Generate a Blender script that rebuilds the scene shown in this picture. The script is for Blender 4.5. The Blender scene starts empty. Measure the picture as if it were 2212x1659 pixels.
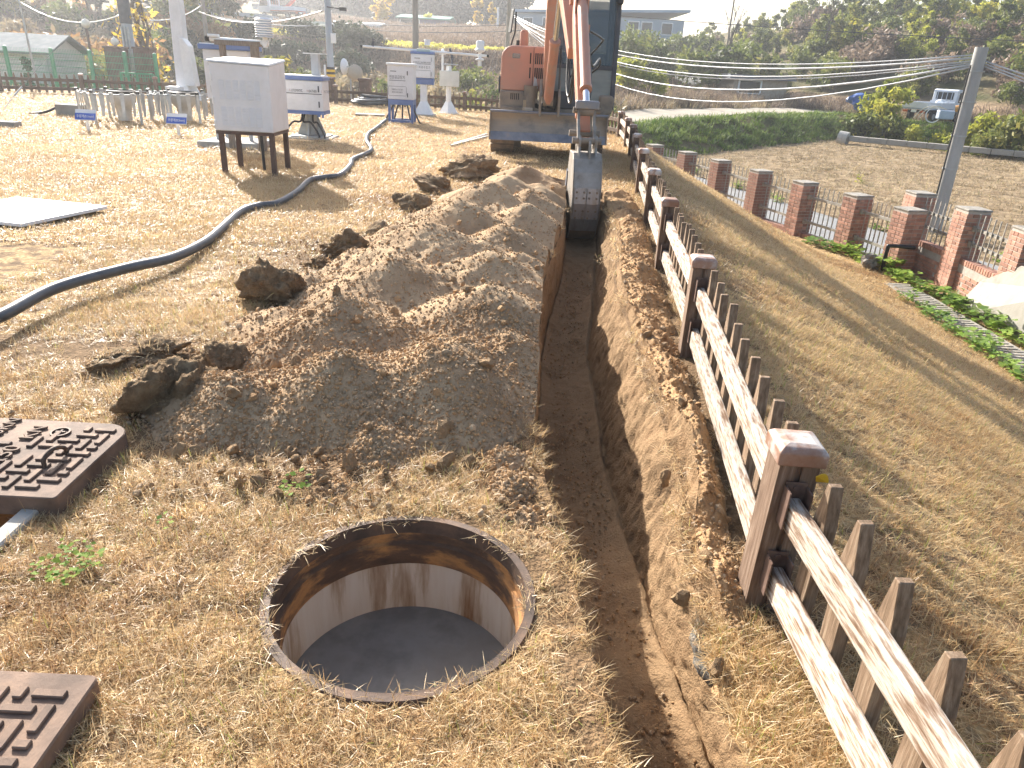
import bpy, bmesh, math, random
import numpy as np
from mathutils import Vector, Matrix, Euler

random.seed(7)
RNG = np.random.default_rng(11)
SC = bpy.context.scene
COL = SC.collection

# ---------------------------------------------------------------- camera
FPX, PITCH, ROLL, CAMH = 1560.0, math.radians(24.0), math.radians(3.0), 1.45
_cp, _sp, _c, _s = math.cos(PITCH), math.sin(PITCH), math.cos(ROLL), math.sin(ROLL)
FW = np.array([0, _cp, -_sp]); _u0 = np.array([0, _sp, _cp]); _r0 = np.array([1.0, 0, 0])
RT = _c * _r0 + _s * _u0
UP = -_s * _r0 + _c * _u0
CAM = np.array([0, 0, CAMH])
cd = bpy.data.cameras.new('camera')
cd.sensor_width = 36.0
cd.lens = 36.0 * FPX / 2212.0
cd.clip_start = 0.05
cd.clip_end = 3000
cam = bpy.data.objects.new('camera', cd)
COL.objects.link(cam)
m3 = Matrix((RT, UP, -FW)).transposed()
cam.matrix_world = Matrix.Translation(Vector(CAM)) @ m3.to_4x4()
SC.camera = cam

# ---------------------------------------------------------------- sky, sun, exposure
SUN_AZ, SUN_EL = math.radians(-31.0), math.radians(27.0)      # measured from +Y towards +X
sun_dir = Vector((math.sin(SUN_AZ) * math.cos(SUN_EL), math.cos(SUN_AZ) * math.cos(SUN_EL), math.sin(SUN_EL)))
wd = bpy.data.worlds.new('World'); SC.world = wd; wd.use_nodes = True
nt = wd.node_tree
bg = nt.nodes['Background']
sky = nt.nodes.new('ShaderNodeTexSky'); sky.sky_type = 'NISHITA'; sky.sun_disc = False
sky.sun_elevation = SUN_EL; sky.sun_rotation = SUN_AZ
sky.air_density = 1.0; sky.dust_density = 3.0; sky.ozone_density = 0.6
nt.links.new(sky.outputs[0], bg.inputs[0]); bg.inputs[1].default_value = 0.12
sl = bpy.data.lights.new('sun', 'SUN'); sl.energy = 5.0; sl.angle = math.radians(0.5); sl.color = (1.0, 0.96, 0.89)
so = bpy.data.objects.new('sun', sl); COL.objects.link(so)
so.rotation_euler = sun_dir.to_track_quat('Z', 'Y').to_euler()
so.location = (-8, 12, 20)
SC.view_settings.view_transform = 'Standard'
SC.view_settings.look = 'None'
SC.view_settings.exposure = 1.38
SC.view_settings.gamma = 1.0
SC.view_settings.use_curve_mapping = False
HAZE_D = 0.0012
SC.cycles.use_denoising = True
SC.cycles.use_adaptive_sampling = True
SC.cycles.adaptive_threshold = 0.02
SC.cycles.max_bounces = 6
SC.cycles.diffuse_bounces = 3
SC.cycles.glossy_bounces = 3
SC.cycles.transmission_bounces = 4
SC.cycles.transparent_max_bounces = 8
SC.cycles.volume_bounces = 0
SC.cycles.caustics_reflective = False
SC.cycles.caustics_refractive = False

# ---------------------------------------------------------------- measuring helpers (survey of the photograph)
def ray(x, y): return FW + RT * (x - 1106) / FPX + UP * (829.5 - y) / FPX
def G(x, y, z=0.0):
    d = ray(x, y); return CAM + d * ((z - CAMH) / d[2])
def PD(x, y, dep): return CAM + ray(x, y) * dep
def YY(x, y, yy):
    d = ray(x, y); return CAM + d * (yy / d[1])

def smooth(t):
    t = np.clip(t, 0, 1); return t * t * (3 - 2 * t)

_perm = np.random.default_rng(5).random((256, 256))
def vnoise(x, y, seed=0):
    x = np.asarray(x, float) + seed * 17.31; y = np.asarray(y, float) + seed * 9.73
    xi = np.floor(x).astype(int); yi = np.floor(y).astype(int)
    xf = x - xi; yf = y - yi
    u = xf * xf * (3 - 2 * xf); v = yf * yf * (3 - 2 * yf)
    a = _perm[xi % 256, yi % 256]; b = _perm[(xi + 1) % 256, yi % 256]
    c = _perm[xi % 256, (yi + 1) % 256]; d = _perm[(xi + 1) % 256, (yi + 1) % 256]
    return (a * (1 - u) + b * u) * (1 - v) + (c * (1 - u) + d * u) * v - 0.5
def fbm(x, y, octv=4, seed=0, gain=0.5):
    r = 0; a = 1.0
    for i in range(octv):
        r = r + a * vnoise(np.asarray(x) * 2 ** i, np.asarray(y) * 2 ** i, seed + i * 3); a *= gain
    return r

# ---------------------------------------------------------------- materials
MATS = {}
def mat(name, cols, scale=6.0, detail=5.0, rough=0.7, metal=0.0, bump=0.0, bscale=40.0, spec=0.4,
        space='Object', dist=0.01, stretch=None, rough2=None, vary=0.0, trans=0.0, coat=0.0, mask=None, backscatter=None):
    """procedural: noise -> ramp -> base colour, second noise -> bump; offset per object"""
    if name in MATS: return MATS[name]
    m = bpy.data.materials.new(name); m.use_nodes = True
    n, l = m.node_tree.nodes, m.node_tree.links
    b = n['Principled BSDF']
    b.inputs['Roughness'].default_value = rough; b.inputs['Metallic'].default_value = metal
    b.inputs['Specular IOR Level'].default_value = spec
    if coat: b.inputs['Coat Weight'].default_value = coat
    if space == 'World':
        g = n.new('ShaderNodeNewGeometry'); vec = g.outputs['Position']
    else:
        tc = n.new('ShaderNodeTexCoord'); oi = n.new('ShaderNodeObjectInfo')
        mul = n.new('ShaderNodeMath'); mul.operation = 'MULTIPLY'; mul.inputs[1].default_value = 37.0
        l.new(oi.outputs['Random'], mul.inputs[0])
        add = n.new('ShaderNodeVectorMath'); add.operation = 'ADD'
        l.new(tc.outputs['Object'], add.inputs[0]); l.new(mul.outputs[0], add.inputs[1]); vec = add.outputs[0]
    if stretch:
        mp = n.new('ShaderNodeMapping'); mp.inputs['Scale'].default_value = stretch
        l.new(vec, mp.inputs[0]); vec = mp.outputs[0]
    t = n.new('ShaderNodeTexNoise'); t.inputs['Scale'].default_value = scale; t.inputs['Detail'].default_value = detail
    t.inputs['Roughness'].default_value = 0.62
    l.new(vec, t.inputs['Vector'])
    r = n.new('ShaderNodeValToRGB'); e = r.color_ramp.elements
    if len(cols) == 1: cols = [(0.3, cols[0]), (0.7, tuple(c * 0.8 for c in cols[0]))]
    e[0].position, e[0].color = cols[0][0], (*cols[0][1], 1)
    e[1].position, e[1].color = cols[-1][0], (*cols[-1][1], 1)
    for p, c in cols[1:-1]:
        k = e.new(p); k.color = (*c, 1)
    l.new(t.outputs['Fac'], r.inputs[0]); colout = r.outputs[0]
    if vary and space != 'World':
        hs = n.new('ShaderNodeHueSaturation'); mr = n.new('ShaderNodeMapRange')
        mr.inputs['To Min'].default_value = 1 - vary; mr.inputs['To Max'].default_value = 1 + vary
        l.new(oi.outputs['Random'], mr.inputs[0]); l.new(mr.outputs[0], hs.inputs['Value'])
        l.new(colout, hs.inputs['Color']); colout = hs.outputs[0]
    l.new(colout, b.inputs['Base Color'])
    if rough2 is not None:
        mr2 = n.new('ShaderNodeMapRange'); mr2.inputs['To Min'].default_value = rough; mr2.inputs['To Max'].default_value = rough2
        l.new(t.outputs['Fac'], mr2.inputs[0]); l.new(mr2.outputs[0], b.inputs['Roughness'])
    if bump:
        t2 = n.new('ShaderNodeTexNoise'); t2.inputs['Scale'].default_value = bscale; t2.inputs['Detail'].default_value = 6
        t2.inputs['Roughness'].default_value = 0.65
        l.new(vec, t2.inputs['Vector'])
        bp = n.new('ShaderNodeBump'); bp.inputs['Strength'].default_value = bump; bp.inputs['Distance'].default_value = dist
        l.new(t2.outputs['Fac'], bp.inputs['Height']); l.new(bp.outputs[0], b.inputs['Normal'])
    if trans:
        o = n['Material Output']; tr = n.new('ShaderNodeBsdfTranslucent'); mx = n.new('ShaderNodeMixShader')
        l.new(colout, tr.inputs[0]); mx.inputs[0].default_value = trans
        l.new(b.outputs[0], mx.inputs[1]); l.new(tr.outputs[0], mx.inputs[2]); l.new(mx.outputs[0], o.inputs[0])
    MATS[name] = m
    return m

def leafmat(name, cols, trans=0.4, rough=0.6, wscale=0.6, spec=0.3):
    """leaf / blade material: per-leaf value from the mesh, per-object random and a broad patch noise pick the colour"""
    if name in MATS: return MATS[name]
    m = bpy.data.materials.new(name); m.use_nodes = True
    n, l = m.node_tree.nodes, m.node_tree.links
    b = n['Principled BSDF']; b.inputs['Roughness'].default_value = rough; b.inputs['Specular IOR Level'].default_value = spec
    at = n.new('ShaderNodeAttribute'); at.attribute_name = 'v'
    oi = n.new('ShaderNodeObjectInfo'); g = n.new('ShaderNodeNewGeometry')
    t = n.new('ShaderNodeTexNoise'); t.inputs['Scale'].default_value = wscale; t.inputs['Detail'].default_value = 3
    l.new(g.outputs['Position'], t.inputs['Vector'])
    def mathn(op, a, bb):
        k = n.new('ShaderNodeMath'); k.operation = op
        for i, q in enumerate((a, bb)):
            if isinstance(q, (int, float)): k.inputs[i].default_value = q
            else: l.new(q, k.inputs[i])
        return k.outputs[0]
    s = mathn('ADD', mathn('MULTIPLY', at.outputs['Fac'], 0.5), mathn('MULTIPLY', oi.outputs['Random'], 0.2))
    s = mathn('ADD', s, mathn('MULTIPLY', mathn('SUBTRACT', t.outputs['Fac'], 0.5), 0.9))
    s = mathn('ADD', s, 0.15)
    r = n.new('ShaderNodeValToRGB'); e = r.color_ramp.elements
    e[0].position, e[0].color = cols[0][0], (*cols[0][1], 1)
    e[1].position, e[1].color = cols[-1][0], (*cols[-1][1], 1)
    for p, c in cols[1:-1]:
        k = e.new(p); k.color = (*c, 1)
    l.new(s, r.inputs[0]); l.new(r.outputs[0], b.inputs['Base Color'])
    o = n['Material Output']; tr = n.new('ShaderNodeBsdfTranslucent'); mx = n.new('ShaderNodeMixShader')
    l.new(r.outputs[0], tr.inputs[0]); mx.inputs[0].default_value = trans
    l.new(b.outputs[0], mx.inputs[1]); l.new(tr.outputs[0], mx.inputs[2]); l.new(mx.outputs[0], o.inputs[0])
    MATS[name] = m
    return m

def glassmat(name, col, rough=0.05, alpha=0.35):
    if name in MATS: return MATS[name]
    m = bpy.data.materials.new(name); m.use_nodes = True
    n, l = m.node_tree.nodes, m.node_tree.links
    b = n['Principled BSDF']; b.inputs['Base Color'].default_value = (*col, 1); b.inputs['Roughness'].default_value = rough
    b.inputs['Alpha'].default_value = alpha
    t = n.new('ShaderNodeTexNoise'); t.inputs['Scale'].default_value = 3
    mr = n.new('ShaderNodeMapRange'); mr.inputs['To Min'].default_value = alpha * 0.6; mr.inputs['To Max'].default_value = min(1, alpha * 1.5)
    l.new(t.outputs['Fac'], mr.inputs[0]); l.new(mr.outputs[0], b.inputs['Alpha'])
    MATS[name] = m
    return m

# ---------------------------------------------------------------- mesh building
def wloc(o):
    v = Vector((0, 0, 0))
    while o is not None:
        v = v + o.location; o = o.parent
    return v

class MB:
    def __init__(s): s.v = []; s.f = []
    def add(s, vs, fs):
        k = len(s.v); s.v += [tuple(p) for p in vs]; s.f += [tuple(i + k for i in f) for f in fs]; return s
    def box(s, c, d, rot=None, taper=1.0):
        x, y, z = d[0] / 2, d[1] / 2, d[2] / 2
        vs = [Vector((sx * x * (taper if sz > 0 else 1), sy * y * (taper if sz > 0 else 1), sz * z)) for sz in (-1, 1) for sy in (-1, 1) for sx in (-1, 1)]
        if rot is not None:
            R = rot if isinstance(rot, Matrix) else Euler(rot).to_matrix()
            vs = [R @ v for v in vs]
        c = Vector(c)
        return s.add([v + c for v in vs], [(0, 2, 3, 1), (4, 5, 7, 6), (0, 1, 5, 4), (2, 6, 7, 3), (0, 4, 6, 2), (1, 3, 7, 5)])
    def beam(s, a, b, w, h, up=(0, 0, 1), w2=None, h2=None):
        a, b = Vector(a), Vector(b); d = (b - a).normalized(); u = Vector(up)
        r = d.cross(u)
        if r.length < 1e-4: r = d.cross(Vector((0, 1, 0)))
        r.normalize(); u = r.cross(d)
        w2 = w if w2 is None else w2; h2 = h if h2 is None else h2
        vs = []
        for p, ww, hh in ((a, w, h), (b, w2, h2)):
            for sx, sy in ((-1, -1), (1, -1), (1, 1), (-1, 1)):
                vs.append(p + r * sx * ww / 2 + u * sy * hh / 2)
        return s.add(vs, [(3, 2, 1, 0), (4, 5, 6, 7), (0, 1, 5, 4), (1, 2, 6, 5), (2, 3, 7, 6), (3, 0, 4, 7)])
    def cyl(s, a, b, r0, r1=None, n=12, cap=True):
        a, b = Vector(a), Vector(b); r1 = r0 if r1 is None else r1
        d = (b - a).normalized(); u = d.orthogonal().normalized(); w = d.cross(u)
        vs = []
        for p, r in ((a, r0), (b, r1)):
            for i in range(n):
                t = 2 * math.pi * i / n; vs.append(p + (u * math.cos(t) + w * math.sin(t)) * r)
        fs = [(i, (i + 1) % n, n + (i + 1) % n, n + i) for i in range(n)]
        if cap: fs += [tuple(reversed(range(n))), tuple(range(n, 2 * n))]
        return s.add(vs, fs)
    def lathe(s, prof, c=(0, 0, 0), n=24, cap=False):
        c = Vector(c); vs = []
        for r, z in prof:
            for i in range(n):
                t = 2 * math.pi * i / n; vs.append(c + Vector((r * math.cos(t), r * math.sin(t), z)))
        fs = []
        for k in range(len(prof) - 1):
            for i in range(n):
                fs.append((k * n + i, k * n + (i + 1) % n, (k + 1) * n + (i + 1) % n, (k + 1) * n + i))
        if cap:
            fs.append(tuple(reversed(range(n)))); fs.append(tuple(range((len(prof) - 1) * n, len(prof) * n)))
        return s.add(vs, fs)
    def tube(s, pts, r, n=8, ridges=None, cap=True):
        pts = [Vector(p) for p in pts]; vs = []; N = len(pts)
        u = None
        for i, p in enumerate(pts):
            d = (pts[min(i + 1, N - 1)] - pts[max(i - 1, 0)]).normalized()
            if u is None: u = d.orthogonal().normalized()
            u = (u - d * u.dot(d)).normalized(); w = d.cross(u)
            rr = r(i) if callable(r) else r
            for k in range(n):
                t = 2 * math.pi * k / n; vs.append(p + (u * math.cos(t) + w * math.sin(t)) * rr)
        fs = [(i * n + k, i * n + (k + 1) % n, (i + 1) * n + (k + 1) % n, (i + 1) * n + k) for i in range(N - 1) for k in range(n)]
        if cap: fs += [tuple(reversed(range(n))), tuple(range((N - 1) * n, N * n))]
        return s.add(vs, fs)
    def prism(s, poly, a, b, axis='x'):
        """poly: list of 2D points in the plane normal to axis; extruded from a to b"""
        n = len(poly); vs = []
        for t in (a, b):
            for p, q in poly:
                vs.append({'x': (t, p, q), 'y': (p, t, q), 'z': (p, q, t)}[axis])
        fs = [(i, (i + 1) % n, n + (i + 1) % n, n + i) for i in range(n)] + [tuple(reversed(range(n))), tuple(range(n, 2 * n))]
        return s.add(vs, fs)
    def build(s, name, material, parent=None, smooth=False, bevel=0.0, origin=None, seg=1, angle=None):
        me = bpy.data.meshes.new(name)
        vs = np.array([tuple(v) for v in s.v], float)
        if origin is None:
            lo, hi = vs.min(0), vs.max(0); origin = ((lo[0] + hi[0]) / 2, (lo[1] + hi[1]) / 2, lo[2])
        og = np.array(origin, float)
        me.from_pydata([tuple(v) for v in vs - og], [], s.f)
        bm = bmesh.new(); bm.from_mesh(me)
        bmesh.ops.recalc_face_normals(bm, faces=bm.faces)
        if bevel:
            bmesh.ops.bevel(bm, geom=[e for e in bm.edges if len(e.link_faces) == 2 and e.calc_face_angle(0) > 0.5], offset=bevel, segments=seg, affect='EDGES', profile=0.5, clamp_overlap=True)
        bm.to_mesh(me); bm.free()
        if smooth:
            me.shade_smooth()
            if angle is not None: me.set_sharp_from_angle(angle=math.radians(angle))
        o = bpy.data.objects.new(name, me); COL.objects.link(o)
        if material is not None: me.materials.append(material)
        o.parent = parent
        o.location = Vector(origin) - (wloc(parent) if parent else Vector((0, 0, 0)))
        return o

def tag(o, label=None, cat=None, group=None, kind=None):
    if label: o['label'] = label
    if cat: o['category'] = cat
    if group: o['group'] = group
    if kind: o['kind'] = kind
    return o
def thing(name, loc, label, cat, group=None):
    o = bpy.data.objects.new(name, None); COL.objects.link(o); o.location = loc; o.empty_display_size = 0.2
    return tag(o, label, cat, group)
def copy_tree(o, parent=None):
    c = o.copy(); COL.objects.link(c); c.parent = parent
    for ch in list(o.children): copy_tree(ch, c)
    return c
def inst(src, name, loc, parent=None, rot=(0, 0, 0), scale=(1, 1, 1)):
    """object sharing mesh data; loc in world coordinates, parents are unrotated"""
    o = bpy.data.objects.new(name, src); COL.objects.link(o); o.parent = parent
    o.location = Vector(loc) - (wloc(parent) if parent else Vector((0, 0, 0)))
    o.rotation_euler = rot; o.scale = scale
    return o
def box_mesh(name, d, material, bevel=0.0, taper=1.0):
    b = MB().box((0, 0, 0), d, taper=taper); o = b.build(name, material, bevel=bevel, origin=(0, 0, 0)); me = o.data
    bpy.data.objects.remove(o); return me
def grid_mesh(name, X, Y, Z, material, keep=None, attrs=None, smooth=True):
    n, m = X.shape
    me = bpy.data.meshes.new(name)
    co = np.stack([X, Y, Z], -1).reshape(-1, 3)
    idx = np.arange(n * m).reshape(n, m)
    q = np.stack([idx[:-1, :-1], idx[:-1, 1:], idx[1:, 1:], idx[1:, :-1]], -1)
    q = q.reshape(-1, 4) if keep is None else q[keep]
    quick_mesh(me, co, q)
    if attrs:
        for k, a in attrs.items():
            at = me.attributes.new(k, 'FLOAT', 'POINT'); at.data.foreach_set('value', np.ascontiguousarray(a.reshape(-1), dtype=np.float32))
    if smooth: me.shade_smooth()
    me.materials.append(material)
    o = bpy.data.objects.new(name, me); COL.objects.link(o)
    return o
def quick_mesh(me, co, faces):
    faces = np.asarray(faces, dtype=np.int32); k = faces.shape[1]
    me.vertices.add(len(co)); me.vertices.foreach_set('co', np.ascontiguousarray(co, dtype=np.float32).reshape(-1))
    me.loops.add(faces.size); me.loops.foreach_set('vertex_index', faces.reshape(-1))
    me.polygons.add(len(faces)); me.polygons.foreach_set('loop_start', np.arange(0, faces.size, k, dtype=np.int32))
    me.update(calc_edges=True); me.validate()
def bezier_path(pts, n=8):
    """Catmull-Rom through the points"""
    P = [Vector(p) for p in pts]; P = [P[0] * 2 - P[1]] + P + [P[-1] * 2 - P[-2]]; out = []
    for i in range(1, len(P) - 2):
        for k in range(n):
            t = k / n
            out.append(0.5 * ((2 * P[i]) + (P[i + 1] - P[i - 1]) * t + (2 * P[i - 1] - 5 * P[i] + 4 * P[i + 1] - P[i + 2]) * t * t + (3 * P[i] - P[i - 1] - 3 * P[i + 1] + P[i + 2]) * t ** 3))
    out.append(P[-2]); return out
_TEXTS = {}
def text_meshes(items):
    """letter shapes are converted once, while the scene is still empty"""
    for body, size, depth, align in items:
        cu = bpy.data.curves.new('lettering', 'FONT'); cu.body = body; cu.size = size; cu.extrude = depth
        cu.align_x = align; cu.align_y = 'CENTER'; cu.resolution_u = 3
        tmp = bpy.data.objects.new('lettering', cu); COL.objects.link(tmp)
        me = bpy.data.meshes.new_from_object(tmp.evaluated_get(bpy.context.evaluated_depsgraph_get()))
        bpy.data.objects.remove(tmp); _TEXTS[(body, size)] = me
text_meshes([('150', .085, .004, 'CENTER'), ('KN', .075, .004, 'CENTER'), ('150KN', .07, .004, 'CENTER')] + [(c, .062, .001, 'LEFT') for c in ('A', 'UTOMATIC', 'W', 'EATHER', 'S', 'YSTEM')] +
            [('전원공급장치', .085, .001, 'CENTER'), ('정격전압  AC  단상 220V', .036, .001, 'CENTER'), ('제어반 접지형 전원장치', .036, .001, 'CENTER'), ('AUTOMATIC  WEATHER  SYSTEM', .052, .001, 'CENTER'), ('자 료 수 집 기', .075, .001, 'CENTER'), ('우량계(0.1mm)', .062, .0008, 'CENTER'), ('우량계(0.5mm)', .062, .0008, 'CENTER')])
def text(body, size, loc, rot, material, parent, name='lettering', depth=0.0015, align='CENTER', sx=1.0):
    me = _TEXTS[(body, size)].copy(); me.materials.clear(); me.materials.append(material)
    o = bpy.data.objects.new(name, me); COL.objects.link(o); o.parent = parent
    o.location = Vector(loc) - (wloc(parent) if parent else Vector((0, 0, 0))); o.rotation_euler = rot; o.scale = (sx, 1, 1)
    return o
def scatter(name, pts, rot, scl, idx, protos, material=None):
    """vertices with attributes + a node group that sets one of the prototype clumps on each"""
    me = bpy.data.meshes.new(name)
    me.vertices.add(len(pts)); me.vertices.foreach_set('co', np.ascontiguousarray(pts, dtype=np.float32).reshape(-1))
    a = me.attributes.new('rot', 'FLOAT_VECTOR', 'POINT'); a.data.foreach_set('vector', np.ascontiguousarray(rot, dtype=np.float32).reshape(-1))
    a = me.attributes.new('scl', 'FLOAT', 'POINT'); a.data.foreach_set('value', np.ascontiguousarray(scl, dtype=np.float32))
    a = me.attributes.new('idx', 'INT', 'POINT'); a.data.foreach_set('value', np.ascontiguousarray(idx, dtype=np.int32))
    o = bpy.data.objects.new(name, me); COL.objects.link(o)
    col = bpy.data.collections.new(name + '_sources')
    for p in protos: col.objects.link(p)
    ng = bpy.data.node_groups.new(name, 'GeometryNodeTree')
    ng.interface.new_socket('Geometry', in_out='INPUT', socket_type='NodeSocketGeometry')
    ng.interface.new_socket('Geometry', in_out='OUTPUT', socket_type='NodeSocketGeometry')
    n, l = ng.nodes, ng.links
    gi = n.new('NodeGroupInput'); go = n.new('NodeGroupOutput')
    ip = n.new('GeometryNodeInstanceOnPoints'); ci = n.new('GeometryNodeCollectionInfo')
    ci.inputs['Collection'].default_value = col; ci.inputs['Separate Children'].default_value = True; ci.inputs['Reset Children'].default_value = True
    def att(nm, ty):
        k = n.new('GeometryNodeInputNamedAttribute'); k.data_type = ty; k.inputs['Name'].default_value = nm; return k.outputs['Attribute']
    er = n.new('FunctionNodeEulerToRotation')
    l.new(att('rot', 'FLOAT_VECTOR'), er.inputs[0])
    l.new(gi.outputs[0], ip.inputs['Points']); l.new(ci.outputs[0], ip.inputs['Instance'])
    ip.inputs['Pick Instance'].default_value = True
    l.new(att('idx', 'INT'), ip.inputs['Instance Index']); l.new(er.outputs[0], ip.inputs['Rotation'])
    l.new(att('scl', 'FLOAT'), ip.inputs['Scale']); l.new(ip.outputs[0], go.inputs[0])
    md = o.modifiers.new('scatter', 'NODES'); md.node_group = ng
    return o
def proto(name, co, faces, v, material):
    me = bpy.data.meshes.new(name); quick_mesh(me, co, faces)
    a = me.attributes.new('v', 'FLOAT', 'POINT'); a.data.foreach_set('value', np.ascontiguousarray(v, dtype=np.float32))
    me.materials.append(material)
    return bpy.data.objects.new(name, me)
# ================================================================ shapes of the land
FENCE_R = [(.84, -.28), (.78, 1.76), (.98, 3.79), (1.14, 5.65), (1.30, 7.41), (1.48, 9.36), (1.69, 11.51), (1.90, 13.45), (2.04, 15.24), (2.14, 17.34), (1.55, 19.25), (.85, 21.1), (-.25, 22.8)]
_fy = np.array([-8, -.28, 1.76, 3.79, 5.65, 7.41, 9.36, 11.51, 13.45, 15.24, 17.34, 19.25, 21.1, 22.8, 24.2, 27])
_fx = np.array([.9, .84, .78, .98, 1.14, 1.30, 1.48, 1.69, 1.90, 2.04, 2.14, 1.9, 1.6, 1.2, .9, .6])
def xf(y): return np.interp(y, _fy, _fx)
def xb(y): return np.interp(y, [-8, 9, 13.2, 14.5, 20.9, 30], [7.0, 7.25, 7.3, 6.75, 4.6, 1.6])
def lawn_z(x, y):
    x, y = np.asarray(x, float), np.asarray(y, float)
    d = x - xf(y); dt = np.maximum(xb(y) - .55 - xf(y), 1.2)
    tt_ = np.clip((d - .12) / (dt - .12), 0, 1); z = -1.72 * smooth(tt_ ** .86)
    zb = -1.3 * smooth((y - 24.5) / 3.5)
    z = z + zb * (1 + z / 1.72)
    wv = np.clip(1 - np.hypot(x, y) / 16, 0, 1)
    return z + 0.02 * fbm(x * .7, y * .7, 3, 2) * (.4 + np.clip(d, 0, 1)) + .012 * fbm(x * 5, y * 5, 2, 4) * wv
Y0, Y1 = .78, 8.95
_ty = [.7, 1.2, 2.0, 2.65, 3.5, 5.0, 6.0, 7.0, 8.2, 9.0]
def xL(y): return np.interp(y, _ty, [.33, .30, .19, .11, .12, .18, .29, .41, .50, .52]) + .022 * fbm(np.asarray(y) * 2.2, 0 * np.asarray(y) + 3.3, 4, 6)
def xR(y): return np.interp(y, _ty, [.64, .625, .585, .55, .545, .58, .68, .79, .90, .92]) + .03 * fbm(np.asarray(y) * 2.0, 0 * np.asarray(y) + 8.1, 4, 7)
def xRt(y):
    y = np.asarray(y, float); return xR(y) + .13 * smooth((y - 1.75) / .9) * smooth((8.3 - y) / 1.2)
MAN_C, MAN_R = (-.295, 1.69), .375
CONES = [(-.72, 2.95, .31), (-.28, 3.10, .33), (-.05, 2.95, .16), (-1.10, 3.0, .14), (-.85, 3.55, .36), (-.18, 3.72, .40), (.0, 3.35, .27), (-1.2, 3.7, .17), (-.75, 4.25, .41), (-.22, 4.5, .40),
         (-1.1, 4.6, .2), (-.6, 5.1, .43), (-.1, 5.35, .38), (.02, 4.9, .3), (-.95, 5.6, .22), (-.5, 5.95, .43), (.0, 6.4, .38), (-.75, 6.7, .26), (-.33, 6.95, .44), (.1, 7.3, .36),
         (-.2, 7.9, .40), (.2, 8.0, .28), (-.45, 7.6, .3), (.02, 8.75, .40), (.35, 8.6, .22), (.5, 9.0, .22), (.1, 9.35, .18), (.03, 2.5, .06), (.06, 2.3, .06), (.1, 2.1, .055), (.13, 1.93, .05), (-.1, 2.62, .07), (-1.35, 2.85, .15), (-1.2, 2.75, .19), (-1.5, 3.0, .13), (-.95, 2.6, .12), (-.55, 2.55, .13), (-1.35, 3.9, .15), (-1.3, 4.5, .16), (-1.2, 5.2, .17), (-1.05, 6.1, .18), (-.85, 7.2, .18), (-.62, 8.2, .2), (-.35, 8.9, .2), (-.75, 2.25, .06), (-.62, 2.2, .05)]
def heap_z(x, y, fine=True):
    x, y = np.asarray(x, float), np.asarray(y, float)
    wx = x + .09 * fbm(x * 2.3, y * 2.3, 3, 21); wy = y + .09 * fbm(x * 2.3, y * 2.3, 3, 25)
    acc = np.zeros_like(x)
    for cx, cy, h in CONES:
        r = np.sqrt((wx - cx) ** 2 + (wy - cy) ** 2 * .85 + .0025)
        c = np.maximum(0, h - .60 * (r - .05)); acc += c ** 7
    h = acc ** (1 / 7)
    m = smooth(h / .08)
    h = h + m * (.055 * fbm(x * 2.6, y * 2.6, 3, 31) + .022 * np.abs(fbm(x * 7, y * 7, 4, 33, .6)) - .006)
    if fine: h = h + smooth(h / .04) * (.010 * np.abs(fbm(x * 45, y * 45, 2, 41)) + .007 * fbm(x * 80, y * 80, 1, 43))
    h = h * smooth((np.hypot(x - MAN_C[0], y - MAN_C[1]) - .42) / .12)
    return h - .035
def ridge_z(x, y, fine=True):
    x, y = np.asarray(x, float), np.asarray(y, float)
    w = np.clip(xf(y) - xRt(y) - .03, .16, .42)
    u = (x - xRt(y)) / w
    hr = (.115 + .09 * fbm(y * 1.9, y * 0 + 2.2, 3, 51)) * smooth((y - 1.3) / .5) * smooth((9.5 - y) / .7)
    h = hr * np.clip(1 - np.abs(u - .45) / .57, 0, 1) ** .5
    h = np.where(u < 0, hr * .5, h)
    m = smooth(h / .05)
    h = h + m * (.06 * fbm(x * 5, y * 5, 3, 53) + .03 * fbm(x * 13, y * 13, 3, 55))
    if fine: h = h + smooth(h / .03) * (.022 * np.abs(fbm(x * 30, y * 30, 3, 57)) + .010 * fbm(x * 70, y * 70, 1, 59))
    return h - .03
def fdepth(y): return np.interp(y, [.7, 1.0, 1.7, 2.3, 3.4, 7.0, 7.9], [.26, .29, .35, .42, .54, .54, .42])
PIT = (-2.75, -1.60, 1.70, 2.06)

# ---------------------------------------------------------------- ground materials
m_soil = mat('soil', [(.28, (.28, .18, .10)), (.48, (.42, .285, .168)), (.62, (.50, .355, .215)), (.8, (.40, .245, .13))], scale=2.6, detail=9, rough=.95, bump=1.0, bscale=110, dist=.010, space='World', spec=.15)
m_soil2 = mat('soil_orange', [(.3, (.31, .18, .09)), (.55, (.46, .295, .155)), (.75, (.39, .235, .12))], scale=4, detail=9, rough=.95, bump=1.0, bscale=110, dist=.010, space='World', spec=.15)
m_wall = mat('trench_earth', [(.3, (.21, .128, .066)), (.5, (.33, .215, .118)), (.7, (.26, .16, .085))], scale=5, detail=9, rough=.95, bump=1.0, bscale=95, dist=.012, space='World', stretch=(1, 1, 1.2), spec=.15)

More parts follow.
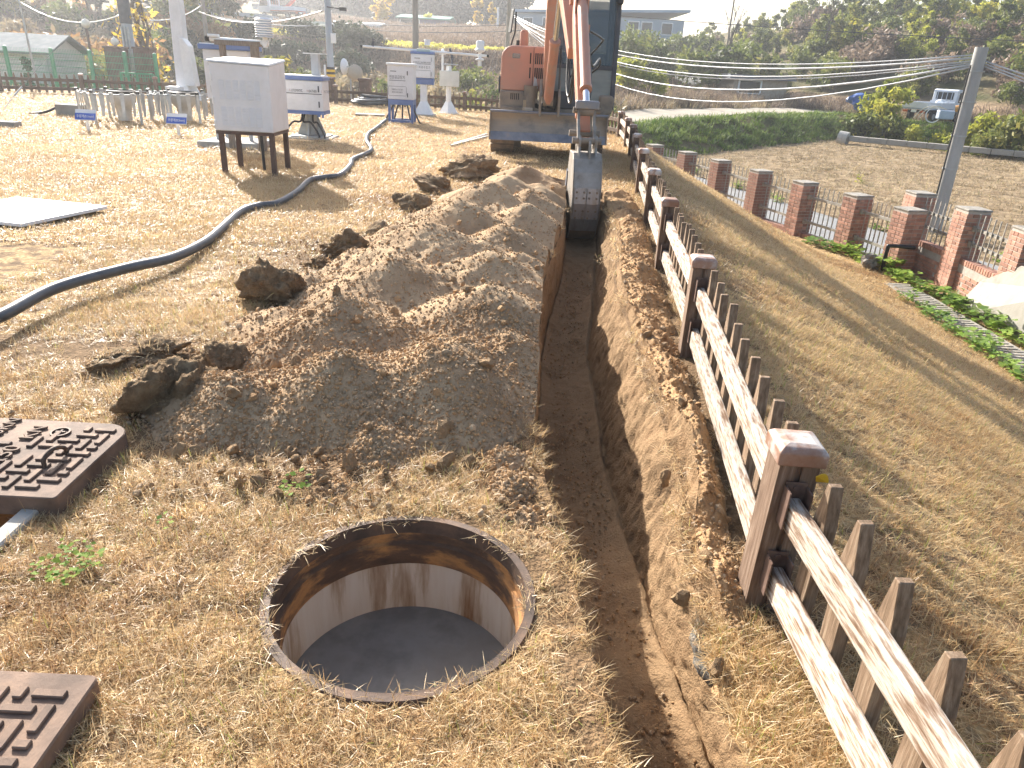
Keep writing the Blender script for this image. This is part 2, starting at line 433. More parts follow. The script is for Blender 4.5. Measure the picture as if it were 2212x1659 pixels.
def lawn_material():
    m = bpy.data.materials.new('dry_lawn'); m.use_nodes = True
    n, l = m.node_tree.nodes, m.node_tree.links; b = n['Principled BSDF']
    b.inputs['Roughness'].default_value = .95; b.inputs['Specular IOR Level'].default_value = .15
    g = n.new('ShaderNodeNewGeometry')
    def noise(sc, det=5):
        t = n.new('ShaderNodeTexNoise'); t.inputs['Scale'].default_value = sc; t.inputs['Detail'].default_value = det
        l.new(g.outputs['Position'], t.inputs['Vector']); return t.outputs['Fac']
    def ramp(f, cols):
        r = n.new('ShaderNodeValToRGB'); e = r.color_ramp.elements
        e[0].position, e[0].color = cols[0][0], (*cols[0][1], 1); e[1].position, e[1].color = cols[-1][0], (*cols[-1][1], 1)
        for p, c in cols[1:-1]: k = e.new(p); k.color = (*c, 1)
        l.new(f, r.inputs[0]); return r.outputs[0]
    straw = ramp(noise(38, 8), [(.3, (.22, .14, .07)), (.5, (.44, .30, .155)), (.68, (.60, .45, .26))])
    patch = ramp(noise(.9, 5), [(.3, (.80, .78, .70)), (.55, (1, .98, .92)), (.75, (1, .88, .74))])
    mx = n.new('ShaderNodeMix'); mx.data_type = 'RGBA'; mx.blend_type = 'MULTIPLY'; mx.inputs[0].default_value = 1
    l.new(straw, mx.inputs[6]); l.new(patch, mx.inputs[7])
    soilc = ramp(noise(14, 7), [(.3, (.10, .062, .032)), (.6, (.24, .155, .085))])
    at = n.new('ShaderNodeAttribute'); at.attribute_name = 'bare'
    ad = n.new('ShaderNodeMath'); ad.operation = 'ADD'; l.new(at.outputs['Fac'], ad.inputs[0])
    sb = n.new('ShaderNodeMath'); sb.operation = 'SUBTRACT'; sb.inputs[1].default_value = .5; l.new(noise(9, 6), sb.inputs[0])
    m2 = n.new('ShaderNodeMath'); m2.operation = 'MULTIPLY'; m2.inputs[1].default_value = 1.6; l.new(sb.outputs[0], m2.inputs[0])
    l.new(m2.outputs[0], ad.inputs[1])
    rr = ramp(ad.outputs[0], [(.42, (0, 0, 0)), (.62, (1, 1, 1))])
    mx2 = n.new('ShaderNodeMix'); mx2.data_type = 'RGBA'
    l.new(rr, mx2.inputs[0]); l.new(mx.outputs[2], mx2.inputs[6]); l.new(soilc, mx2.inputs[7])
    l.new(mx2.outputs[2], b.inputs['Base Color'])
    bp = n.new('ShaderNodeBump'); bp.inputs['Strength'].default_value = .9; bp.inputs['Distance'].default_value = .02
    l.new(noise(70, 5), bp.inputs['Height']); l.new(bp.outputs[0], b.inputs['Normal'])
    return m
m_lawn = lawn_material()

def bare_mask(x, y):
    """1 where the turf is torn up: beside the heap, along the trench lips, the scuffed strip left of the heap"""
    h = heap_z(x, y, False)
    a = smooth((h + .06) / .05)
    lip = np.where((y > Y0) & (y < 9.5), np.exp(-((x - (xL(y) - .02)) / .07) ** 2) + np.exp(-((x - (xRt(y) + .16)) / .22) ** 4) * 1.0 * smooth((y - 1.5) / .4), 0)
    s1 = np.exp(-(((x + 1.95) / .75) ** 2 + ((y - 3.4) / .26) ** 2)) * .8
    s2 = np.exp(-(((x + 1.55) / .5) ** 2 + ((y - 5.6) / .35) ** 2)) * .62
    s3 = np.exp(-(((x + .75) / .22) ** 2 + ((y - 2.28) / .12) ** 2)) * .6
    return np.clip(a + lip + s1 + s2 + s3, 0, 1)

# ---------------------------------------------------------------- lawn sheet with the cut for the trench
def graded(a, b, step, growth):
    out = [a]; s = step
    while out[-1] < b: out.append(out[-1] + s); s *= growth
    out[-1] = b; return np.array(out)
rows = np.concatenate([np.arange(-1.2, Y0, .06), [Y0], np.arange(Y0 + .04, 6, .04), np.arange(6, Y1, .06), [Y1], graded(Y1 + .06, 30, .08, 1.02)])
inside = (rows > Y0) & (rows < Y1)
xc = (xL(rows) + xR(rows)) / 2
lefts = np.where(inside, xL(rows), xc); rights = np.where(inside, xRt(rows), xc)
tl = np.concatenate([np.arange(0, 3.2, .04), graded(3.2, 30, .06, 1.06)])[::-1]
XLm = lefts[:, None] - tl[None, :]
YLm = np.repeat(rows[:, None], len(tl), 1)
tr_ = np.concatenate([np.arange(0, 2.0, .04), graded(2.0, 100, .06, 1.012)])
wr = (xb(rows) + .1 - rights)
tr_ = tr_[:110]; tr_ = tr_ / tr_[-1]
XRm = rights[:, None] + tr_[None, :] * wr[:, None]
YRm = np.repeat(rows[:, None], len(tr_), 1)
X = np.concatenate([XLm, XRm], 1); Yg = np.concatenate([YLm, YRm], 1)
# push the vertices near the manhole on to its circle
dx, dy = X - MAN_C[0], Yg - MAN_C[1]; rr_ = np.hypot(dx, dy) + 1e-9
near = (rr_ < MAN_R + .040) & (rr_ > MAN_R - .03)
X = np.where(near, MAN_C[0] + dx / rr_ * (MAN_R + .014), X); Yg = np.where(near, MAN_C[1] + dy / rr_ * (MAN_R + .014), Yg)
Zg = lawn_z(X, Yg)
cx = (X[:-1, :-1] + X[1:, 1:]) / 2; cy = (Yg[:-1, :-1] + Yg[1:, 1:]) / 2
keep = np.ones(cx.shape, bool)
keep[:, len(tl) - 1] = False
rin = np.hypot(X - MAN_C[0], Yg - MAN_C[1]) < MAN_R + .013
keep &= ~(rin[:-1, :-1] | rin[1:, 1:] | rin[1:, :-1] | rin[:-1, 1:])
keep &= ~((cx > PIT[0]) & (cx < PIT[1]) & (cy > PIT[2]) & (cy < PIT[3]))
lawn = grid_mesh('lawn', X, Yg, Zg, m_lawn, keep, {'bare': bare_mask(X, Yg)})
tag(lawn, 'dry straw coloured lawn falling away in a grass bank', None, None, 'structure')

# ---------------------------------------------------------------- trench: walls and floor
ry = np.concatenate([[Y0], np.arange(Y0 + .02, Y1, .014), [Y1]])
hl = np.maximum(heap_z(xL(ry), ry), lawn_z(xL(ry), ry) - .004); hr_ = np.maximum(ridge_z(xRt(ry) + .05, ry), lawn_z(xRt(ry), ry) - .004)
depth = fdepth(ry) + .02 * fbm(ry * 2, ry * 0, 2, 61)
endf = smooth((ry - Y0) / .15) * smooth((Y1 - ry) / .28)
cols = []
nW, nF = 40, 26
for k in range(nW):
    t = k / (nW - 1.0)
    bulge = -.02 * (1 - t) ** 2 + .015 * t + .028 * fbm(ry * 6, ry * 0 + t * 3.1, 3, 63) * np.sin(math.pi * min(t * 1.1, 1)) + .020 * np.abs(fbm(ry * 18, ry * 0 + t * 8, 4, 64, .65)) * (k > 0)
    cols.append((xL(ry) + bulge, hl * (1 - t) - depth * t))
for k in range(1, nF):
    t = k / nF
    a, b2 = xL(ry) + .015, xR(ry) - .02
    x = a + (b2 - a) * t
    cols.append((x, -depth + .03 * fbm(x * 7, ry * 7, 3, 65) + .014 * np.abs(fbm(x * 40, ry * 40, 2, 67)) + .05 * (abs(t - .5) * 2) ** 4))
for k in range(nW):
    t = 1 - k / (nW - 1.0)
    bulge = .045 * (1 - t) ** 1.5 - .02 * t + .05 * fbm(ry * 4, ry * 0 + t * 2.5, 3, 68) * np.sin(math.pi * min(t * 1.1, 1)) + .030 * np.abs(fbm(ry * 16, ry * 0 + t * 7, 4, 69, .65)) * (k < nW - 1)
    cols.append((xR(ry) + (xRt(ry) - xR(ry)) * (1 - t) ** .9 + bulge, hr_ * (1 - t) - depth * t))
TX = np.stack([c[0] for c in cols], 1); TZ = np.stack([c[1] for c in cols], 1)
TXc = ((xL(ry) + xR(ry)) / 2)[:, None]
endw = np.clip((ry - Y0) / .02, 0, 1) * np.clip((Y1 - ry) / .02, 0, 1)
TX = TXc + (TX - TXc) * endw[:, None]
TZ = np.where(TZ < 0, TZ * endf[:, None], TZ)
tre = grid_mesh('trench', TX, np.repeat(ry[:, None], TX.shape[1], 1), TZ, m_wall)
tag(tre, 'narrow freshly dug trench with brown earth walls', None, None, 'structure')

# ---------------------------------------------------------------- spoil heap and ridge
hy = np.arange(1.72, 9.95, .0155); ht = np.linspace(0, 1, 130) ** .9
hx0 = -1.95
HX = hx0 + (np.where((hy > Y0) & (hy < Y1), xL(hy), .95)[:, None] - hx0) * ht[None, :]
HY = np.repeat(hy[:, None], len(ht), 1)
HZ = heap_z(HX, HY) + np.minimum(lawn_z(HX, HY), 0) * 0
vis = HZ > -.034
kp = vis[:-1, :-1] | vis[1:, 1:] | vis[1:, :-1] | vis[:-1, 1:]
heap = thing('soil_heap', (-.5, 5.0, 0), 'long heap of dug brown soil lying along the left side of the trench', 'soil heap')
hm = grid_mesh('heap_surface', HX, HY, HZ, m_soil, kp); hm.parent = heap; hm.location = -heap.location
gy = np.arange(1.25, 9.75, .0155); gt = np.linspace(0, 1, 44)
GX = np.where((gy > Y0) & (gy < Y1), xRt(gy) + .045, .9)[:, None] + gt[None, :] * np.clip(xf(gy) - xRt(gy) - .06, .1, .5)[:, None]
GY = np.repeat(gy[:, None], len(gt), 1); GZ = ridge_z(GX, GY)
rdg = thing('soil_ridge', (.8, 5.0, 0), 'low crumbly ridge of orange soil between the trench and the wooden fence', 'soil ridge')
vis = GZ > -.03
kp = vis[:-1, :-1] | vis[1:, 1:]
rm = grid_mesh('ridge_surface', GX, GY, GZ, m_soil2, kp); rm.parent = rdg; rm.location = -rdg.location

# ---------------------------------------------------------------- soil crumbs and clods
def rock_mesh(name, seed, material, sub=2, amp=.35, flat=.75):
    bm = bmesh.new(); bmesh.ops.create_icosphere(bm, subdivisions=sub, radius=1.0)
    rg = np.random.default_rng(seed); o1 = rg.random(3) * 50
    for v in bm.verts:
        p = v.co
        k = 1 + amp * (vnoise(p.x * 1.3 + o1[0], p.y * 1.3 + p.z * 1.7 + o1[1]) * 1.6) + amp * .5 * vnoise(p.x * 3 + o1[2], p.z * 3 + p.y * 2.2 + o1[0])
        v.co = Vector((p.x, p.y * (.8 + .2 * rg.random()), p.z * flat)) * float(k)
    me = bpy.data.meshes.new(name); bm.to_mesh(me); bm.free(); me.materials.append(material); return me
m_clod = mat('clod', [(.3, (.29, .185, .10)), (.6, (.43, .29, .165))], scale=1.4, detail=6, rough=.95, bump=.7, bscale=7, dist=.05, vary=.18, spec=.15)
m_clod2 = mat('pebble', [(.3, (.31, .215, .13)), (.6, (.45, .33, .21))], scale=1.4, detail=6, rough=.9, bump=.4, bscale=6, dist=.05, vary=.25, spec=.2)
crumbs = [bpy.data.objects.new('crumb', rock_mesh('crumb', i, m_soil2 if i % 3 else m_clod2, 1, .5)) for i in range(6)]
def crumb_points(n, xr, yr, zf, accept, smin, smax, pw=2.5):
    x = RNG.uniform(*xr, n); y = yr[0] + (yr[1] - yr[0]) * RNG.random(n) ** 1.7
    ok = accept(x, y); x, y = x[ok], y[ok]; s = smin + (smax - smin) * RNG.random(len(x)) ** pw
    return np.stack([x, y, zf(x, y) + s * .25], -1), s
def crumb_field(name, parent, parts, label=None):
    P_ = np.concatenate([p for p, s in parts]); S_ = np.concatenate([s for p, s in parts]); n = len(P_)
    o = scatter(name, P_ - np.array(parent.location), RNG.uniform(0, 6.28, (n, 3)), S_, RNG.integers(0, 6, n), crumbs)
    o.parent = parent; o['kind'] = 'stuff'; return o
crumb_field('soil_crumbs', heap, [
    crumb_points(60000, (-1.9, .5), (2.0, 7.5), heap_z, lambda x, y: (x < xL(y)) & (heap_z(x, y, False) > -.01), .002, .011, 5),
    crumb_points(1100, (-1.9, .5), (2.1, 9), heap_z, lambda x, y: (x < xL(y)) & (heap_z(x, y, False) > -.01), .009, .026, 2.5),
    crumb_points(22000, (-1.4, .12), (2.2, 3.6), heap_z, lambda x, y: (x < xL(y)) & (heap_z(x, y, False) > -.01), .002, .011, 3),
    crumb_points(5000, (-2.1, .2), (2.1, 8.5), lambda x, y: lawn_z(x, y) + .012, lambda x, y: (x < xL(y) - .01) & (heap_z(x, y, False) < 0) & (bare_mask(x, y) > RNG.uniform(.15, 1, len(x))) & (np.hypot(x - MAN_C[0], y - MAN_C[1]) > MAN_R + .06), .003, .016, 3)])
crumb_field('soil_crumbs', rdg, [
    crumb_points(1500, (.5, 1.4), (1.2, 8), ridge_z, lambda x, y: (x > xRt(y) + .04) & (ridge_z(x, y, False) > -.01), .008, .024, 2.5),
    crumb_points(36000, (.5, 1.4), (1.2, 7), ridge_z, lambda x, y: (x > xRt(y) + .04) & (ridge_z(x, y, False) > -.01), .002, .011, 4),
    crumb_points(9000, (.15, .85), (1.0, 7.4), lambda x, y: -fdepth(y) + .012, lambda x, y: (x > xL(y) + .03) & (x < xR(y) - .03), .002, .010, 3)])
clod_me = [rock_mesh('clod', 40 + i, m_clod, 2, .55) for i in range(5)]
def clod(x, y, z, r, label, group):
    o = inst(clod_me[random.randrange(5)], 'soil_clod', (x, y, z), None, (random.uniform(0, 6), random.uniform(0, 6), random.uniform(0, 6)), (r, r * random.uniform(.7, 1), r * random.uniform(.6, .9)))
    tag(o, label, 'soil clod', group)
for (px, py) in ((640, 1000), (560, 1005), (505, 985), (690, 985), (830, 1030), (755, 1015), (960, 1010), (1010, 1005), (930, 1020), (480, 1030), (700, 1050), (560, 1050), (520, 1060), (600, 1075), (420, 985), (385, 990)):
    p = G(px, py); clod(p[0], p[1], .015 + .02 * random.random(), random.uniform(.02, .042), 'loose soil clod on the dry grass in front of the heap', 'clods in front of the soil heap')
for (px, py) in ((545, 760), (500, 800), (640, 740), (850, 645), (1010, 655), (930, 705), (730, 660), (585, 720), (870, 905), (795, 845), (960, 840), (905, 940), (690, 905), (620, 860), (1050, 770), (980, 600), (900, 560), (1080, 640)):
    p = G(px, py, .25); z = float(heap_z(p[0], p[1]))
    if z > -.02: clod(p[0], p[1], z + .01, random.uniform(.022, .05), 'loose soil clod lying on the slope of the soil heap', 'clods on the soil heap')
for (px, py) in ((1440, 640), (1415, 600), (1400, 715), (1470, 890), (1440, 1010), (1530, 1180), (1480, 1250), (1400, 560), (1355, 480), (1560, 1390)):
    p = G(px, py, .1); z = float(ridge_z(p[0], p[1]))
    clod(p[0], p[1], max(z, 0) + .015, random.uniform(.025, .045), 'loose orange soil clod on the ridge beside the fence', 'clods on the soil ridge')
# ================================================================ dry grass
m_grass = leafmat('dry_grass', [(.05, (.30, .16, .075)), (.28, (.47, .295, .14)), (.45, (.60, .43, .22)), (.66, (.71, .565, .34)), (.82, (.64, .415, .205)), (.93, (.56, .33, .15)), (.98, (.36, .38, .09))], trans=.42, rough=.42, wscale=.9, spec=.45)
def blades(n, spread, lmin, lmax, w, tilt, seed, green=0.0, curl=.5):
    rg = np.random.default_rng(seed)
    co, fa, vv = [], [], []
    for i in range(n):
        a = rg.random() * 6.283; r = spread * math.sqrt(rg.random()); bx, by = r * math.cos(a), r * math.sin(a)
        L = rg.uniform(lmin, lmax); az = rg.random() * 6.283; tl = abs(rg.normal(tilt, .35)); tl = min(tl, 1.5)
        d = np.array([math.cos(az) * math.sin(tl), math.sin(az) * math.sin(tl), math.cos(tl)])
        tl2 = min(tl + curl * rg.random(), 1.75); d2 = np.array([math.cos(az) * math.sin(tl2), math.sin(az) * math.sin(tl2), math.cos(tl2)])
        s = np.array([-math.sin(az), math.cos(az), rg.uniform(-.3, .3)]) * w * rg.uniform(.6, 1.2)
        b = np.array([bx, by, rg.uniform(-.004, .006)]); k = len(co)
        p1 = b + d * L * .5; p2 = p1 + d2 * L * .5
        co += [b - s, b + s, p1 + s * .8, p1 - s * .8, p2 + s * .1, p2 - s * .1]
        fa += [(k, k + 1, k + 2, k + 3), (k + 3, k + 2, k + 4, k + 5)]
        v = rg.random(); v = v * .95
        if rg.random() < green: v = 1.6
        vv += [v] * 6
    return np.array(co), np.array(fa), np.array(vv)
turf_near = [proto('turf', *blades(58, .055, .022, .065, .00115, 1.2, 100 + i, .02, .4), m_grass) for i in range(7)] + [proto('turf', *blades(34, .05, .02, .06, .00115, .85, 120 + i, .12), m_grass) for i in range(3)]
turf_far = [proto('turf_far', *blades(60, .17, .025, .06, .0024, 1.05, 140 + i, .015), m_grass) for i in range(8)]
def grass_ok(x, y, lo=.35):
    ok = ~((x > xL(y) + .015) & (x < xRt(y) - .02) & (y > Y0) & (y < Y1))
    ok &= np.hypot(x - MAN_C[0], y - MAN_C[1]) > MAN_R + .018 + .02 * RNG.random(len(x))
    ok &= ~((x > PIT[0]) & (x < PIT[1] + .03) & (y > PIT[2] - .03) & (y < PIT[3] + .02))
    ok &= heap_z(x, y, False) < .0
    ok &= ~((x > xRt(y)) & (ridge_z(x, y, False) > .015))
    ok &= RNG.random(len(x)) > bare_mask(x, y) * .93
    ok &= ~((x < -1.0) & (x > -1.9) & (y > 1.0) & (y < 1.28)) & ~((x < -1.49) & (x > -2.4) & (y > 1.98) & (y < 2.50))
    ok &= ~((x > -4.85) & (x < -3.8) & (y > 5.95) & (y < 6.8))
    ok &= x < xb(y) - .9 + .5 * RNG.random(len(x))
    return ok
def spread(n, xr, yr, pw=1.0):
    x = RNG.uniform(*xr, n); y = yr[0] + (yr[1] - yr[0]) * RNG.random(n) ** pw
    ok = grass_ok(x, y); return x[ok], y[ok]
def in_view(x, y, z, margin=90):
    v = np.stack([x, y, z - CAMH], -1); w = v @ FW
    px = 1106 + FPX * (v @ RT) / np.maximum(w, .05); py = 829.5 - FPX * (v @ UP) / np.maximum(w, .05)
    return (w > .1) & (px > -margin * 4) & (px < 2212 + margin * 4) & (py < 1659 + margin * 4)
def lay(name, sets, protos, label):
    xs = np.concatenate([s[0] for s in sets]); ys = np.concatenate([s[1] for s in sets]); sc = np.concatenate([s[2] for s in sets])
    zs = lawn_z(xs, ys); k = in_view(xs, ys, zs); xs, ys, zs, sc = xs[k], ys[k], zs[k], sc[k]; n = len(xs)
    e = .05
    nx = (lawn_z(xs + e, ys) - lawn_z(xs - e, ys)) / (2 * e); ny = (lawn_z(xs, ys + e) - lawn_z(xs, ys - e)) / (2 * e)
    rot = np.stack([np.arctan(ny) + RNG.normal(0, .1, n), -np.arctan(nx) + RNG.normal(0, .1, n), RNG.uniform(0, 6.28, n)], -1)
    # rotate about the slope only for upright clumps: keep the yaw small error, clumps are round
    rot[:, 2] = RNG.uniform(0, 6.28, n) * (np.abs(nx) + np.abs(ny) < .12) 
    o = scatter(name, np.stack([xs, ys, zs - .002], -1), rot, sc, RNG.integers(0, len(protos), n), protos)
    tag(o, label, 'grass', None, 'stuff'); return o
def s_(xy, a, b): return (xy[0], xy[1], RNG.uniform(a, b, len(xy[0])))
lay('dry_grass', [
    s_(spread(15000, (-2.6, .75), (.85, 4.2)), .75, 1.2),
    s_(spread(8000, (-3.3, .9), (3.6, 6.5)), .85, 1.3),
    s_(spread(9000, (.55, 3.6), (.8, 5)), .8, 1.35),
    s_(spread(5000, (.9, 4.5), (4, 8)), 1.0, 1.5),
    s_(spread(1500, (.3, .8), (.85, 2.2)), .8, 1.2)], turf_near, 'short dry straw coloured turf around the manhole and the fence')
lay('dry_grass_beyond', [
    s_(spread(22000, (-8, .9), (5.5, 11)), .75, 1.15),
    s_(spread(20000, (-16, 2.2), (10, 24.4), 1.0), .8, 1.5),
    s_(spread(10000, (1.0, 7), (6.5, 14)), .8, 1.3),
    s_(spread(5000, (3, 7), (2, 8)), .8, 1.3),
    s_(spread(4000, (1.6, 6), (12, 24)), .8, 1.4)], turf_far, 'short dry straw coloured turf across the station lawn and the bank')

# tufts hanging over the trench lips and roots in the heap
lip_n = 520
ly = RNG.uniform(1.0, 8.3, lip_n); side = RNG.random(lip_n) < .55
lx = np.where(side, xL(ly) - RNG.uniform(-.015, .05, lip_n), xRt(ly) + RNG.uniform(-.01, .06, lip_n))
lz = np.where(side, np.maximum(heap_z(lx, ly, False), 0), np.maximum(ridge_z(lx, ly, False), 0))
kk = (lz < .05)
o = scatter('lip_grass', np.stack([lx, ly, lz], -1)[kk], np.stack([RNG.normal(0, .3, lip_n), np.where(side, .7, -.7) + RNG.normal(0, .3, lip_n), RNG.uniform(0, .5, lip_n)], -1)[kk], RNG.uniform(.5, .95, lip_n)[kk], RNG.integers(0, 3, lip_n)[kk], [proto('lip_turf', *blades(22, .04, .03, .08, .0011, .9, 160 + i, .06), m_grass) for i in range(3)])
tag(o, 'dry grass roots and blades hanging over the lips of the trench', 'grass', None, 'stuff')

# sod clumps thrown beside the heap
m_sod = mat('sod_earth', [(.3, (.24, .155, .088)), (.5, (.37, .255, .15)), (.65, (.48, .35, .215))], scale=2.2, detail=7, rough=.95, bump=1, bscale=9, dist=.06, spec=.1)
def sod_mesh(name, seed, material):
    bm = bmesh.new(); bmesh.ops.create_icosphere(bm, subdivisions=5, radius=1.0)
    rg = np.random.default_rng(seed); o1 = rg.random(3) * 50
    P0 = np.array([v.co for v in bm.verts]); x, y, z = P0.T
    k = 1 + .9 * fbm(x * 1.2 + o1[0], y * 1.2 + z * 1.5 + o1[1], 3, 3) + .35 * fbm(x * 5 + o1[2] + z * 2, z * 5 + y * 4, 3, 8) + .30 * np.abs(fbm(x * 11 + z * 9, y * 11 - z * 7, 3, 5)) + .10 * fbm(x * 30 + z * 17, y * 30 - z * 21, 1, 6)
    P0 = P0 * k[:, None]; P0[:, 2] = np.where(P0[:, 2] < 0, P0[:, 2] * .5, P0[:, 2])
    for v, q in zip(bm.verts, P0): v.co = q
    me = bpy.data.meshes.new(name); bm.to_mesh(me); bm.free(); me.shade_smooth(); me.materials.append(material); return me
sods = [((600, 650), .15, .19, 1), ((745, 550), .16, .15, 1), ((835, 512), .13, .12, 0), ((905, 455), .17, .13, 1), ((935, 412), .22, .15, 0), ((1020, 382), .33, .24, 0), ((335, 885), .12, .15, 0), ((410, 870), .13, .14, 0), ((475, 800), .1, .1, 0), ((690, 575), .1, .07, 0), ((340, 775), .13, .07, 1), ((250, 790), .11, .06, 1), ((870, 440), .09, .09, 0)]
for i, ((px, py), r, h, g) in enumerate(sods):
    p = G(px, py)
    t = thing('sod_clump', (p[0], p[1], 0), 'dark torn sod clump with dry grass still on it' if g else 'dark torn lump of earth and roots beside the soil heap', 'sod clump', 'turf sods thrown left of the heap' if g else 'earth lumps left of the heap')
    me = sod_mesh('earth', 300 + i, m_sod)
    inst(me, 'earth', (p[0], p[1], h * .30), t, (0, 0, i * 1.3), (r * .95, r * .85, h * .8))
    co, fa, v = blades(110 if g else 60, r * .75, .03, .09, .0018, .8, 330 + i, .02)
    top = h * (.85 if g else .5)
    rad = np.hypot(co[:, 0], co[:, 1]); co[:, 2] += top * np.clip(1 - (rad / (r * 1.1)) ** 2, .0, 1)
    tu = proto('turf', co, fa, v, m_grass); COL.objects.link(tu); tu.parent = t; tu['kind'] = 'stuff'

_cp = []
for (px, py), r, h, g in sods:
    p = G(px, py); n = 60; a = RNG.uniform(0, 6.28, n); q = r * (.7 + .9 * RNG.random(n) ** 1.5); s = .004 + .016 * RNG.random(n) ** 3
    _cp.append((np.stack([p[0] + q * np.cos(a), p[1] + q * np.sin(a), .012 + s * .3], -1), s))
crumb_field('sod_crumbs', heap, _cp)
# green weeds in the lawn
m_weed = leafmat('weed_leaf', [(.1, (.05, .10, .012)), (.5, (.12, .21, .022)), (.9, (.25, .32, .04))], trans=.35, rough=.7, spec=.15)
def weed_mesh(n, R, size, seed, h=.04):
    rg = np.random.default_rng(seed); co, fa, vv = [], [], []
    for i in range(n):
        a = rg.random() * 6.28; r = R * math.sqrt(rg.random()); c = np.array([r * math.cos(a), r * math.sin(a), h * rg.random() + .012])
        az = rg.random() * 6.28; L = size * rg.uniform(.6, 1.2); W = L * rg.uniform(.3, .5); el = rg.uniform(-.2, .5)
        d = np.array([math.cos(az) * math.cos(el), math.sin(az) * math.cos(el), math.sin(el)]); s = np.array([-math.sin(az), math.cos(az), rg.uniform(-.3, .3)])
        k = len(co); co += [c, c + d * L * .45 + s * W, c + d * L + np.array([0, 0, -L * .15]), c + d * L * .45 - s * W]; fa.append((k, k + 1, k + 2, k + 3)); vv += [rg.random()] * 4
    return np.array(co), np.array(fa), np.array(vv)
for i, (px, py, n, R, s, lab) in enumerate(((150, 1238, 90, .09, .024, 'low green leafy weed growing in the dry turf left of the manhole'), (640, 1068, 22, .06, .026, 'small green weed at the front foot of the soil heap'), (365, 1150, 8, .03, .022, 'tiny green weed between the manhole covers and the heap'))):
    p = G(px, py); o = proto('weed', *weed_mesh(n, R, s, 400 + i), m_weed); COL.objects.link(o); o.location = (p[0], p[1], .012); tag(o, lab, 'weed')
# ================================================================ manhole, covers, wooden fence, brick fence
m_rust = mat('rusty_iron', [(.3, (.045, .032, .025)), (.52, (.10, .064, .045)), (.66, (.17, .10, .06)), (.8, (.075, .055, .045))], scale=9, detail=8, rough=.7, metal=.15, bump=.35, bscale=60, dist=.004)
m_rust_in = mat('rust_orange', [(.3, (.05, .032, .022)), (.47, (.11, .062, .035)), (.57, (.38, .18, .06)), (.72, (.14, .08, .045))], scale=4, detail=9, rough=.9, bump=.5, bscale=50, dist=.006, stretch=(1, 1, 3))
m_shaft = mat('shaft_concrete', [(.34, (.22, .12, .06)), (.43, (.40, .30, .21)), (.5, (.56, .48, .39)), (.62, (.60, .54, .46)), (.72, (.36, .25, .16))], scale=9, detail=8, rough=.9, bump=.4, bscale=40, dist=.004, stretch=(1, 1, .12))
m_conc = mat('concrete', [(.3, (.34, .32, .28)), (.55, (.46, .44, .40)), (.75, (.26, .24, .20))], scale=5, detail=8, rough=.9, bump=.4, bscale=50, dist=.004)
m_silt = mat('shaft_floor', [(.35, (.19, .18, .16)), (.5, (.25, .24, .215)), (.66, (.22, .205, .18))], scale=6, detail=10, rough=.28, bump=.05, bscale=30, spec=.3)
mc = (MAN_C[0], MAN_C[1], 0)
man = thing('manhole', mc, 'open round manhole with rusty iron frame and pale concrete shaft', 'manhole')
MB().lathe([(MAN_R + .032, -.05), (MAN_R + .027, .000), (MAN_R + .022, .005), (MAN_R + .003, .005), (MAN_R - .004, .006), (MAN_R - .008, -.05)], mc, 72).build('frame_ring', m_rust, man, smooth=True, angle=40)
MB().lathe([(MAN_R - .008, -.045), (MAN_R - .010, -.075), (MAN_R - .022, -.082), (MAN_R - .026, -.16)], mc, 72).build('lid_seat', m_rust_in, man, smooth=True, angle=40)
MB().lathe([(MAN_R - .026, -.158), (MAN_R - .010, -.162), (MAN_R - .010, -.36), (MAN_R - .010, -.60)], mc, 72).build('shaft_wall', m_shaft, man, smooth=True, angle=40)
MB().lathe([(.001, -.365), (.2, -.365), (MAN_R - .0105, -.365)], mc, 72).build('shaft_floor', m_silt, man)

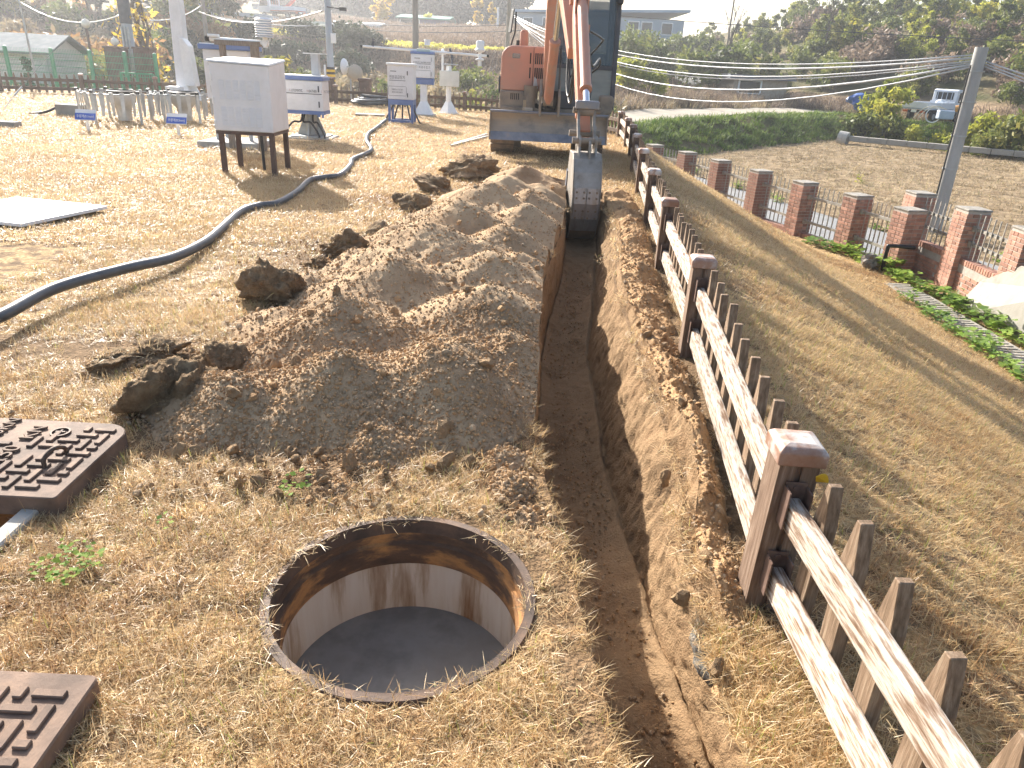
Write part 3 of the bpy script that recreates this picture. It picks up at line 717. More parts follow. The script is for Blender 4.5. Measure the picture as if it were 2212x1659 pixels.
def rounded_poly(pts, r, n=6):
    """pts CCW; r per corner"""
    out = []; N = len(pts)
    for i in range(N):
        p = Vector(pts[i]); a = (Vector(pts[i - 1]) - p).normalized(); b = (Vector(pts[(i + 1) % N]) - p).normalized(); rr = r[i]
        if rr <= 0: out.append(tuple(p)); continue
        h = a.angle(b); d = rr / math.tan(h / 2); c = p + (a + b).normalized() * (rr / math.sin(h / 2))
        s, e = p + a * d, p + b * d
        for k in range(n + 1):
            t = k / n; q = s.lerp(e, t) - c; out.append(tuple(c + q.normalized() * rr))
    return out
m_cover = mat('cover_iron', [(.3, (.085, .055, .040)), (.5, (.16, .105, .075)), (.66, (.24, .155, .105)), (.8, (.13, .09, .068))], scale=7, detail=9, rough=.8, metal=.05, bump=.4, bscale=60, dist=.004)
def cover(name, x0, x1, y0, y1, zt, thick, label, letters, handle, ang=0.0, seed=1):
    """rectangular cast iron lid with raised interlocking bars, right end cut on a slant with one rounded corner"""
    t = thing(name, ((x0 + x1) / 2, (y0 + y1) / 2, 0), label, 'manhole cover')
    poly = rounded_poly([(x0, y0), (x1, y0), (x1, y1), (x0, y1)], [.02, .015, .10 if seed == 1 else .02, .02])
    pl = MB().prism(poly, zt - thick, zt, 'z').build('plate', m_cover, t, bevel=.004)
    bar_l = box_mesh('bar', (.076, .023, .010), m_cover, .0025); bar_s = box_mesh('bar_short', (.034, .023, .010), m_cover, .0025)
    step = .045; ny = int((y1 - y0 - .06) / step); nx = int((x1 - x0 - .06) / step); rg = random.Random(seed)
    used = set(); n = 0
    for j in range(ny):
        for i in range(nx - 1, -1, -1):
            if (i, j) in used: continue
            px = x1 - .035 - (nx - 1 - i) * step - step / 2; py = y0 + .035 + j * step + step / 2
            if any(a < px < b and c < py < d for a, b, c, d in letters[1]): continue
            if (x1 - px) < .10 and (y1 - py) < .10 and seed == 1 and math.hypot(px - (x1 - .10), py - (y1 - .10)) > .075: continue
            c4 = (i - j) % 4                      # herringbone of short bars
            if n >= 290 or c4 in (1, 2): continue
            if c4 == 0: inst(bar_l if i < nx - 1 else bar_s, 'raised_bar', (px + (step / 2 if i < nx - 1 else 0), py, zt + .004), t)
            else: inst(bar_l if j < ny - 1 else bar_s, 'raised_bar', (px, py + (step / 2 if j < ny - 1 else 0), zt + .004), t, (0, 0, math.pi / 2))
            n += 1
    for body, size, lx, ly in letters[0]:
        text(body, size, (lx, ly, zt + .006), (0, 0, math.pi / 2), m_cover, t, 'raised_lettering', .004)
    for hx, hy_, L in handle:
        MB().tube(bezier_path([(hx, hy_, zt - .005), (hx, hy_ + .004, zt + .03), (hx + .012, hy_ + L * .45, zt + .05), (hx + .02, hy_ + L * .9, zt + .03), (hx + .02, hy_ + L, zt - .005)], 5), .008, 8).build('handle', m_rust, t, smooth=True)
    return t
c1 = cover('manhole_cover', -2.42, -1.475, 1.975, 2.505, .075, .075, 'rusty rectangular manhole cover with rounded corner lying half over a pit by the heap',
      ([('150', .085, -1.80, 2.22), ('KN', .075, -1.80, 2.39), ('150KN', .07, -1.93, 2.39)], [(-1.87, -1.755, 2.14, 2.30), (-1.99, -1.755, 2.34, 2.45), (-1.755, -1.665, 2.36, 2.45), (-2.2, -1.755, 2.14, 2.30)]), [(-1.62, 2.16, .10)], seed=1)
MB().lathe([(.036, .074), (.036, .083), (.029, .083), (.029, .074)], (-1.71, 2.405, 0), 20).build('raised_emblem', m_rust, c1)
MB().beam((-1.728, 2.405, .079), (-1.692, 2.405, .079), .007, .009).beam((-1.71, 2.39, .079), (-1.71, 2.42, .079), .007, .009).build('raised_emblem', m_rust, c1)
c2 = cover('manhole_cover', -1.86, -.955, .62, 1.285, .055, .05, 'rusty rectangular manhole cover with raised bars lying flat on the dry grass', ([], []), [(-1.17, 1.01, .09)], seed=2)
pit = thing('pit_opening', (-2.15, 1.85, 0), 'rust stained open pit with a pale concrete rim under the manhole cover', 'pit')
a, b, c, d = PIT
mbp = MB()
for p, q in (((a, c), (b, c)), ((b, c), (b, d)), ((b, d), (a, d)), ((a, d), (a, c))):
    mbp.add([(p[0], p[1], .01), (q[0], q[1], .01), (q[0], q[1], -.6), (p[0], p[1], -.6)], [(0, 1, 2, 3)])
mbp.add([(a, c, -.6), (b, c, -.6), (b, d, -.6), (a, d, -.6)], [(0, 1, 2, 3)])
mbp.build('pit_wall', m_rust_in, pit)
MB().box((b + .03, (c + d) / 2, .002), (.06, d - c + .1, .05)).box(((a + b) / 2, c - .03, .002), (b - a - .002, .06, .045)).build('rim', m_conc, pit, bevel=.006)

# ---------------------------------------------------------------- wooden fences
def woodmat(name, cols, stretch, bump=.5, rough=.8):
    return mat(name, cols, scale=9, detail=9, rough=rough, bump=bump, bscale=9, dist=.006, stretch=stretch, vary=.12, spec=.25)
m_rail = woodmat('flaking_white_rail', [(.34, (.16, .095, .058)), (.43, (.27, .19, .135)), (.49, (.42, .355, .29)), (.56, (.54, .49, .425)), (.61, (.40, .32, .245)), (.68, (.24, .16, .11)), (.8, (.16, .095, .058))], (8, .9, 8))
m_post = woodmat('weathered_post', [(.35, (.125, .078, .052)), (.55, (.20, .135, .095)), (.7, (.29, .215, .16))], (9, 9, .9), .4)
m_picket = woodmat('weathered_picket', [(.33, (.11, .075, .045)), (.5, (.21, .14, .09)), (.66, (.30, .22, .15)), (.8, (.18, .165, .10))], (10, 10, .8), .4)
m_cap = mat('post_cap_plastic', [(.38, (.30, .15, .09)), (.50, (.36, .22, .16)), (.6, (.55, .50, .46))], scale=7, detail=6, rough=.5, spec=.4, vary=.25)
m_brk = mat('bracket_brown', [(.35, (.10, .06, .045)), (.65, (.17, .11, .085))], scale=20, rough=.5, spec=.5)
m_dark = mat('dark_hole', [(.3, (.012, .011, .010)), (.7, (.02, .018, .016))], rough=.9)

def post_mesh(h, w):
    b = MB()
    g = .008; d = .010; x = w / 2
    prof = [(-x, -x), (-g, -x), (-g, -x + d), (g, -x + d), (g, -x), (x, -x), (x, x), (g, x), (g, x - d), (-g, x - d), (-g, x), (-x, x)]
    b.prism(prof, -.25, h - .04, 'z'); o = b.build('post', m_post, origin=(0, 0, 0)); me = o.data; bpy.data.objects.remove(o); return me
def cap_mesh(w):
    b = MB(); x = w / 2 + .011
    ring = lambda r, z: [(-r, -r, z), (r, -r, z), (r, r, z), (-r, r, z)]
    b.add(ring(x, -.04) + ring(x + .001, .0) + ring(x - .012, .013) + ring(x - .03, .018),
          [(3, 2, 1, 0)] + [(4 * k + i, 4 * k + (i + 1) % 4, 4 * k + 4 + (i + 1) % 4, 4 * k + 4 + i) for k in range(3) for i in range(4)] + [(12, 13, 14, 15)])
    o = b.build('post_cap', m_cap, origin=(0, 0, 0), bevel=.004, seg=2); me = o.data; bpy.data.objects.remove(o); return me
def picket_mesh(h, w, th):
    b = MB(); x = w / 2
    b.prism([(-x, 0.02), (x, 0.02), (x, h - .12), (x * .30, h), (-x * .30, h), (-x, h - .12)], -th / 2, th / 2, 'x')
    o = b.build('picket', m_picket, origin=(0, 0, 0), bevel=.002); me = o.data; bpy.data.objects.remove(o); return me
m_darkrail = woodmat('backlit_dark_rail', [(.33, (.07, .045, .03)), (.5, (.13, .085, .055)), (.7, (.19, .13, .085))], (12, 1.1, 12))  # bare inside face of the rear fences, their backlit shade put into the brown
POST_H, POST_W = .56, .108
ME_POST, ME_CAP = post_mesh(POST_H, POST_W), cap_mesh(POST_W)
ME_PICKS = [picket_mesh(.515 + .012 * k, .068, .034) for k in (-1, 0, 1)]
def bracket_mesh():
    b = MB(); b.box((0, .012, 0), (.058, .004, .135)); b.box((-.029, .035, 0), (.004, .05, .115)); b.box((.029, .035, 0), (.004, .05, .115)); b.cyl((0, .013, .05), (0, .019, .05), .009, n=8)
    o = b.build('rail_bracket', m_brk, origin=(0, 0, 0)); me = o.data; bpy.data.objects.remove(o); return me
ME_BRK = bracket_mesh()
def wood_fence(name, pts, label, side=1, npick=10, zf=None, brackets=True, rail_m=None):
    root = thing(name, (pts[0][0], pts[0][1], 0), label, 'fence')
    rz = lambda x, y: float(lawn_z(x, y)) if zf is None else zf
    N = len(pts); rnd = random.Random(len(label))
    for i, (x, y) in enumerate(pts):
        a = pts[max(i - 1, 0)]; b = pts[min(i + 1, N - 1)]; ang = math.atan2(b[1] - a[1], b[0] - a[0]) - math.pi / 2
        z = rz(x, y); lean = (rnd.uniform(-.02, .02), rnd.uniform(-.02, .02), ang)
        p = inst(ME_POST, 'post', (x, y, z), root, lean)
        c = bpy.data.objects.new('post_cap', ME_CAP); COL.objects.link(c); c.parent = p; c.location = (0, 0, POST_H - .015)
        if brackets:
            for s, ok in ((1, i < N - 1), (-1, i > 0)):
                if not ok: continue
                for zz in (.37, .14):
                    k = bpy.data.objects.new('rail_bracket', ME_BRK); COL.objects.link(k); k.parent = p; k.location = (0, s * (POST_W / 2 - .004), zz + .02); k.rotation_euler = (0, 0, 0 if s > 0 else math.pi)
    for i in range(N - 1):
        a, b = Vector((*pts[i], rz(*pts[i]))), Vector((*pts[i + 1], rz(*pts[i + 1])))
        d = (b - a); L = d.length; d.normalize(); nrm = Vector((d.y, -d.x, 0)) * side; ang = math.atan2(d.y, d.x) - math.pi / 2
        for zz in (.365, .135):
            rb = MB().box((0, 0, 0), (.042, L - .13, .086))
            o = rb.build('rail', rail_m or m_rail, None, bevel=.007, seg=2, origin=(0, 0, 0)); o.parent = root
            o.location = (a + b) / 2 + Vector((0, 0, zz)) - root.location; o.rotation_euler = (math.atan2(b.z - a.z, L) + rnd.uniform(-.004, .004), rnd.uniform(-.03, .03), ang)
        n = npick if isinstance(npick, int) else max(3, int(L / npick))
        for k in range(n):
            t = (k + .5) / n * (L - .16) + .08
            q = a + d * t + nrm * (.021 + .019)
            inst(ME_PICKS[rnd.randrange(3)], 'picket', (q.x, q.y, q.z + .005), root, (rnd.uniform(-.02, .02), rnd.uniform(-.015, .015), ang + rnd.uniform(-.03, .03)))
    return root
wood_fence('wooden_fence', FENCE_R[:10], 'low weathered picket fence with flaking white rails along the trench', 1, 10)
BACK = [FENCE_R[9], FENCE_R[10], FENCE_R[11], FENCE_R[12], (-1.9, 23.8), (-3.9, 23.6), (-5.9, 23.9), (-7.9, 23.6)]
wood_fence('wooden_fence', BACK, 'low dark picket fence closing the lawn behind the excavator and the hose coil', 1, .2, brackets=False, rail_m=m_darkrail)
LEFT = [(-9.0, 23.2), (-10.9, 22.7), (-12.8, 22.2), (-14.7, 21.5), (-16.6, 20.6), (-18.4, 19.6)]
wood_fence('wooden_fence', LEFT, 'low dark picket fence in front of the green mesh fence', 1, .2, brackets=False, rail_m=m_darkrail)

# yellow ginkgo leaf caught on a picket
p = G(1762, 1040, .47)
lf = [(0, 0, 0)] + [(.03 * math.sin(t) * (1 + .08 * math.sin(9 * t)), .004 * math.cos(3 * t), .034 * math.cos(t)) for t in np.linspace(-1.0, 1.0, 9)]
lm = MB().add([(a * 1.0, b - .001, c) for a, b, c in lf] + [(a, b + .001, c) for a, b, c in lf], [tuple(range(10)), tuple(reversed(range(10, 20)))] + [(i, (i + 1) % 10, 10 + (i + 1) % 10, 10 + i) for i in range(10)])
m_gink = leafmat('ginkgo_yellow', [(.1, (.55, .36, .03)), (.5, (.78, .58, .06)), (.9, (.66, .52, .10))], trans=.45)
o = lm.build('fallen_leaf', m_gink, origin=(0, 0, 0)); o.location = (p[0], p[1], p[2]); o.rotation_euler = (.5, .5, .3)
tag(o, 'yellow fan shaped leaf caught on a fence picket', 'leaf')

# broken concrete chunk sticking out of the right trench wall
def lump(name, loc, size, material, seed, label, cat, rot=(0, 0, 0), sub=3, amp=.4):
    o = inst(rock_mesh(name, seed, material, sub, amp, .8), name, loc, None, rot, size); tag(o, label, cat); return o
m_oldconc = mat('old_concrete', [(.35, (.20, .19, .17)), (.5, (.40, .37, .32)), (.62, (.33, .22, .13))], scale=2.5, detail=8, rough=.95, bump=1, bscale=7, dist=.08)
lump('concrete_chunk', (.645, 1.62, -.09), (.075, .13, .09), m_oldconc, 71, 'broken concrete chunk caked in soil jutting from the trench wall', 'concrete', (0, .3, .2))
lump('soil_lump', (.63, 1.40, -.05), (.07, .08, .06), m_soil2, 73, 'orange soil lump at the near end of the trench by the fence', 'soil lump')

# ---------------------------------------------------------------- brick fence with steel railings
m_brick = mat('brick', [(.3, (.24, .12, .085)), (.5, (.34, .18, .125)), (.7, (.42, .25, .185))], scale=2.5, detail=5, rough=.9, bump=.5, bscale=60, dist=.003, vary=.28)
m_mort = mat('mortar', [(.3, (.30, .26, .22)), (.7, (.42, .38, .33))], scale=12, rough=.95, bump=.4, bscale=60, dist=.003)
m_capst = mat('cap_stone', [(.3, (.16, .145, .12)), (.6, (.30, .275, .24))], scale=10, rough=.95, bump=.6, bscale=50, dist=.006)
m_steel = mat('galvanised_rail', [(.3, (.22, .20, .17)), (.6, (.36, .335, .29))], scale=12, rough=.5, metal=.25)
m_coping = mat('coping', [(.3, (.20, .19, .18)), (.7, (.30, .29, .27))], scale=9, rough=.95, bump=.4, bscale=60, dist=.004)
BR_S, BR_L = box_mesh('brick', (.19, .09, .057), m_brick, .004), None
def brick_fence(name, pts, zb, ptop, wtop, label, ncap, out):
    """pts pillar centres; bricks pinwheel round each pillar and in running bond in the wall"""
    root = thing(name, (pts[0][0], pts[0][1], zb), label, 'fence')
    W = .39; bricks = []
    N = len(pts)
    for i, (x, y) in enumerate(pts):
        a = pts[max(i - 1, 0)]; b = pts[min(i + 1, N - 1)]; ang = math.atan2(b[1] - a[1], b[0] - a[0])
        R = Matrix.Rotation(ang, 3, 'Z'); c = Vector((x, y, 0))
        MB().box((x, y, (zb + ptop) / 2), (W - .016, W - .016, ptop - zb), R).build('pillar_core', m_mort, root)
        MB().box((x, y, ptop + .012), (W + .012, W + .012, .034), R).build('pillar_cap', m_capst, root, bevel=.012, seg=2)
        ncr = int((ptop - zb) / .067)
        for k in range(ncr):
            z = zb + .033 + k * .067
            for sd in range(4):
                Rs = R @ Matrix.Rotation(sd * math.pi / 2, 3, 'Z')
                offs = ((-.1, .19), (.05, .09)) if k % 2 == 0 else ((.1, .19), (-.05, .09))
                for ox, ln in offs:
                    q = c + Rs @ Vector((ox, -(W / 2 - .045), 0)); bricks.append((Vector((q.x, q.y, z)), ang + sd * math.pi / 2, ln / .19, Rs @ Vector((0, -1, 0))))
    for i in range(N - 1):
        a, b = Vector((*pts[i], 0)), Vector((*pts[i + 1], 0)); d = b - a; L = d.length - W; d.normalize(); ang = math.atan2(d.y, d.x); R = Matrix.Rotation(ang, 3, 'Z'); mid = (a + b) / 2
        MB().box((mid.x, mid.y, (zb + wtop) / 2), (L - .002, .172, wtop - zb), R).build('wall_core', m_mort, root)
        nrm = Vector((d.y, -d.x, 0))
        ncr = max(1, int((wtop - zb - .095) / .067)); nb = max(2, int(L / .2))
        for k in range(ncr):
            for j in range(nb):
                for sgn in (1, -1):
                    q = mid + d * ((j + .5 + (.25 if k % 2 else -.25) * (0 < j < nb - 1)) / nb - .5) * L + nrm * sgn * .048
                    bricks.append((Vector((q.x, q.y, zb + .033 + k * .067)), ang, L / nb / .2 * .97, nrm * sgn))
        for j in range(int(L / .068)):
            q = mid + d * ((j + .5) / int(L / .068) - .5) * L; bricks.append((Vector((q.x, q.y, wtop + .012)), ang + math.pi / 2, 1.0, Vector((0, 0, 1)), 'soldier'))
        # steel railing
        rz = (wtop + .30, ptop - .27) if ptop - wtop > .7 else (wtop + .22, ptop - .2)
        for z in rz:
            MB().beam((*(a + d * (W / 2 - .01)).to_2d(), z), (*(b - d * (W / 2 - .01)).to_2d(), z), .035, .05).build('rail', m_steel, root)
            for q in (a + d * (W / 2 + .012), b - d * (W / 2 + .012)):
                MB().cyl((q.x, q.y, z - .045), (q.x, q.y, z + .045), .05, n=10).build('rail_socket', m_steel, root)
        nbar = 8
        bar = MB().box((0, 0, 0), (.017, .017, ptop - wtop - .10)).build('bar', m_steel, origin=(0, 0, 0)); bme = bar.data; bpy.data.objects.remove(bar)
        for j in range(nbar):
            q = a.lerp(b, .5) + d * ((j + .5) / nbar - .5) * (L - .06); inst(bme, 'bar', (q.x + nrm.x * out * .03, q.y + nrm.y * out * .03, (wtop + ptop) / 2 + .03), root, (0, 0, ang))
    def rank(t):
        v = Vector(CAM) - t[0]; f = t[3].dot(v.normalized()); return (f <= 0.02, v.length)
    bricks.sort(key=rank); rest = MB()
    for n, t in enumerate(bricks):
        sol = len(t) > 4
        if n < 295:
            inst(BR_S, 'brick', t[0], root, (math.pi / 2 if sol else 0, 0, t[1] + (0 if not sol else 0)), (t[2], 1, 1))
        else:
            R = Matrix.Rotation(t[1], 3, 'Z') @ (Matrix.Rotation(math.pi / 2, 3, 'X') if sol else Matrix.Identity(3)); rest.box(t[0], (.19 * t[2], .09, .057), R)
    if rest.v: rest.build('bricks', m_brick, root)['kind'] = 'stuff'
    return root
brick_fence('brick_fence', [(7.35, 13.75), (7.42, 12.15), (7.38, 10.55), (7.3, 8.95)], -1.78, -.40, -1.22, 'red brick fence with pale steel railings standing over leafy green plants', 1, 1)
brick_fence('brick_fence', [(6.95, 13.2), (6.62, 14.62), (6.10, 16.12), (5.62, 17.75), (5.10, 19.5), (4.55, 21.1), (3.9, 22.7)], -2.0, -.62, -1.70, 'dark brick pillar fence with steel railings half hidden behind the grass bank', 1, 1)
# slab of bare concrete leaning on the near brick pillar, pipe elbow, rough stone
m_wh = mat('stained_white_concrete', [(.3, (.22, .20, .165)), (.5, (.34, .315, .27)), (.75, (.26, .235, .195))], scale=2.2, detail=9, rough=.9, bump=.35, bscale=25, dist=.01)
sb = MB().add([(6.95, 9.0, -1.9), (6.80, 11.05, -1.9), (7.16, 11.02, -1.30), (7.20, 10.3, -.86), (7.12, 9.0, -.86), (7.28, 9.0, -1.9), (7.18, 11.05, -1.9), (7.24, 11.03, -1.32), (7.30, 10.3, -.88), (7.26, 9.0, -.88)],
              [(0, 1, 2, 3, 4), (9, 8, 7, 6, 5), (0, 5, 6, 1), (1, 6, 7, 2), (2, 7, 8, 3), (3, 8, 9, 4), (4, 9, 5, 0)]).build('concrete_slab', m_wh, bevel=.015, seg=2)
tag(sb, 'stained pale concrete slab leaning against the brick fence', 'concrete')
m_black = mat('black_plastic', [(.3, (.012, .012, .013)), (.7, (.024, .024, .026))], rough=.4)
pp = G(1940, 570, -1.72)
o = MB().tube(bezier_path([(6.62, 13.0, -1.8), (6.62, 13.0, -1.30), (6.66, 12.99, -1.235), (6.95, 12.92, -1.23), (7.05, 12.9, -1.23)], 6), .035, 10).build('drain_pipe', m_black, smooth=True); tag(o, 'black plastic drain pipe elbow at the corner of the brick fence', 'pipe')
lump('rough_stone', (6.42, 13.1, -1.62), (.20, .13, .2), m_oldconc, 75, 'rough pale stone leaning beside the black drain pipe', 'stone', (0, .5, .4))
# slotted concrete drain covers between the plants
m_drain = mat('drain_concrete', [(.3, (.20, .18, .15)), (.6, (.34, .31, .26))], scale=8, rough=.95, bump=.6, bscale=40, dist=.006)
for i, y in enumerate((8.0, 8.62, 9.24, 9.86, 10.48, 11.1, 11.72)):
    t = thing('drain_cover', (6.42, y, float(lawn_z(6.42, y))), 'slotted concrete drain cover between the two rows of plants', 'drain cover', 'drain covers along the brick fence')
    z = float(lawn_z(6.42, y)) + .02
    for k in range(6): MB().box((6.42, y - .25 + k * .1, z), (.36, .065, .06)).build('slat', m_drain, t, bevel=.006)
    for ex_ in (6.23, 6.61): MB().box((ex_, y, z - .002), (.05, .6, .055)).build('edge', m_drain, t)
# leafy plants along the foot of the brick fence
m_leafy = leafmat('broad_leaf', [(.1, (.07, .13, .025)), (.45, (.19, .30, .05)), (.75, (.34, .45, .08)), (.95, (.50, .52, .10))], trans=.35, rough=.35, spec=.5)
plants = [proto('leaves', *weed_mesh(55, .20, .13, 500 + i, .20), m_leafy).data for i in range(4)]
rg = random.Random(3)
def plant(x, y, s, lab, grp):
    o = inst(plants[rg.randrange(4)], 'leafy_plant', (x, y, float(lawn_z(x, y))), None, (0, 0, rg.uniform(0, 6)), (s, s, s * rg.uniform(.8, 1.2))); tag(o, lab, 'plant', grp)
for k in range(26):
    y = 8.9 + k * .25 + rg.uniform(-.08, .08); plant(np.interp(y, [8, 13, 16], [6.85, 6.75, 6.0]) + rg.uniform(-.12, .10), y, rg.uniform(.65, 1.15), 'broad leaved green plant at the foot of the brick fence', 'plants at the foot of the brick fence')
for k in range(15):
    y = 6.9 + k * .28 + rg.uniform(-.1, .1); plant(np.interp(y, [6, 9, 12], [5.95, 6.0, 6.1]) + rg.uniform(-.08, .1), y, rg.uniform(.5, .95), 'broad leaved green plant between the grass bank and the drain covers', 'plants along the foot of the grass bank')
# ================================================================ weather station instruments on the lawn
m_white = mat('white_enamel', [(.3, (.66, .66, .66)), (.55, (.74, .74, .75)), (.8, (.60, .59, .57))], scale=3, detail=6, rough=.45, rough2=.6, spec=.4, bump=.03, bscale=30)
m_white2 = mat('white_paint', [(.3, (.70, .70, .69)), (.6, (.80, .80, .79)), (.85, (.62, .60, .56))], scale=4, detail=6, rough=.4)
m_blue = mat('blue_enamel', [(.3, (.09, .15, .33)), (.6, (.13, .20, .42)), (.85, (.16, .22, .38))], scale=4, rough=.45)
m_brownleg = mat('brown_steel', [(.3, (.055, .032, .025)), (.6, (.10, .055, .04)), (.8, (.16, .085, .05))], scale=7, rough=.6)
m_galv = mat('galvanised', [(.3, (.30, .31, .31)), (.6, (.46, .47, .46)), (.8, (.36, .35, .33))], scale=6, detail=7, rough=.5, metal=.6)
m_alu = mat('dull_aluminium', [(.3, (.40, .40, .38)), (.6, (.56, .56, .54)), (.8, (.46, .42, .36))], scale=5, detail=6, rough=.5, metal=.5, vary=.15)
m_grey = mat('grey_paint', [(.3, (.34, .35, .36)), (.7, (.44, .45, .46))], scale=6, rough=.55)
m_ink = mat('dark_lettering', [(.3, (.05, .055, .07)), (.7, (.08, .085, .10))], rough=.6)
m_inkred = mat('faded_red_lettering', [(.3, (.55, .42, .42)), (.7, (.62, .50, .50))], rough=.6)
m_hose = mat('grey_corrugated_hose', [(.3, (.055, .060, .068)), (.7, (.10, .107, .118))], scale=8, rough=.38, spec=.5)
m_cable = mat('black_cable', [(.3, (.015, .015, .017)), (.7, (.03, .03, .033))], rough=.45)
m_oldwood = woodmat('grey_timber', [(.3, (.16, .125, .095)), (.55, (.26, .21, .165)), (.75, (.33, .28, .23))], (9, 9, 1), .4)
HPI = math.pi / 2
def span(px0, px1, pyt, pyb, y):
    mid = (pyt + pyb) / 2; a, b = YY(px0, mid, y), YY(px1, mid, y); c = (px0 + px1) / 2
    return a[0], b[0], YY(c, pyb, y)[2], YY(c, pyt, y)[2]

# --- louvred cabinet on four brown legs
x0, x1, y0, y1, zb, zt = -3.77, -3.06, 9.22, 9.84, .52, 1.315
lc = thing('louvred_cabinet', ((x0 + x1) / 2, (y0 + y1) / 2, 0), 'white louvred steel cabinet standing on four brown legs', 'cabinet')
MB().add([(x0, y0, zb), (x1, y0, zb), (x1, y1, zb), (x0, y1, zb), (x0, y0, zt - .03), (x1, y0, zt - .05), (x1, y1, zt), (x0, y1, zt)], [(3, 2, 1, 0), (4, 5, 6, 7), (0, 1, 5, 4), (1, 2, 6, 5), (2, 3, 7, 6), (3, 0, 4, 7)]).build('body', m_white, lc, bevel=.008)
MB().add([(x0 - .03, y0 - .015, zt - .024), (x1 + .012, y0 - .015, zt - .044), (x1 + .012, y1 + .01, zt + .006), (x0 - .03, y1 + .01, zt + .006), (x0 - .02, y0 - .008, zt - .006), (x1 + .004, y0 - .008, zt - .026), (x1 + .004, y1 + .004, zt + .026), (x0 - .02, y1 + .004, zt + .026)], [(3, 2, 1, 0), (4, 5, 6, 7), (0, 1, 5, 4), (1, 2, 6, 5), (2, 3, 7, 6), (3, 0, 4, 7)]).build('roof', m_white2, lc)
for px, py in ((x0 + .05, y0 + .04), (x1 - .04, y0 + .04), (x1 - .04, y1 - .04), (x0 + .05, y1 - .04)):
    MB().box((px, py, (zb - .03) / 2 - .02), (.055, .055, zb + .02)).build('leg', m_brownleg, lc)
fr = MB(); fr.box(((x0 + x1) / 2, y0 + .03, zb - .02), (x1 - x0 - .002, .05, .04)).box(((x0 + x1) / 2, y1 - .03, zb - .02), (x1 - x0 - .002, .05, .04)).box((x0 + .035, (y0 + y1) / 2, zb - .021), (.05, y1 - y0 - .12, .038)).box((x1 - .03, (y0 + y1) / 2, zb - .021), (.05, y1 - y0 - .12, .038)); fr.build('leg_frame', m_brownleg, lc)
lou = MB().add([(-.032, 0, -.004), (.032, 0, -.004), (.032, -.005, -.006), (-.032, -.005, -.006), (-.032, 0, .006), (.032, 0, .006)], [(0, 1, 2, 3), (3, 2, 5, 4), (0, 3, 4), (1, 5, 2)]).build('louvre', m_white, origin=(0, 0, 0)); lou_me = lou.data; bpy.data.objects.remove(lou)
for gz in (.585, .885):
    for c in range(6):
        for k in range(12):
            inst(lou_me, 'louvre', (x0 + .13 + c * .085, y0 - .0005, gz + k * .0185), lc)
for z in (.60, .86, 1.12): MB().box((x0 + .012, y0 - .006, z), (.024, .016, .075)).build('hinge', m_white2, lc, bevel=.002)
MB().tube(bezier_path([(-3.23, 9.6, .52), (-3.20, 9.55, .35), (-3.17, 9.5, .12), (-3.17, 9.5, 0)], 5), .025, 8).tube(bezier_path([(-3.36, 9.62, .52), (-3.34, 9.58, .3), (-3.33, 9.56, 0)], 5), .02, 8).build('cable_duct', m_cable, lc, smooth=True)

# --- cabinet with blue roof behind it, on a slab
bc = thing('blue_roofed_cabinet', (-4.72, 12.2, 0), 'white equipment cabinet with blue roof rim behind the louvred cabinet', 'cabinet')
bx0, bx1, bz0, bz1 = span(440, 541, 108, 215, 12.1)
MB().box(((bx0 + bx1) / 2, 12.35, (bz0 + bz1) / 2), (bx1 - bx0 - .04, .5, bz1 - bz0)).build('body', m_white, bc, bevel=.008)
MB().box(((bx0 + bx1) / 2, 12.35, bz1 + .035), (bx1 - bx0 + .06, .58, .07)).build('roof', m_blue, bc, bevel=.006)
MB().box(((bx0 + bx1) / 2, 12.35, bz1 + .078), (bx1 - bx0 + .02, .54, .018)).build('roof_top', m_white2, bc)
MB().box((bx0 + .30, 12.092, (bz0 + bz1) / 2), (.006, .014, bz1 - bz0 - .05)).box((bx0 + .12, 12.09, bz1 - .18), (.05, .02, .09)).box((bx0 + .12, 12.09, bz0 + .15), (.05, .02, .09)).build('door_hinge', m_galv, bc)
for sx in (bx0 + .1, bx1 - .1):
    for yy in (12.16, 12.54): MB().box((sx, yy, bz0 / 2 + .03), (.05, .05, bz0 - .06)).build('leg', m_grey, bc)
cs = MB().box((-4.66, 12.2, .04), (.95, .85, .09)).build('concrete_slab', m_conc, bevel=.01); tag(cs, 'low concrete slab under the blue roofed cabinet', 'slab')

# --- timber gantry carrying a white pipe with the plate stack sensor
gt_ = thing('sensor_gantry', (-4.5, 11.75, 0), 'grey timber gantry carrying a long white pipe above the cabinets', 'gantry')
gy_ = 11.75
p1, p2 = YY(484, 95, gy_), YY(553, 92, gy_)
for p, w in ((p1, .075), (p2, .11)): MB().box((p[0] - .03, gy_, p[2] / 2), (w, .09, p[2])).build('post', m_oldwood, gt_, bevel=.005)
MB().box(((p1[0] + p2[0]) / 2 - .03, gy_, p1[2] + .02), (p2[0] - p1[0] + .2, .10, .07)).build('beam', m_oldwood, gt_, bevel=.005)
a, b = YY(446, 83, gy_), YY(580, 93, gy_)
MB().cyl(a, b, .032, n=12).build('pipe', m_white2, gt_, smooth=True, angle=40)
MB().cyl((a[0] - .012, a[1], a[2] + .001), (a[0] + .05, a[1], a[2]), .038, n=12).build('pipe_end', m_dark, gt_)
MB().box((a[0] + .12, gy_ - .03, a[2] + .045), (.16, .07, .04)).build('terminal_box', m_white2, gt_, bevel=.006)
b2 = YY(573, 92, gy_)
sh = thing('radiation_shield', (b2[0], gy_, b2[2]), 'stack of white ribbed plates forming a radiation shield on the pipe end', 'sensor')
zt_ = YY(570, 37, gy_)[2]; zb_ = YY(573, 80, gy_)[2]
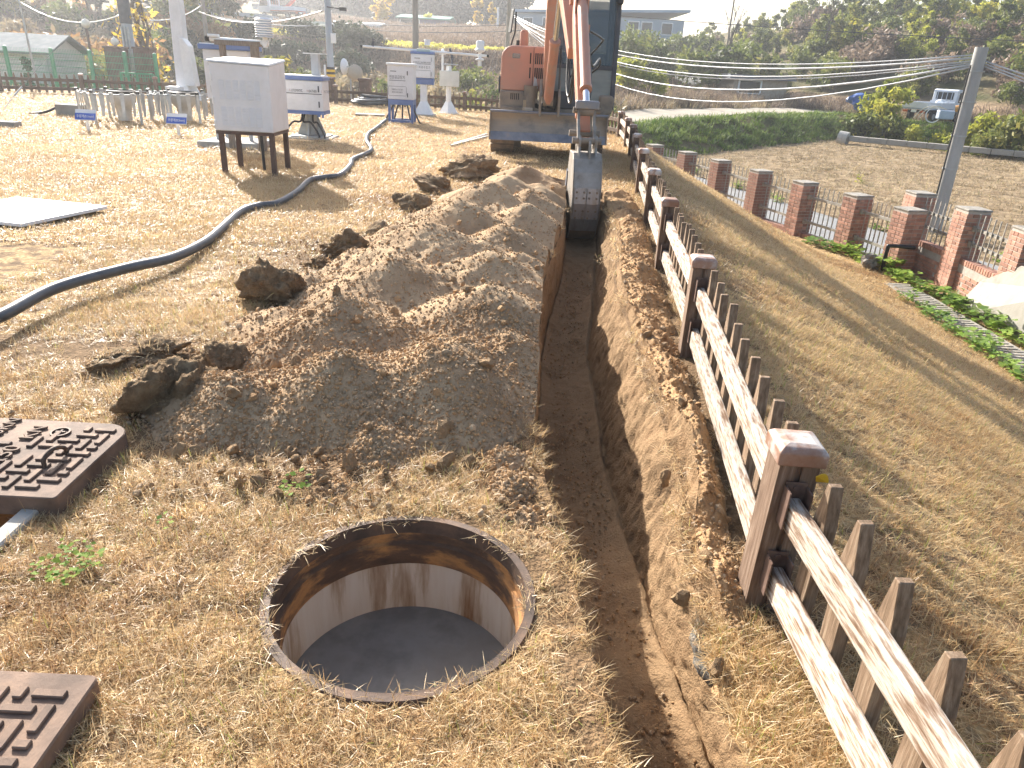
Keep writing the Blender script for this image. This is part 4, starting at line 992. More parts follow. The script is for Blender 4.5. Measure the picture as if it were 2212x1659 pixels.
for k in range(8):
    z = zb_ + (zt_ - zb_) * (k + .4) / 8; MB().lathe([(.03, z + .012), (.10, z + .010), (.135, z - .012), (.132, z - .017), (.03, z - .004)], (b2[0], gy_, 0), 24).build('plate', m_white, sh, smooth=True, angle=30)
MB().cyl((b2[0], gy_, b2[2] - .07), (b2[0], gy_, zb_ + .02), .035, n=12).cyl((b2[0], gy_ - .05, b2[2] - .02), (b2[0], gy_ + .05, b2[2] - .02), .04, n=10).build('stem', m_white2, sh, smooth=True, angle=40)

# --- station cabinet on a grey column with lettering
ay = 13.6
aws = thing('station_cabinet', (*G(668, 300)[:2], 0), 'wide white cabinet lettered in capitals on a grey steel column', 'cabinet')
ax0, ax1, az0, az1 = span(588, 697, 173, 238, ay)
acx = (ax0 + ax1) / 2
MB().box((acx, ay + .22, (az0 + az1) / 2), (ax1 - ax0, .44, az1 - az0)).build('body', m_white, aws, bevel=.008)
MB().box((acx, ay + .22, az1 + .035), (ax1 - ax0 + .04, .50, .065)).build('roof', m_blue, aws, bevel=.008)
MB().box((acx, ay + .22, az1 + .075), (ax1 - ax0 - .02, .46, .02)).build('roof_top', m_white2, aws)
MB().box((acx, ay + .22, az0 - .03), (ax1 - ax0 + .015, .45, .06)).box((ax1 - .09, ay + .02, az0 - .075), (.05, .03, .05)).box((ax1 - .02, ay + .02, az0 - .08), (.03, .03, .06)).build('base_rim', m_blue, aws)
for z in (az1 - .13, az0 + .11): MB().box((ax1 - .07, ay - .006, z), (.02, .016, .10)).build('latch', m_ink, aws, bevel=.002)
tx = ax0 + .30
for i, (ini, rest, dx) in enumerate((('A', 'UTOMATIC', 0.0), ('W', 'EATHER', .31), ('S', 'YSTEM', .57))):
    text(ini, .062, (tx + dx, ay - .003, az1 - .17), (HPI, 0, 0), m_inkred, aws, depth=.001, align='LEFT', sx=.8)
    text(rest, .062, (tx + dx + .045, ay - .003, az1 - .17), (HPI, 0, 0), m_ink, aws, depth=.001, align='LEFT', sx=.62)
MB().box((acx + .07, ay - .002, az1 - .215), (.72, .004, .012)).build('underline', m_ink, aws)
cb = G(668, 300); ccx, ccy = cb[0], cb[1] + .22
MB().cyl((ccx, ccy, .0), (ccx, ccy, az0 - .05), .105, n=20).build('column', m_galv, aws, smooth=True, angle=40)
gs = MB()
for k in range(4):
    t = k * HPI; u = Vector((math.cos(t), math.sin(t), 0)); w = Vector((-u.y, u.x, 0)) * .008; c = Vector((ccx, ccy, .05))
    q = [c + u * .1, c + u * .27, c + u * .1 + Vector((0, 0, .38))]; gs.add([v - w for v in q] + [v + w for v in q], [(0, 1, 2), (5, 4, 3), (0, 3, 4, 1), (1, 4, 5, 2), (2, 5, 3, 0)])
gs.build('gusset', m_galv, aws)
MB().box((ccx, ccy, .04), (.62, .6, .025)).build('base_plate', m_galv, aws, bevel=.004)
MB().box((ccx, ccy, .0), (.8, .75, .06)).build('footing', m_conc, aws, bevel=.01)
q = YY(683, 158, 13.9); MB().box((q[0], 13.9, q[2] + .11), (.13, .13, .40)).build('stub_post', m_grey, aws); MB().box((q[0], 13.9, q[2] + .315), (.38, .2, .012)).build('stub_plate', m_white2, aws)
q = YY(705, 160, 13.8); MB().cyl((q[0] - .02, 13.8, q[2] - .03), (q[0] - .02, 13.8, q[2] + .15), .018, n=8).build('vent_stub', m_white2, aws)
for k, (sx, ex) in enumerate(((-.12, -.42), (-.08, .2), (.06, .3))):
    MB().tube(bezier_path([(ccx + sx, ccy - .12, az0 - .06), (ccx + sx * 1.3, ccy - .16, az0 - .2), (ccx + (sx + ex) * .5, ccy - .25, .28), (ccx + ex, ccy - .3, .08), (ccx + ex, ccy - .32, .0)], 6), .018, 8).build('cable', m_cable, aws, smooth=True)

# --- power box on a blue stand
py_ = 18.0
pb = thing('power_box', (*G(862, 268)[:2], 0), 'narrow white power box with dark lettering on a blue steel stand', 'cabinet')
bx0, bx1, bz0, bz1 = span(837, 893, 141, 215, py_); cxm = (bx0 + bx1) / 2; w = bx1 - bx0
fw = w * .82; fx = bx0 + fw / 2
MB().box((fx + .05, py_ + .25, (bz0 + bz1) / 2), (fw + .10, .5, bz1 - bz0)).build('body', m_white, pb, bevel=.01)
MB().box((fx + .05, py_ + .25, bz1 + .02), (fw + .15, .56, .05)).build('roof', m_white2, pb, bevel=.015, seg=2)
for z in (bz1 - .16, bz0 + .1): MB().box((fx + fw / 2 - .03, py_ - .006, z), (.02, .016, .09)).build('latch', m_ink, pb, bevel=.002)
text('전원공급장치', .085, (fx - .02, py_ - .003, bz1 - .26), (HPI, 0, 0), m_ink, pb, depth=.001, sx=.78)
MB().box((fx - .02, py_ - .002, bz1 - .325), (.38, .004, .010)).build('underline', m_ink, pb)
MB().box((fx - .11, py_ - .002, bz1 - .13), (.14, .004, .014)).build('maker_line', m_ink, pb)
def frame_box(x, y, z, w_, h_, parent):
    b = MB()
    for dx, dz, ww, hh in ((0, h_ / 2, w_ - .02, .006), (0, -h_ / 2, w_ - .02, .006), (-w_ / 2, 0, .006, h_ - .02), (w_ / 2, 0, .006, h_ - .02)): b.box((x + dx, y, z + dz), (ww, .004, hh))
    b.build('label_frame', m_ink, parent)
frame_box(fx - .02, py_ - .002, bz1 - .55, .42, .20, pb)
for dz, ww in ((-.52, .34), (-.58, .28)): text('정격전압  AC  단상 220V' if dz > -.55 else '제어반 접지형 전원장치', .036, (fx - .02, py_ - .003, bz1 + dz), (HPI, 0, 0), m_ink, pb, depth=.001, sx=.7)
for sx in (fx + .05 - (fw + .1) / 2 + .03, fx + .05 + (fw + .1) / 2 - .03):
    for yy in (py_ + .03, py_ + .47): MB().box((sx, yy, (bz0 - .11) / 2), (.055, .055, bz0 - .10)).build('leg', m_blue, pb)
MB().box((fx + .05, py_ + .25, bz0 - .06), (fw + .09, .5, .115)).build('stand_top', m_blue, pb)
MB().box((fx + .05, py_ + .03, .05), (fw - .03, .05, .06)).box((fx + .05, py_ + .47, .05), (fw - .03, .05, .06)).build('stand_rail', m_blue, pb)
for k in range(5):
    sx = fx - .14 + k * .1; MB().tube(bezier_path([(sx, py_ + .25, bz0 - .1), (sx + .05 * (k - 2), py_ + .2, .25), (sx + .1 * (k - 2), py_ + .15, .05), (sx + .14 * (k - 2), py_ + .1, .0)], 6), .02, 8).build('cable', m_cable, pb, smooth=True)

# --- data collector cabinet on a white column with a long sensor arm
dy_ = 20.8
dc = thing('collector_cabinet', (*G(915, 251)[:2], 0), 'white data collector cabinet with blue rims on a white column', 'cabinet')
cx0, cx1, cz0, cz1 = span(888, 936, 117, 168, dy_); ccx = (cx0 + cx1) / 2
MB().box((ccx, dy_ + .15, (cz0 + cz1) / 2), (cx1 - cx0, .30, cz1 - cz0)).build('body', m_white, dc, bevel=.01)
MB().box((ccx, dy_ + .15, cz1 + .03), (cx1 - cx0 + .03, .34, .06)).build('roof', m_blue, dc, bevel=.012)
MB().box((ccx + .05, dy_ + .15, cz0 - .085), (cx1 - cx0 - .1, .26, .16)).build('skirt', m_blue, dc, bevel=.006)
for z in (cz1 - .12, cz0 + .1): MB().box((cx1 - .05, dy_ - .006, z), (.02, .016, .1)).build('latch', m_grey, dc, bevel=.002)
MB().box((cx0 + .12, dy_ - .02, cz1 - .32), (.03, .03, .10), (0, .5, 0)).build('handle', m_white2, dc)
text('AUTOMATIC  WEATHER  SYSTEM', .052, (ccx - .01, dy_ - .003, cz1 - .20), (HPI, 0, 0), m_ink, dc, depth=.001, sx=.6)
MB().box((ccx - .01, dy_ - .002, cz1 - .235), (.46, .004, .010)).build('underline', m_ink, dc)
text('자 료 수 집 기', .075, (ccx + .06, dy_ - .003, cz1 - .32), (HPI, 0, 0), m_ink, dc, depth=.001, sx=.7)
MB().box((ccx - .13, dy_ - .002, cz1 - .1), (.15, .004, .014)).build('maker_line', m_ink, dc)
frame_box(ccx + .0, dy_ - .002, cz1 - .50, .46, .22, dc)
cb = G(915, 250)
MB().box((cb[0], dy_ + .15, (cz0 - .1) / 2), (.17, .17, cz0 - .1)).build('column', m_white2, dc, bevel=.006)
MB().box((cb[0], dy_ + .15, .02), (.6, .5, .05)).build('footing', m_conc, dc, bevel=.008)
MB().lathe([(.34, .05), (.16, .38)], (0, 0, 0), 4).build('tmp', None) if False else None
fl = MB().add([(cb[0] - .24, dy_ - .09, .045), (cb[0] + .24, dy_ - .09, .045), (cb[0] + .24, dy_ + .39, .045), (cb[0] - .24, dy_ + .39, .045), (cb[0] - .088, dy_ + .062, .36), (cb[0] + .088, dy_ + .062, .36), (cb[0] + .088, dy_ + .238, .36), (cb[0] - .088, dy_ + .238, .36)], [(3, 2, 1, 0), (4, 5, 6, 7), (0, 1, 5, 4), (1, 2, 6, 5), (2, 3, 7, 6), (3, 0, 4, 7)]).build('flare', m_white2, dc)
arm = thing('sensor_crossbar', (cb[0], 21.05, 0), 'long white horizontal pipe arm with small sensors above the collector cabinet', 'crossbar')
a, b = YY(783, 100, 21.05), YY(1052, 121, 21.05)
MB().cyl(a, b, .03, n=12).build('pipe', m_white2, arm, smooth=True, angle=40)
for e in (a, b):
    s = 1 if e is b else -1; MB().cyl((e[0] - .005 * s, e[1], e[2]), (e[0] + .05 * s, e[1], e[2] - .004 * s), .034, n=12).build('end_cap', m_dark, arm)
MB().box((cb[0] - .02, 21.05, a[2] - .06), (.35, .1, .16)).build('mount', mat('yellowed_plastic', [(.3, (.55, .55, .42)), (.7, (.66, .66, .52))], rough=.5), arm, bevel=.02, seg=2)
MB().cyl((cb[0], 21.05, cz1), (cb[0], 21.05, a[2] - .1), .05, n=12).build('arm_post', m_white2, arm)
q = YY(923, 95, 21.05); MB().lathe([(.07, -.06), (.085, .07), (.08, .075)], (q[0], 21.05, q[2] + .03), 16).build('cup', m_white2, arm, smooth=True, angle=40)
q = YY(806, 95, 21.05); MB().box((q[0], 21.05, q[2] + .06), (.03, .12, .16), (0, .35, 0)).cyl((q[0], 21.05, q[2] - .06), (q[0] + .02, 21.05, q[2] + .06), .03, n=8).build('disc_sensor', m_ink, arm)
q = YY(1037, 115, 21.05)
MB().lathe([(.03, -.20), (.05, -.19), (.05, -.06), (.11, -.05), (.11, -.02), (.04, .0), (.04, .12), (.06, .14), (.12, .16), (.14, .2), (.10, .24), (.11, .38), (.09, .42), (.001, .43)], (q[0], 21.03, q[2] - .12), 16).build('globe_sensor', m_white2, arm, smooth=True, angle=40)

# --- thin white post with grey instrument box
sp_y = 22.2; g = G(968, 246)
spo = thing('instrument_post', (g[0], g[1], 0), 'thin white instrument post with a grey box and small plates on top', 'post')
t_ = YY(968, 152, sp_y); MB().cyl((g[0], sp_y, 0), (g[0], sp_y, t_[2] + .12), .075, n=14).build('post', m_white2, spo, smooth=True, angle=40)
MB().lathe([(.30, .0), (.30, .03), (.26, .035), (.08, .34)], (g[0], sp_y, 0), 4).build('flared_base', m_white2, spo)
x0, x1, z0, z1 = span(950, 992, 153, 187, sp_y - .1); MB().box(((x0 + x1) / 2, sp_y - .12, (z0 + z1) / 2), (x1 - x0, .12, z1 - z0)).build('box', mat('beige_box', [(.3, (.50, .50, .46)), (.7, (.58, .58, .54))], rough=.5), spo, bevel=.01)
q = YY(957, 112, sp_y); MB().cyl((q[0], sp_y - .08, t_[2] - .2), (q[0], sp_y - .08, q[2]), .03, n=8).lathe([(.12, 0), (.12, .015)], (q[0], sp_y - .08, q[2]), 14, True).lathe([(.10, 0), (.10, .015)], (q[0], sp_y - .08, q[2] - .07), 14, True).lathe([(.05, .02), (.04, .07), (.001, .08)], (q[0], sp_y - .08, q[2]), 12).build('plate_sensor', m_white2, spo)
q = YY(972, 125, sp_y); MB().cyl((q[0] + .05, sp_y + .05, t_[2] + .05), (q[0] + .05, sp_y + .05, q[2]), .025, n=8).box((q[0] + .03, sp_y + .05, q[2] + .1), (.06, .06, .3), (0, -.3, 0)).build('tube_sensor', m_ink, spo)
MB().box((g[0] + .05, sp_y, t_[2] + .16), (.40, .2, .03)).build('top_plate', m_grey, spo)

# --- white folding mast
my = 22.3; g = G(405, 214)
mst = thing('weather_mast', (g[0], g[1], 0), 'thick white steel weather mast with a hinged joint box and gusseted foot', 'mast')
lo, hi = YY(408, 180, my), YY(377, 0, my)
q1, q2 = YY(402, 210, my), YY(380, 0, my)
top = q1 + (q2 - q1) * 2.4
MB().beam((q1[0], my, .05), (top[0], my, top[2]), .36, .34, up=(0, 1, 0), w2=.24, h2=.24).build('mast', m_white, mst, bevel=.02)
c = YY(410, 135, my - .1); MB().prism([(c[0] - .16, c[2] - .62), (c[0] + .14, c[2] - .62), (c[0] + .07, c[2] + .42), (c[0] - .08, c[2] + .62), (c[0] - .17, c[2] + .62)], my - .24, my + .1, 'y').build('hinge_box', m_white2, mst, bevel=.015)
MB().prism([(q1[0] - .2, .04), (q1[0] + .48, .04), (q1[0] + .25, .55), (q1[0] + .1, .6)], my - .03, my + .03, 'y').build('gusset', m_white2, mst)
MB().box((q1[0] + .05, my, .02), (1.0, .8, .05)).build('base_plate', m_white2, mst)
bx = YY(379, 203, my - .5); MB().box((bx[0], my - .5, bx[2]), (.42, .3, .40)).build('motor_box', m_white, mst, bevel=.02, seg=2)

# --- rain gauges inside slatted wind shields
def rain_gauge(c, R, label, seed, nsl):
    t = thing('rain_gauge', (c[0], c[1], 0), label, 'rain gauge')
    MB().lathe([(.13, .02), (.14, .19), (.15, .26), (.24, .36), (.25, .53), (.24, .54)], (c[0], c[1], 0), 28).build('gauge_body', m_alu, t, smooth=True, angle=40)
    MB().lathe([(.258, .52), (.262, .57), (.24, .58), (.235, .52)], (c[0], c[1], 0), 28).build('gauge_rim', m_black, t, smooth=True, angle=40)
    return t
def wind_shield(c, R, label, seed, nsl):
    t = thing('wind_shield', (c[0], c[1], 0), label, 'wind shield')
    rg = random.Random(seed); zr = .53
    MB().tube([(c[0] + R * math.cos(k / 36 * 6.2832), c[1] + R * math.sin(k / 36 * 6.2832), zr) for k in range(37)], .010, 6, cap=False).build('ring', m_galv, t)
    sl = MB().add([(-.040, -.004, .05), (.040, -.004, .05), (.022, -.004, -.37), (-.022, -.004, -.37), (-.040, .004, .05), (.040, .004, .05), (.022, .004, -.37), (-.022, .004, -.37)], [(0, 1, 2, 3), (7, 6, 5, 4), (0, 4, 5, 1), (1, 5, 6, 2), (2, 6, 7, 3), (3, 7, 4, 0)]).build('slat', m_alu, origin=(0, 0, 0)); me = sl.data; bpy.data.objects.remove(sl)
    for k in range(nsl):
        th = (k + .5) / nsl * 6.2832; inst(me, 'slat', (c[0] + R * math.cos(th), c[1] + R * math.sin(th), zr - .015), t, (rg.uniform(-.08, .08), rg.uniform(-.03, .03), th + HPI + rg.uniform(-.35, .35)))
    for k in range(6):
        th = (k + .3) / 6 * 6.2832; p = (c[0] + (R + .03) * math.cos(th), c[1] + (R + .03) * math.sin(th))
        MB().cyl((*p, 0), (*p, zr + .02), .026, n=8).build('leg', m_alu, t); MB().cyl((*p, zr + .02), (*p, zr + .07), .032, n=8).build('leg_cap', m_black, t)
    return t
c1_ = G(272, 262); c2_ = G(402, 262)
rain_gauge(c1_, .72, 'dark rimmed metal rain gauge inside the slatted shield by the concrete block', 1, 24); wind_shield(c1_, .76, 'ring of hanging metal slats around the rain gauge by the concrete block', 2, 26)
rain_gauge(c2_, .6, 'metal rain gauge inside the slatted shield beside the louvred cabinet', 3, 22); wind_shield(c2_, .62, 'ring of hanging metal slats nearest the louvred cabinet', 4, 22)
def sign(px, py, body, label):
    g = G(px, py); t = thing('sign', (g[0], g[1], 0), label, 'sign')
    MB().box((g[0], g[1], .11), (.05, .02, .24)).build('stake', m_white2, t)
    R = Euler((-.5, 0, .1)).to_matrix(); c = Vector((g[0], g[1] - .01, .27))
    MB().box(c, (.34, .015, .19), R).build('board', m_white2, t)
    MB().box(c + R @ Vector((0, -.010, -.03)), (.335, .004, .115), R).build('blue_band', mat('sign_blue', [(.3, (.06, .12, .45)), (.7, (.08, .15, .52))], rough=.5), t)
    tx = text(body, .062, c + R @ Vector((0, -.0135, -.032)), (HPI - .5, 0, .1), m_white2, t, depth=.0008, sx=.75)
sign(192, 284, '우량계(0.1mm)', 'small blue and white sign in front of the concrete block')
sign(387, 292, '우량계(0.5mm)', 'small blue and white sign in front of the louvred cabinet side shield')

# --- small things on the lawn
q = G(150, 251); o = MB().box((q[0], q[1] + .15, .10), (.52, .34, .24)).build('concrete_block', m_wh, bevel=.015, seg=2); tag(o, 'white topped concrete block on the lawn beside the slatted shield', 'concrete block')
o = MB().tube(bezier_path([(q[0] - .28, q[1] + .1, .16), (q[0] - .34, q[1] + .05, .12), (q[0] - .5, q[1] - .05, .05), (q[0] - .75, q[1] - .12, .02)], 5), .025, 8).build('cable_duct', m_black, smooth=True); tag(o, 'short black cable duct running from the concrete block', 'duct')
q = G(18, 274); o = MB().box((q[0], q[1], .04), (.38, .2, .1)).build('concrete_curb', m_wh, bevel=.01); tag(o, 'low white concrete curb piece on the lawn', 'concrete')
A_, B_, C_, D_ = (-4.81, 6.92), (-3.84, 6.72), (-4.08, 5.84), (-5.06, 6.04)
m_board = mat('white_board', [(.3, (.80, .80, .80)), (.7, (.84, .84, .84))], scale=2, rough=.35, spec=.5)
o = MB().prism([D_, C_, B_, A_], .022, .052, 'z').build('snow_board', m_board, bevel=.004); tag(o, 'square white snow measuring board lying flat on the lawn', 'board')
hp = [(-130, 735, .09), (0, 683, .10), (120, 622, .11), (270, 580, .10), (370, 557, .075), (440, 525, .055), (480, 493, .045), (520, 458, .042), (560, 444, .042), (600, 438, .042), (640, 415, .042), (668, 390, .042), (700, 383, .042), (735, 378, .042), (757, 358, .042), (762, 345, .042), (790, 332, .042), (802, 322, .042), (792, 303, .042), (797, 288, .042), (815, 275, .045), (838, 256, .06)]
path = bezier_path([G(*p) for p in hp], 60)
# resample evenly, with a rib every 14 mm
pp_ = np.array([tuple(v) for v in path]); seg = np.r_[0, np.cumsum(np.linalg.norm(np.diff(pp_, axis=0), axis=1))]
ss = np.arange(0, seg[-1], .0075); rp = np.stack([np.interp(ss, seg, pp_[:, k]) for k in range(3)], -1)
o = MB().tube([tuple(v) for v in rp], lambda i: .0355 if i % 2 else .0325, 10).build('corrugated_hose', m_hose, smooth=True); tag(o, 'long dark grey corrugated hose snaking across the dry lawn', 'hose')
cc = G(803, 229); pts = []
for k in range(150):
    th = k / 150 * 6.2832 * 5.2; r = .42 + .16 * math.sin(k * .13) + .05 * math.sin(k * .41); pts.append((cc[0] + r * 1.05 * math.cos(th), cc[1] + r * 1.3 * math.sin(th), .05 + .24 * k / 150 + .05 * math.sin(th * .5)))
o = MB().tube(pts, .04, 8).build('hose_coil', m_hose, smooth=True); tag(o, 'coil of dark grey hose lying by the back fence', 'hose')
q = G(800, 250); o = MB().box((q[0], q[1], .03), (.75, .5, .03), (0, 0, .2)).build('dark_plate', m_black, bevel=.004); tag(o, 'thin black plate lying on the lawn near the blue stand', 'plate')
for i, (a, b) in enumerate((((975, 317), (1052, 297)), ((982, 313), (1052, 292)))):
    a, b = G(*a), G(*b); o = MB().beam((a[0], a[1], .022), (b[0], b[1], .022), .05, .03).build('conduit_strip', m_galv); tag(o, 'flat grey conduit strip on the lawn left of the excavator tracks', 'strip', 'conduit strips by the excavator')
for i, (a, b, yy, lab) in enumerate((((3, 238), (80, 150), 18.0, 'steel guy wire with turnbuckle anchored in the lawn before the left picket fence'), ((880, 262), (833, 200), 19.0, 'steel guy wire with turnbuckle anchored beside the blue stand'))):
    if i == 1: a, b = (703, 250), (688, 205)
    g = G(*a); e = YY(*b, g[1] + 1.6)
    t = thing('guy_wire', (g[0], g[1], 0), lab, 'guy wire'); g = Vector((g[0], g[1], 0)); e = Vector(e); d = (e - g)
    e2 = g + d * 1.5
    MB().cyl(g + Vector((0, 0, -.03)), g + d * .35, .008, n=6).build('anchor_rod', m_galv, t); MB().cyl(g + d * .35, g + d * .55, .018, n=8).build('turnbuckle', m_galv, t); MB().cyl(g + d * .55, e2 if i == 0 else e, .004, n=5).build('wire', m_cable, t)
# ================================================================ excavator
m_or = mat('faded_orange_paint', [(.3, (.38, .28, .22)), (.42, (.48, .25, .18)), (.62, (.53, .255, .18)), (.78, (.45, .31, .245))], scale=3.2, detail=8, rough=.5, rough2=.7, bump=.08, bscale=30, dist=.003)
m_or2 = mat('orange_arm_paint', [(.3, (.42, .26, .18)), (.5, (.52, .23, .145)), (.75, (.46, .22, .14))], scale=4, detail=8, rough=.38, rough2=.6, spec=.5)
m_dust = mat('dusty_grey_steel', [(.3, (.14, .12, .10)), (.5, (.25, .205, .16)), (.75, (.32, .25, .185))], scale=4, detail=8, rough=.85, bump=.2, bscale=30, dist=.004)
m_blade = mat('blade_steel', [(.3, (.16, .15, .145)), (.48, (.30, .255, .21)), (.7, (.37, .29, .21))], scale=3.5, detail=9, rough=.75, bump=.2, bscale=40, dist=.004)
m_edge = mat('worn_blue_steel', [(.3, (.13, .14, .17)), (.55, (.22, .225, .25)), (.75, (.30, .26, .22))], scale=6, detail=8, rough=.45, metal=.4)
m_bsteel = mat('bucket_steel', [(.3, (.17, .14, .11)), (.5, (.28, .25, .215)), (.72, (.36, .33, .295))], scale=5, detail=9, rough=.55, metal=.35, bump=.12, bscale=50, dist=.003)
m_bshine = mat('polished_bucket_steel', [(.3, (.20, .17, .14)), (.5, (.33, .32, .32)), (.75, (.25, .205, .165))], scale=4, detail=8, rough=.4, metal=.6, stretch=(3, 1, 1))
m_bmud = mat('muddy_bucket_steel', [(.3, (.13, .10, .08)), (.55, (.24, .175, .12)), (.75, (.18, .15, .13))], scale=5, detail=9, rough=.8)
m_track = mat('track_steel', [(.3, (.15, .115, .085)), (.55, (.26, .195, .14)), (.75, (.34, .25, .18))], scale=8, detail=8, rough=.65, metal=.3)
m_chrome = mat('chrome_rod', [(.3, (.70, .71, .75)), (.7, (.78, .79, .82))], rough=.12, metal=1.0)
m_cabf = mat('cab_dark_grey', [(.3, (.045, .05, .062)), (.6, (.075, .08, .092)), (.8, (.13, .115, .10))], scale=5, detail=7, rough=.55)
m_glass = glassmat('cab_glass', (.05, .09, .13), .06, .5)
m_glassd = glassmat('cab_glass_dusty', (.30, .32, .30), .3, .62)
m_seat = mat('seat_black', [(.3, (.02, .02, .022)), (.7, (.035, .035, .038))], rough=.7)
m_rubber = mat('hydraulic_hose', [(.3, (.02, .02, .021)), (.7, (.045, .042, .04))], rough=.5)
ex = thing('excavator', (.38, 13.9, 0), 'orange mini excavator with dozer blade digging the trench', 'excavator')
EX = ex
def loft(name, pts, ws, hs, material, parent, bevel=.012, nrm=None):
    """rectangular box section carried along a path in a mostly vertical plane"""
    P_ = [Vector(p) for p in pts]; b = MB(); vs = []; side = Vector((1, 0, 0)) if nrm is None else Vector(nrm)
    for i, p in enumerate(P_):
        d = (P_[min(i + 1, len(P_) - 1)] - P_[max(i - 1, 0)]).normalized(); u = side.cross(d).normalized()
        for sx, sy in ((-1, -1), (1, -1), (1, 1), (-1, 1)): vs.append(p + side * sx * ws[i] / 2 + u * sy * hs[i] / 2)
    n = len(P_); fs = [(3, 2, 1, 0), (4 * n - 4, 4 * n - 3, 4 * n - 2, 4 * n - 1)] + [(4 * i + k, 4 * i + (k + 1) % 4, 4 * i + 4 + (k + 1) % 4, 4 * i + 4 + k) for i in range(n - 1) for k in range(4)]
    return b.add(vs, fs).build(name, material, parent, bevel=bevel, seg=2)
# undercarriage
shoe = box_mesh('track_shoe', (.40, .085, .022), m_track, .004); groz = None
for xc_ in (-.385, 1.135):
    ya, yb, zc, r = 13.2, 14.75, .265, .245
    loop = [(ya + (yb - ya) * k / 15, .02, 0) for k in range(16)] + [(yb + r * math.sin(t), zc - r * math.cos(t), t) for t in np.linspace(.15, math.pi - .15, 8)] + [(yb - (yb - ya) * k / 15, zc + r, math.pi) for k in range(16)] + [(ya - r * math.sin(t), zc + r * math.cos(t), math.pi + t) for t in np.linspace(.15, math.pi - .15, 8)]
    tk = MB().prism([(p[0], p[1]) for p in [(ya, .035), (yb, .035)] + [(yb + (r - .02) * math.sin(t), zc - (r - .02) * math.cos(t)) for t in np.linspace(.2, math.pi - .2, 9)] + [(yb, zc + r - .02), (ya, zc + r - .02)] + [(ya - (r - .02) * math.sin(t), zc + (r - .02) * math.cos(t)) for t in np.linspace(.2, math.pi - .2, 9)]], xc_ - .17, xc_ + .17, 'x').build('track', m_track, ex)
    for (y, z, t) in loop:
        o = inst(shoe, 'track_shoe', (xc_, y, z), tk, (t, 0, 0))
        k = MB().box((0, 0, 0), (.40, .02, .035)); 
    s = 1 if xc_ < .3 else -1
    MB().box((xc_ + s * .24, 14.0, .27), (.12, 1.5, .22)).build('track_frame', m_dust, ex, bevel=.02)
    for yy in (13.25, 14.7): MB().cyl((xc_ + s * .16, yy, .27), (xc_ + s * .32, yy, .27), .17, n=18).build('idler', m_dust, ex)
MB().box((.375, 14.0, .42), (1.2, .9, .26)).cyl((.375, 14.0, .5), (.375, 14.0, .70), .42, n=28).build('undercarriage', m_dust, ex, bevel=.01)
# dozer blade
prof = []
for t in np.linspace(0, 1, 9): prof.append((12.50 + .10 * math.sin(math.pi * (t * .9 + .05)) - .03 * t, .40 + .32 * t))
back = [(p[0] + .03, p[1]) for p in reversed(prof)]
bl = MB().prism(prof + back, -.585, 1.335, 'x').build('blade', m_blade, ex, bevel=.004)
MB().prism([(12.455, .275), (12.50, .275), (12.535, .405), (12.505, .405)], -.595, 1.345, 'x').build('cutting_edge', m_edge, bl, bevel=.004)
MB().prism([(12.49, .70), (12.58, .70), (12.59, .735), (12.50, .735)], -.587, 1.337, 'x').build('blade_top_bar', m_edge, bl, bevel=.006)
for x in (-.588, 1.320): MB().prism([(12.46, .29), (12.66, .30), (12.66, .72), (12.49, .722)], x, x + .018, 'x').build('blade_side', m_dust, bl)
for x in (-.02, .77): loft('blade_arm', [(x, 12.60, .48), (x, 13.0, .42), (x, 13.7, .38)], [.1, .1, .12], [.16, .16, .16], m_dust, ex)
tag(MB().box((.02, 12.55, .760), (.17, .07, .05)).build('concrete_piece', m_oldconc, bevel=.008), 'small pale concrete piece lying on top of the dozer blade', 'concrete')
# upper structure
MB().prism([(-.44, 12.95), (.10, 12.86), (.62, 12.86), (1.30, 12.92), (1.42, 13.05), (1.42, 14.6), (1.1, 15.05), (-.1, 15.05), (-.47, 14.7)], .66, .78, 'z').build('deck', m_dust, ex, bevel=.015)
# hood with rounded corner
hx0, hx1, hz0, hz1 = -.455, .27, 1.02, 1.70
poly = [(hx0, hz0), (hx1, hz0), (hx1, hz1)] + [(hx0 + .20 - .20 * math.sin(t), hz1 - .20 + .20 * math.cos(t)) for t in np.linspace(0, HPI, 9)]
hood = MB().prism(poly, 12.98, 14.85, 'y').build('hood', m_or, ex, bevel=.025, seg=3)
MB().box((.075, 12.977, 1.36), (.008, .012, .64)).build('hood_seam', m_dark, hood)
slot = box_mesh('vent_slot', (.021, .012, .165), m_dark, .005)  # solid dark blocks on the hood face; shade of the openings painted in
for xx in (.03, .115, .148, .181, .214, .247):
    for zz in (1.52, 1.30): inst(slot, 'vent_slot', (xx - .005, 12.979, zz), hood)
MB().box((-.21, 12.976, 1.545), (.13, .02, .075)).build('hood_lamp', m_glassd, hood, bevel=.01)
MB().prism([(hx0 - .01, .72), (.16, .72), (.16, 1.018), (hx0 - .005, 1.018)], 12.96, 14.75, 'y').build('side_skirt', m_dust, ex, bevel=.03, seg=3)
slot2 = box_mesh('skirt_slot', (.014, .012, .10), m_dark, .004)  # dark blocks again, colour standing for the shade inside the slots
for k in range(5): inst(slot2, 'skirt_slot', (-.27 + k * .032, 12.958, .93), ex)
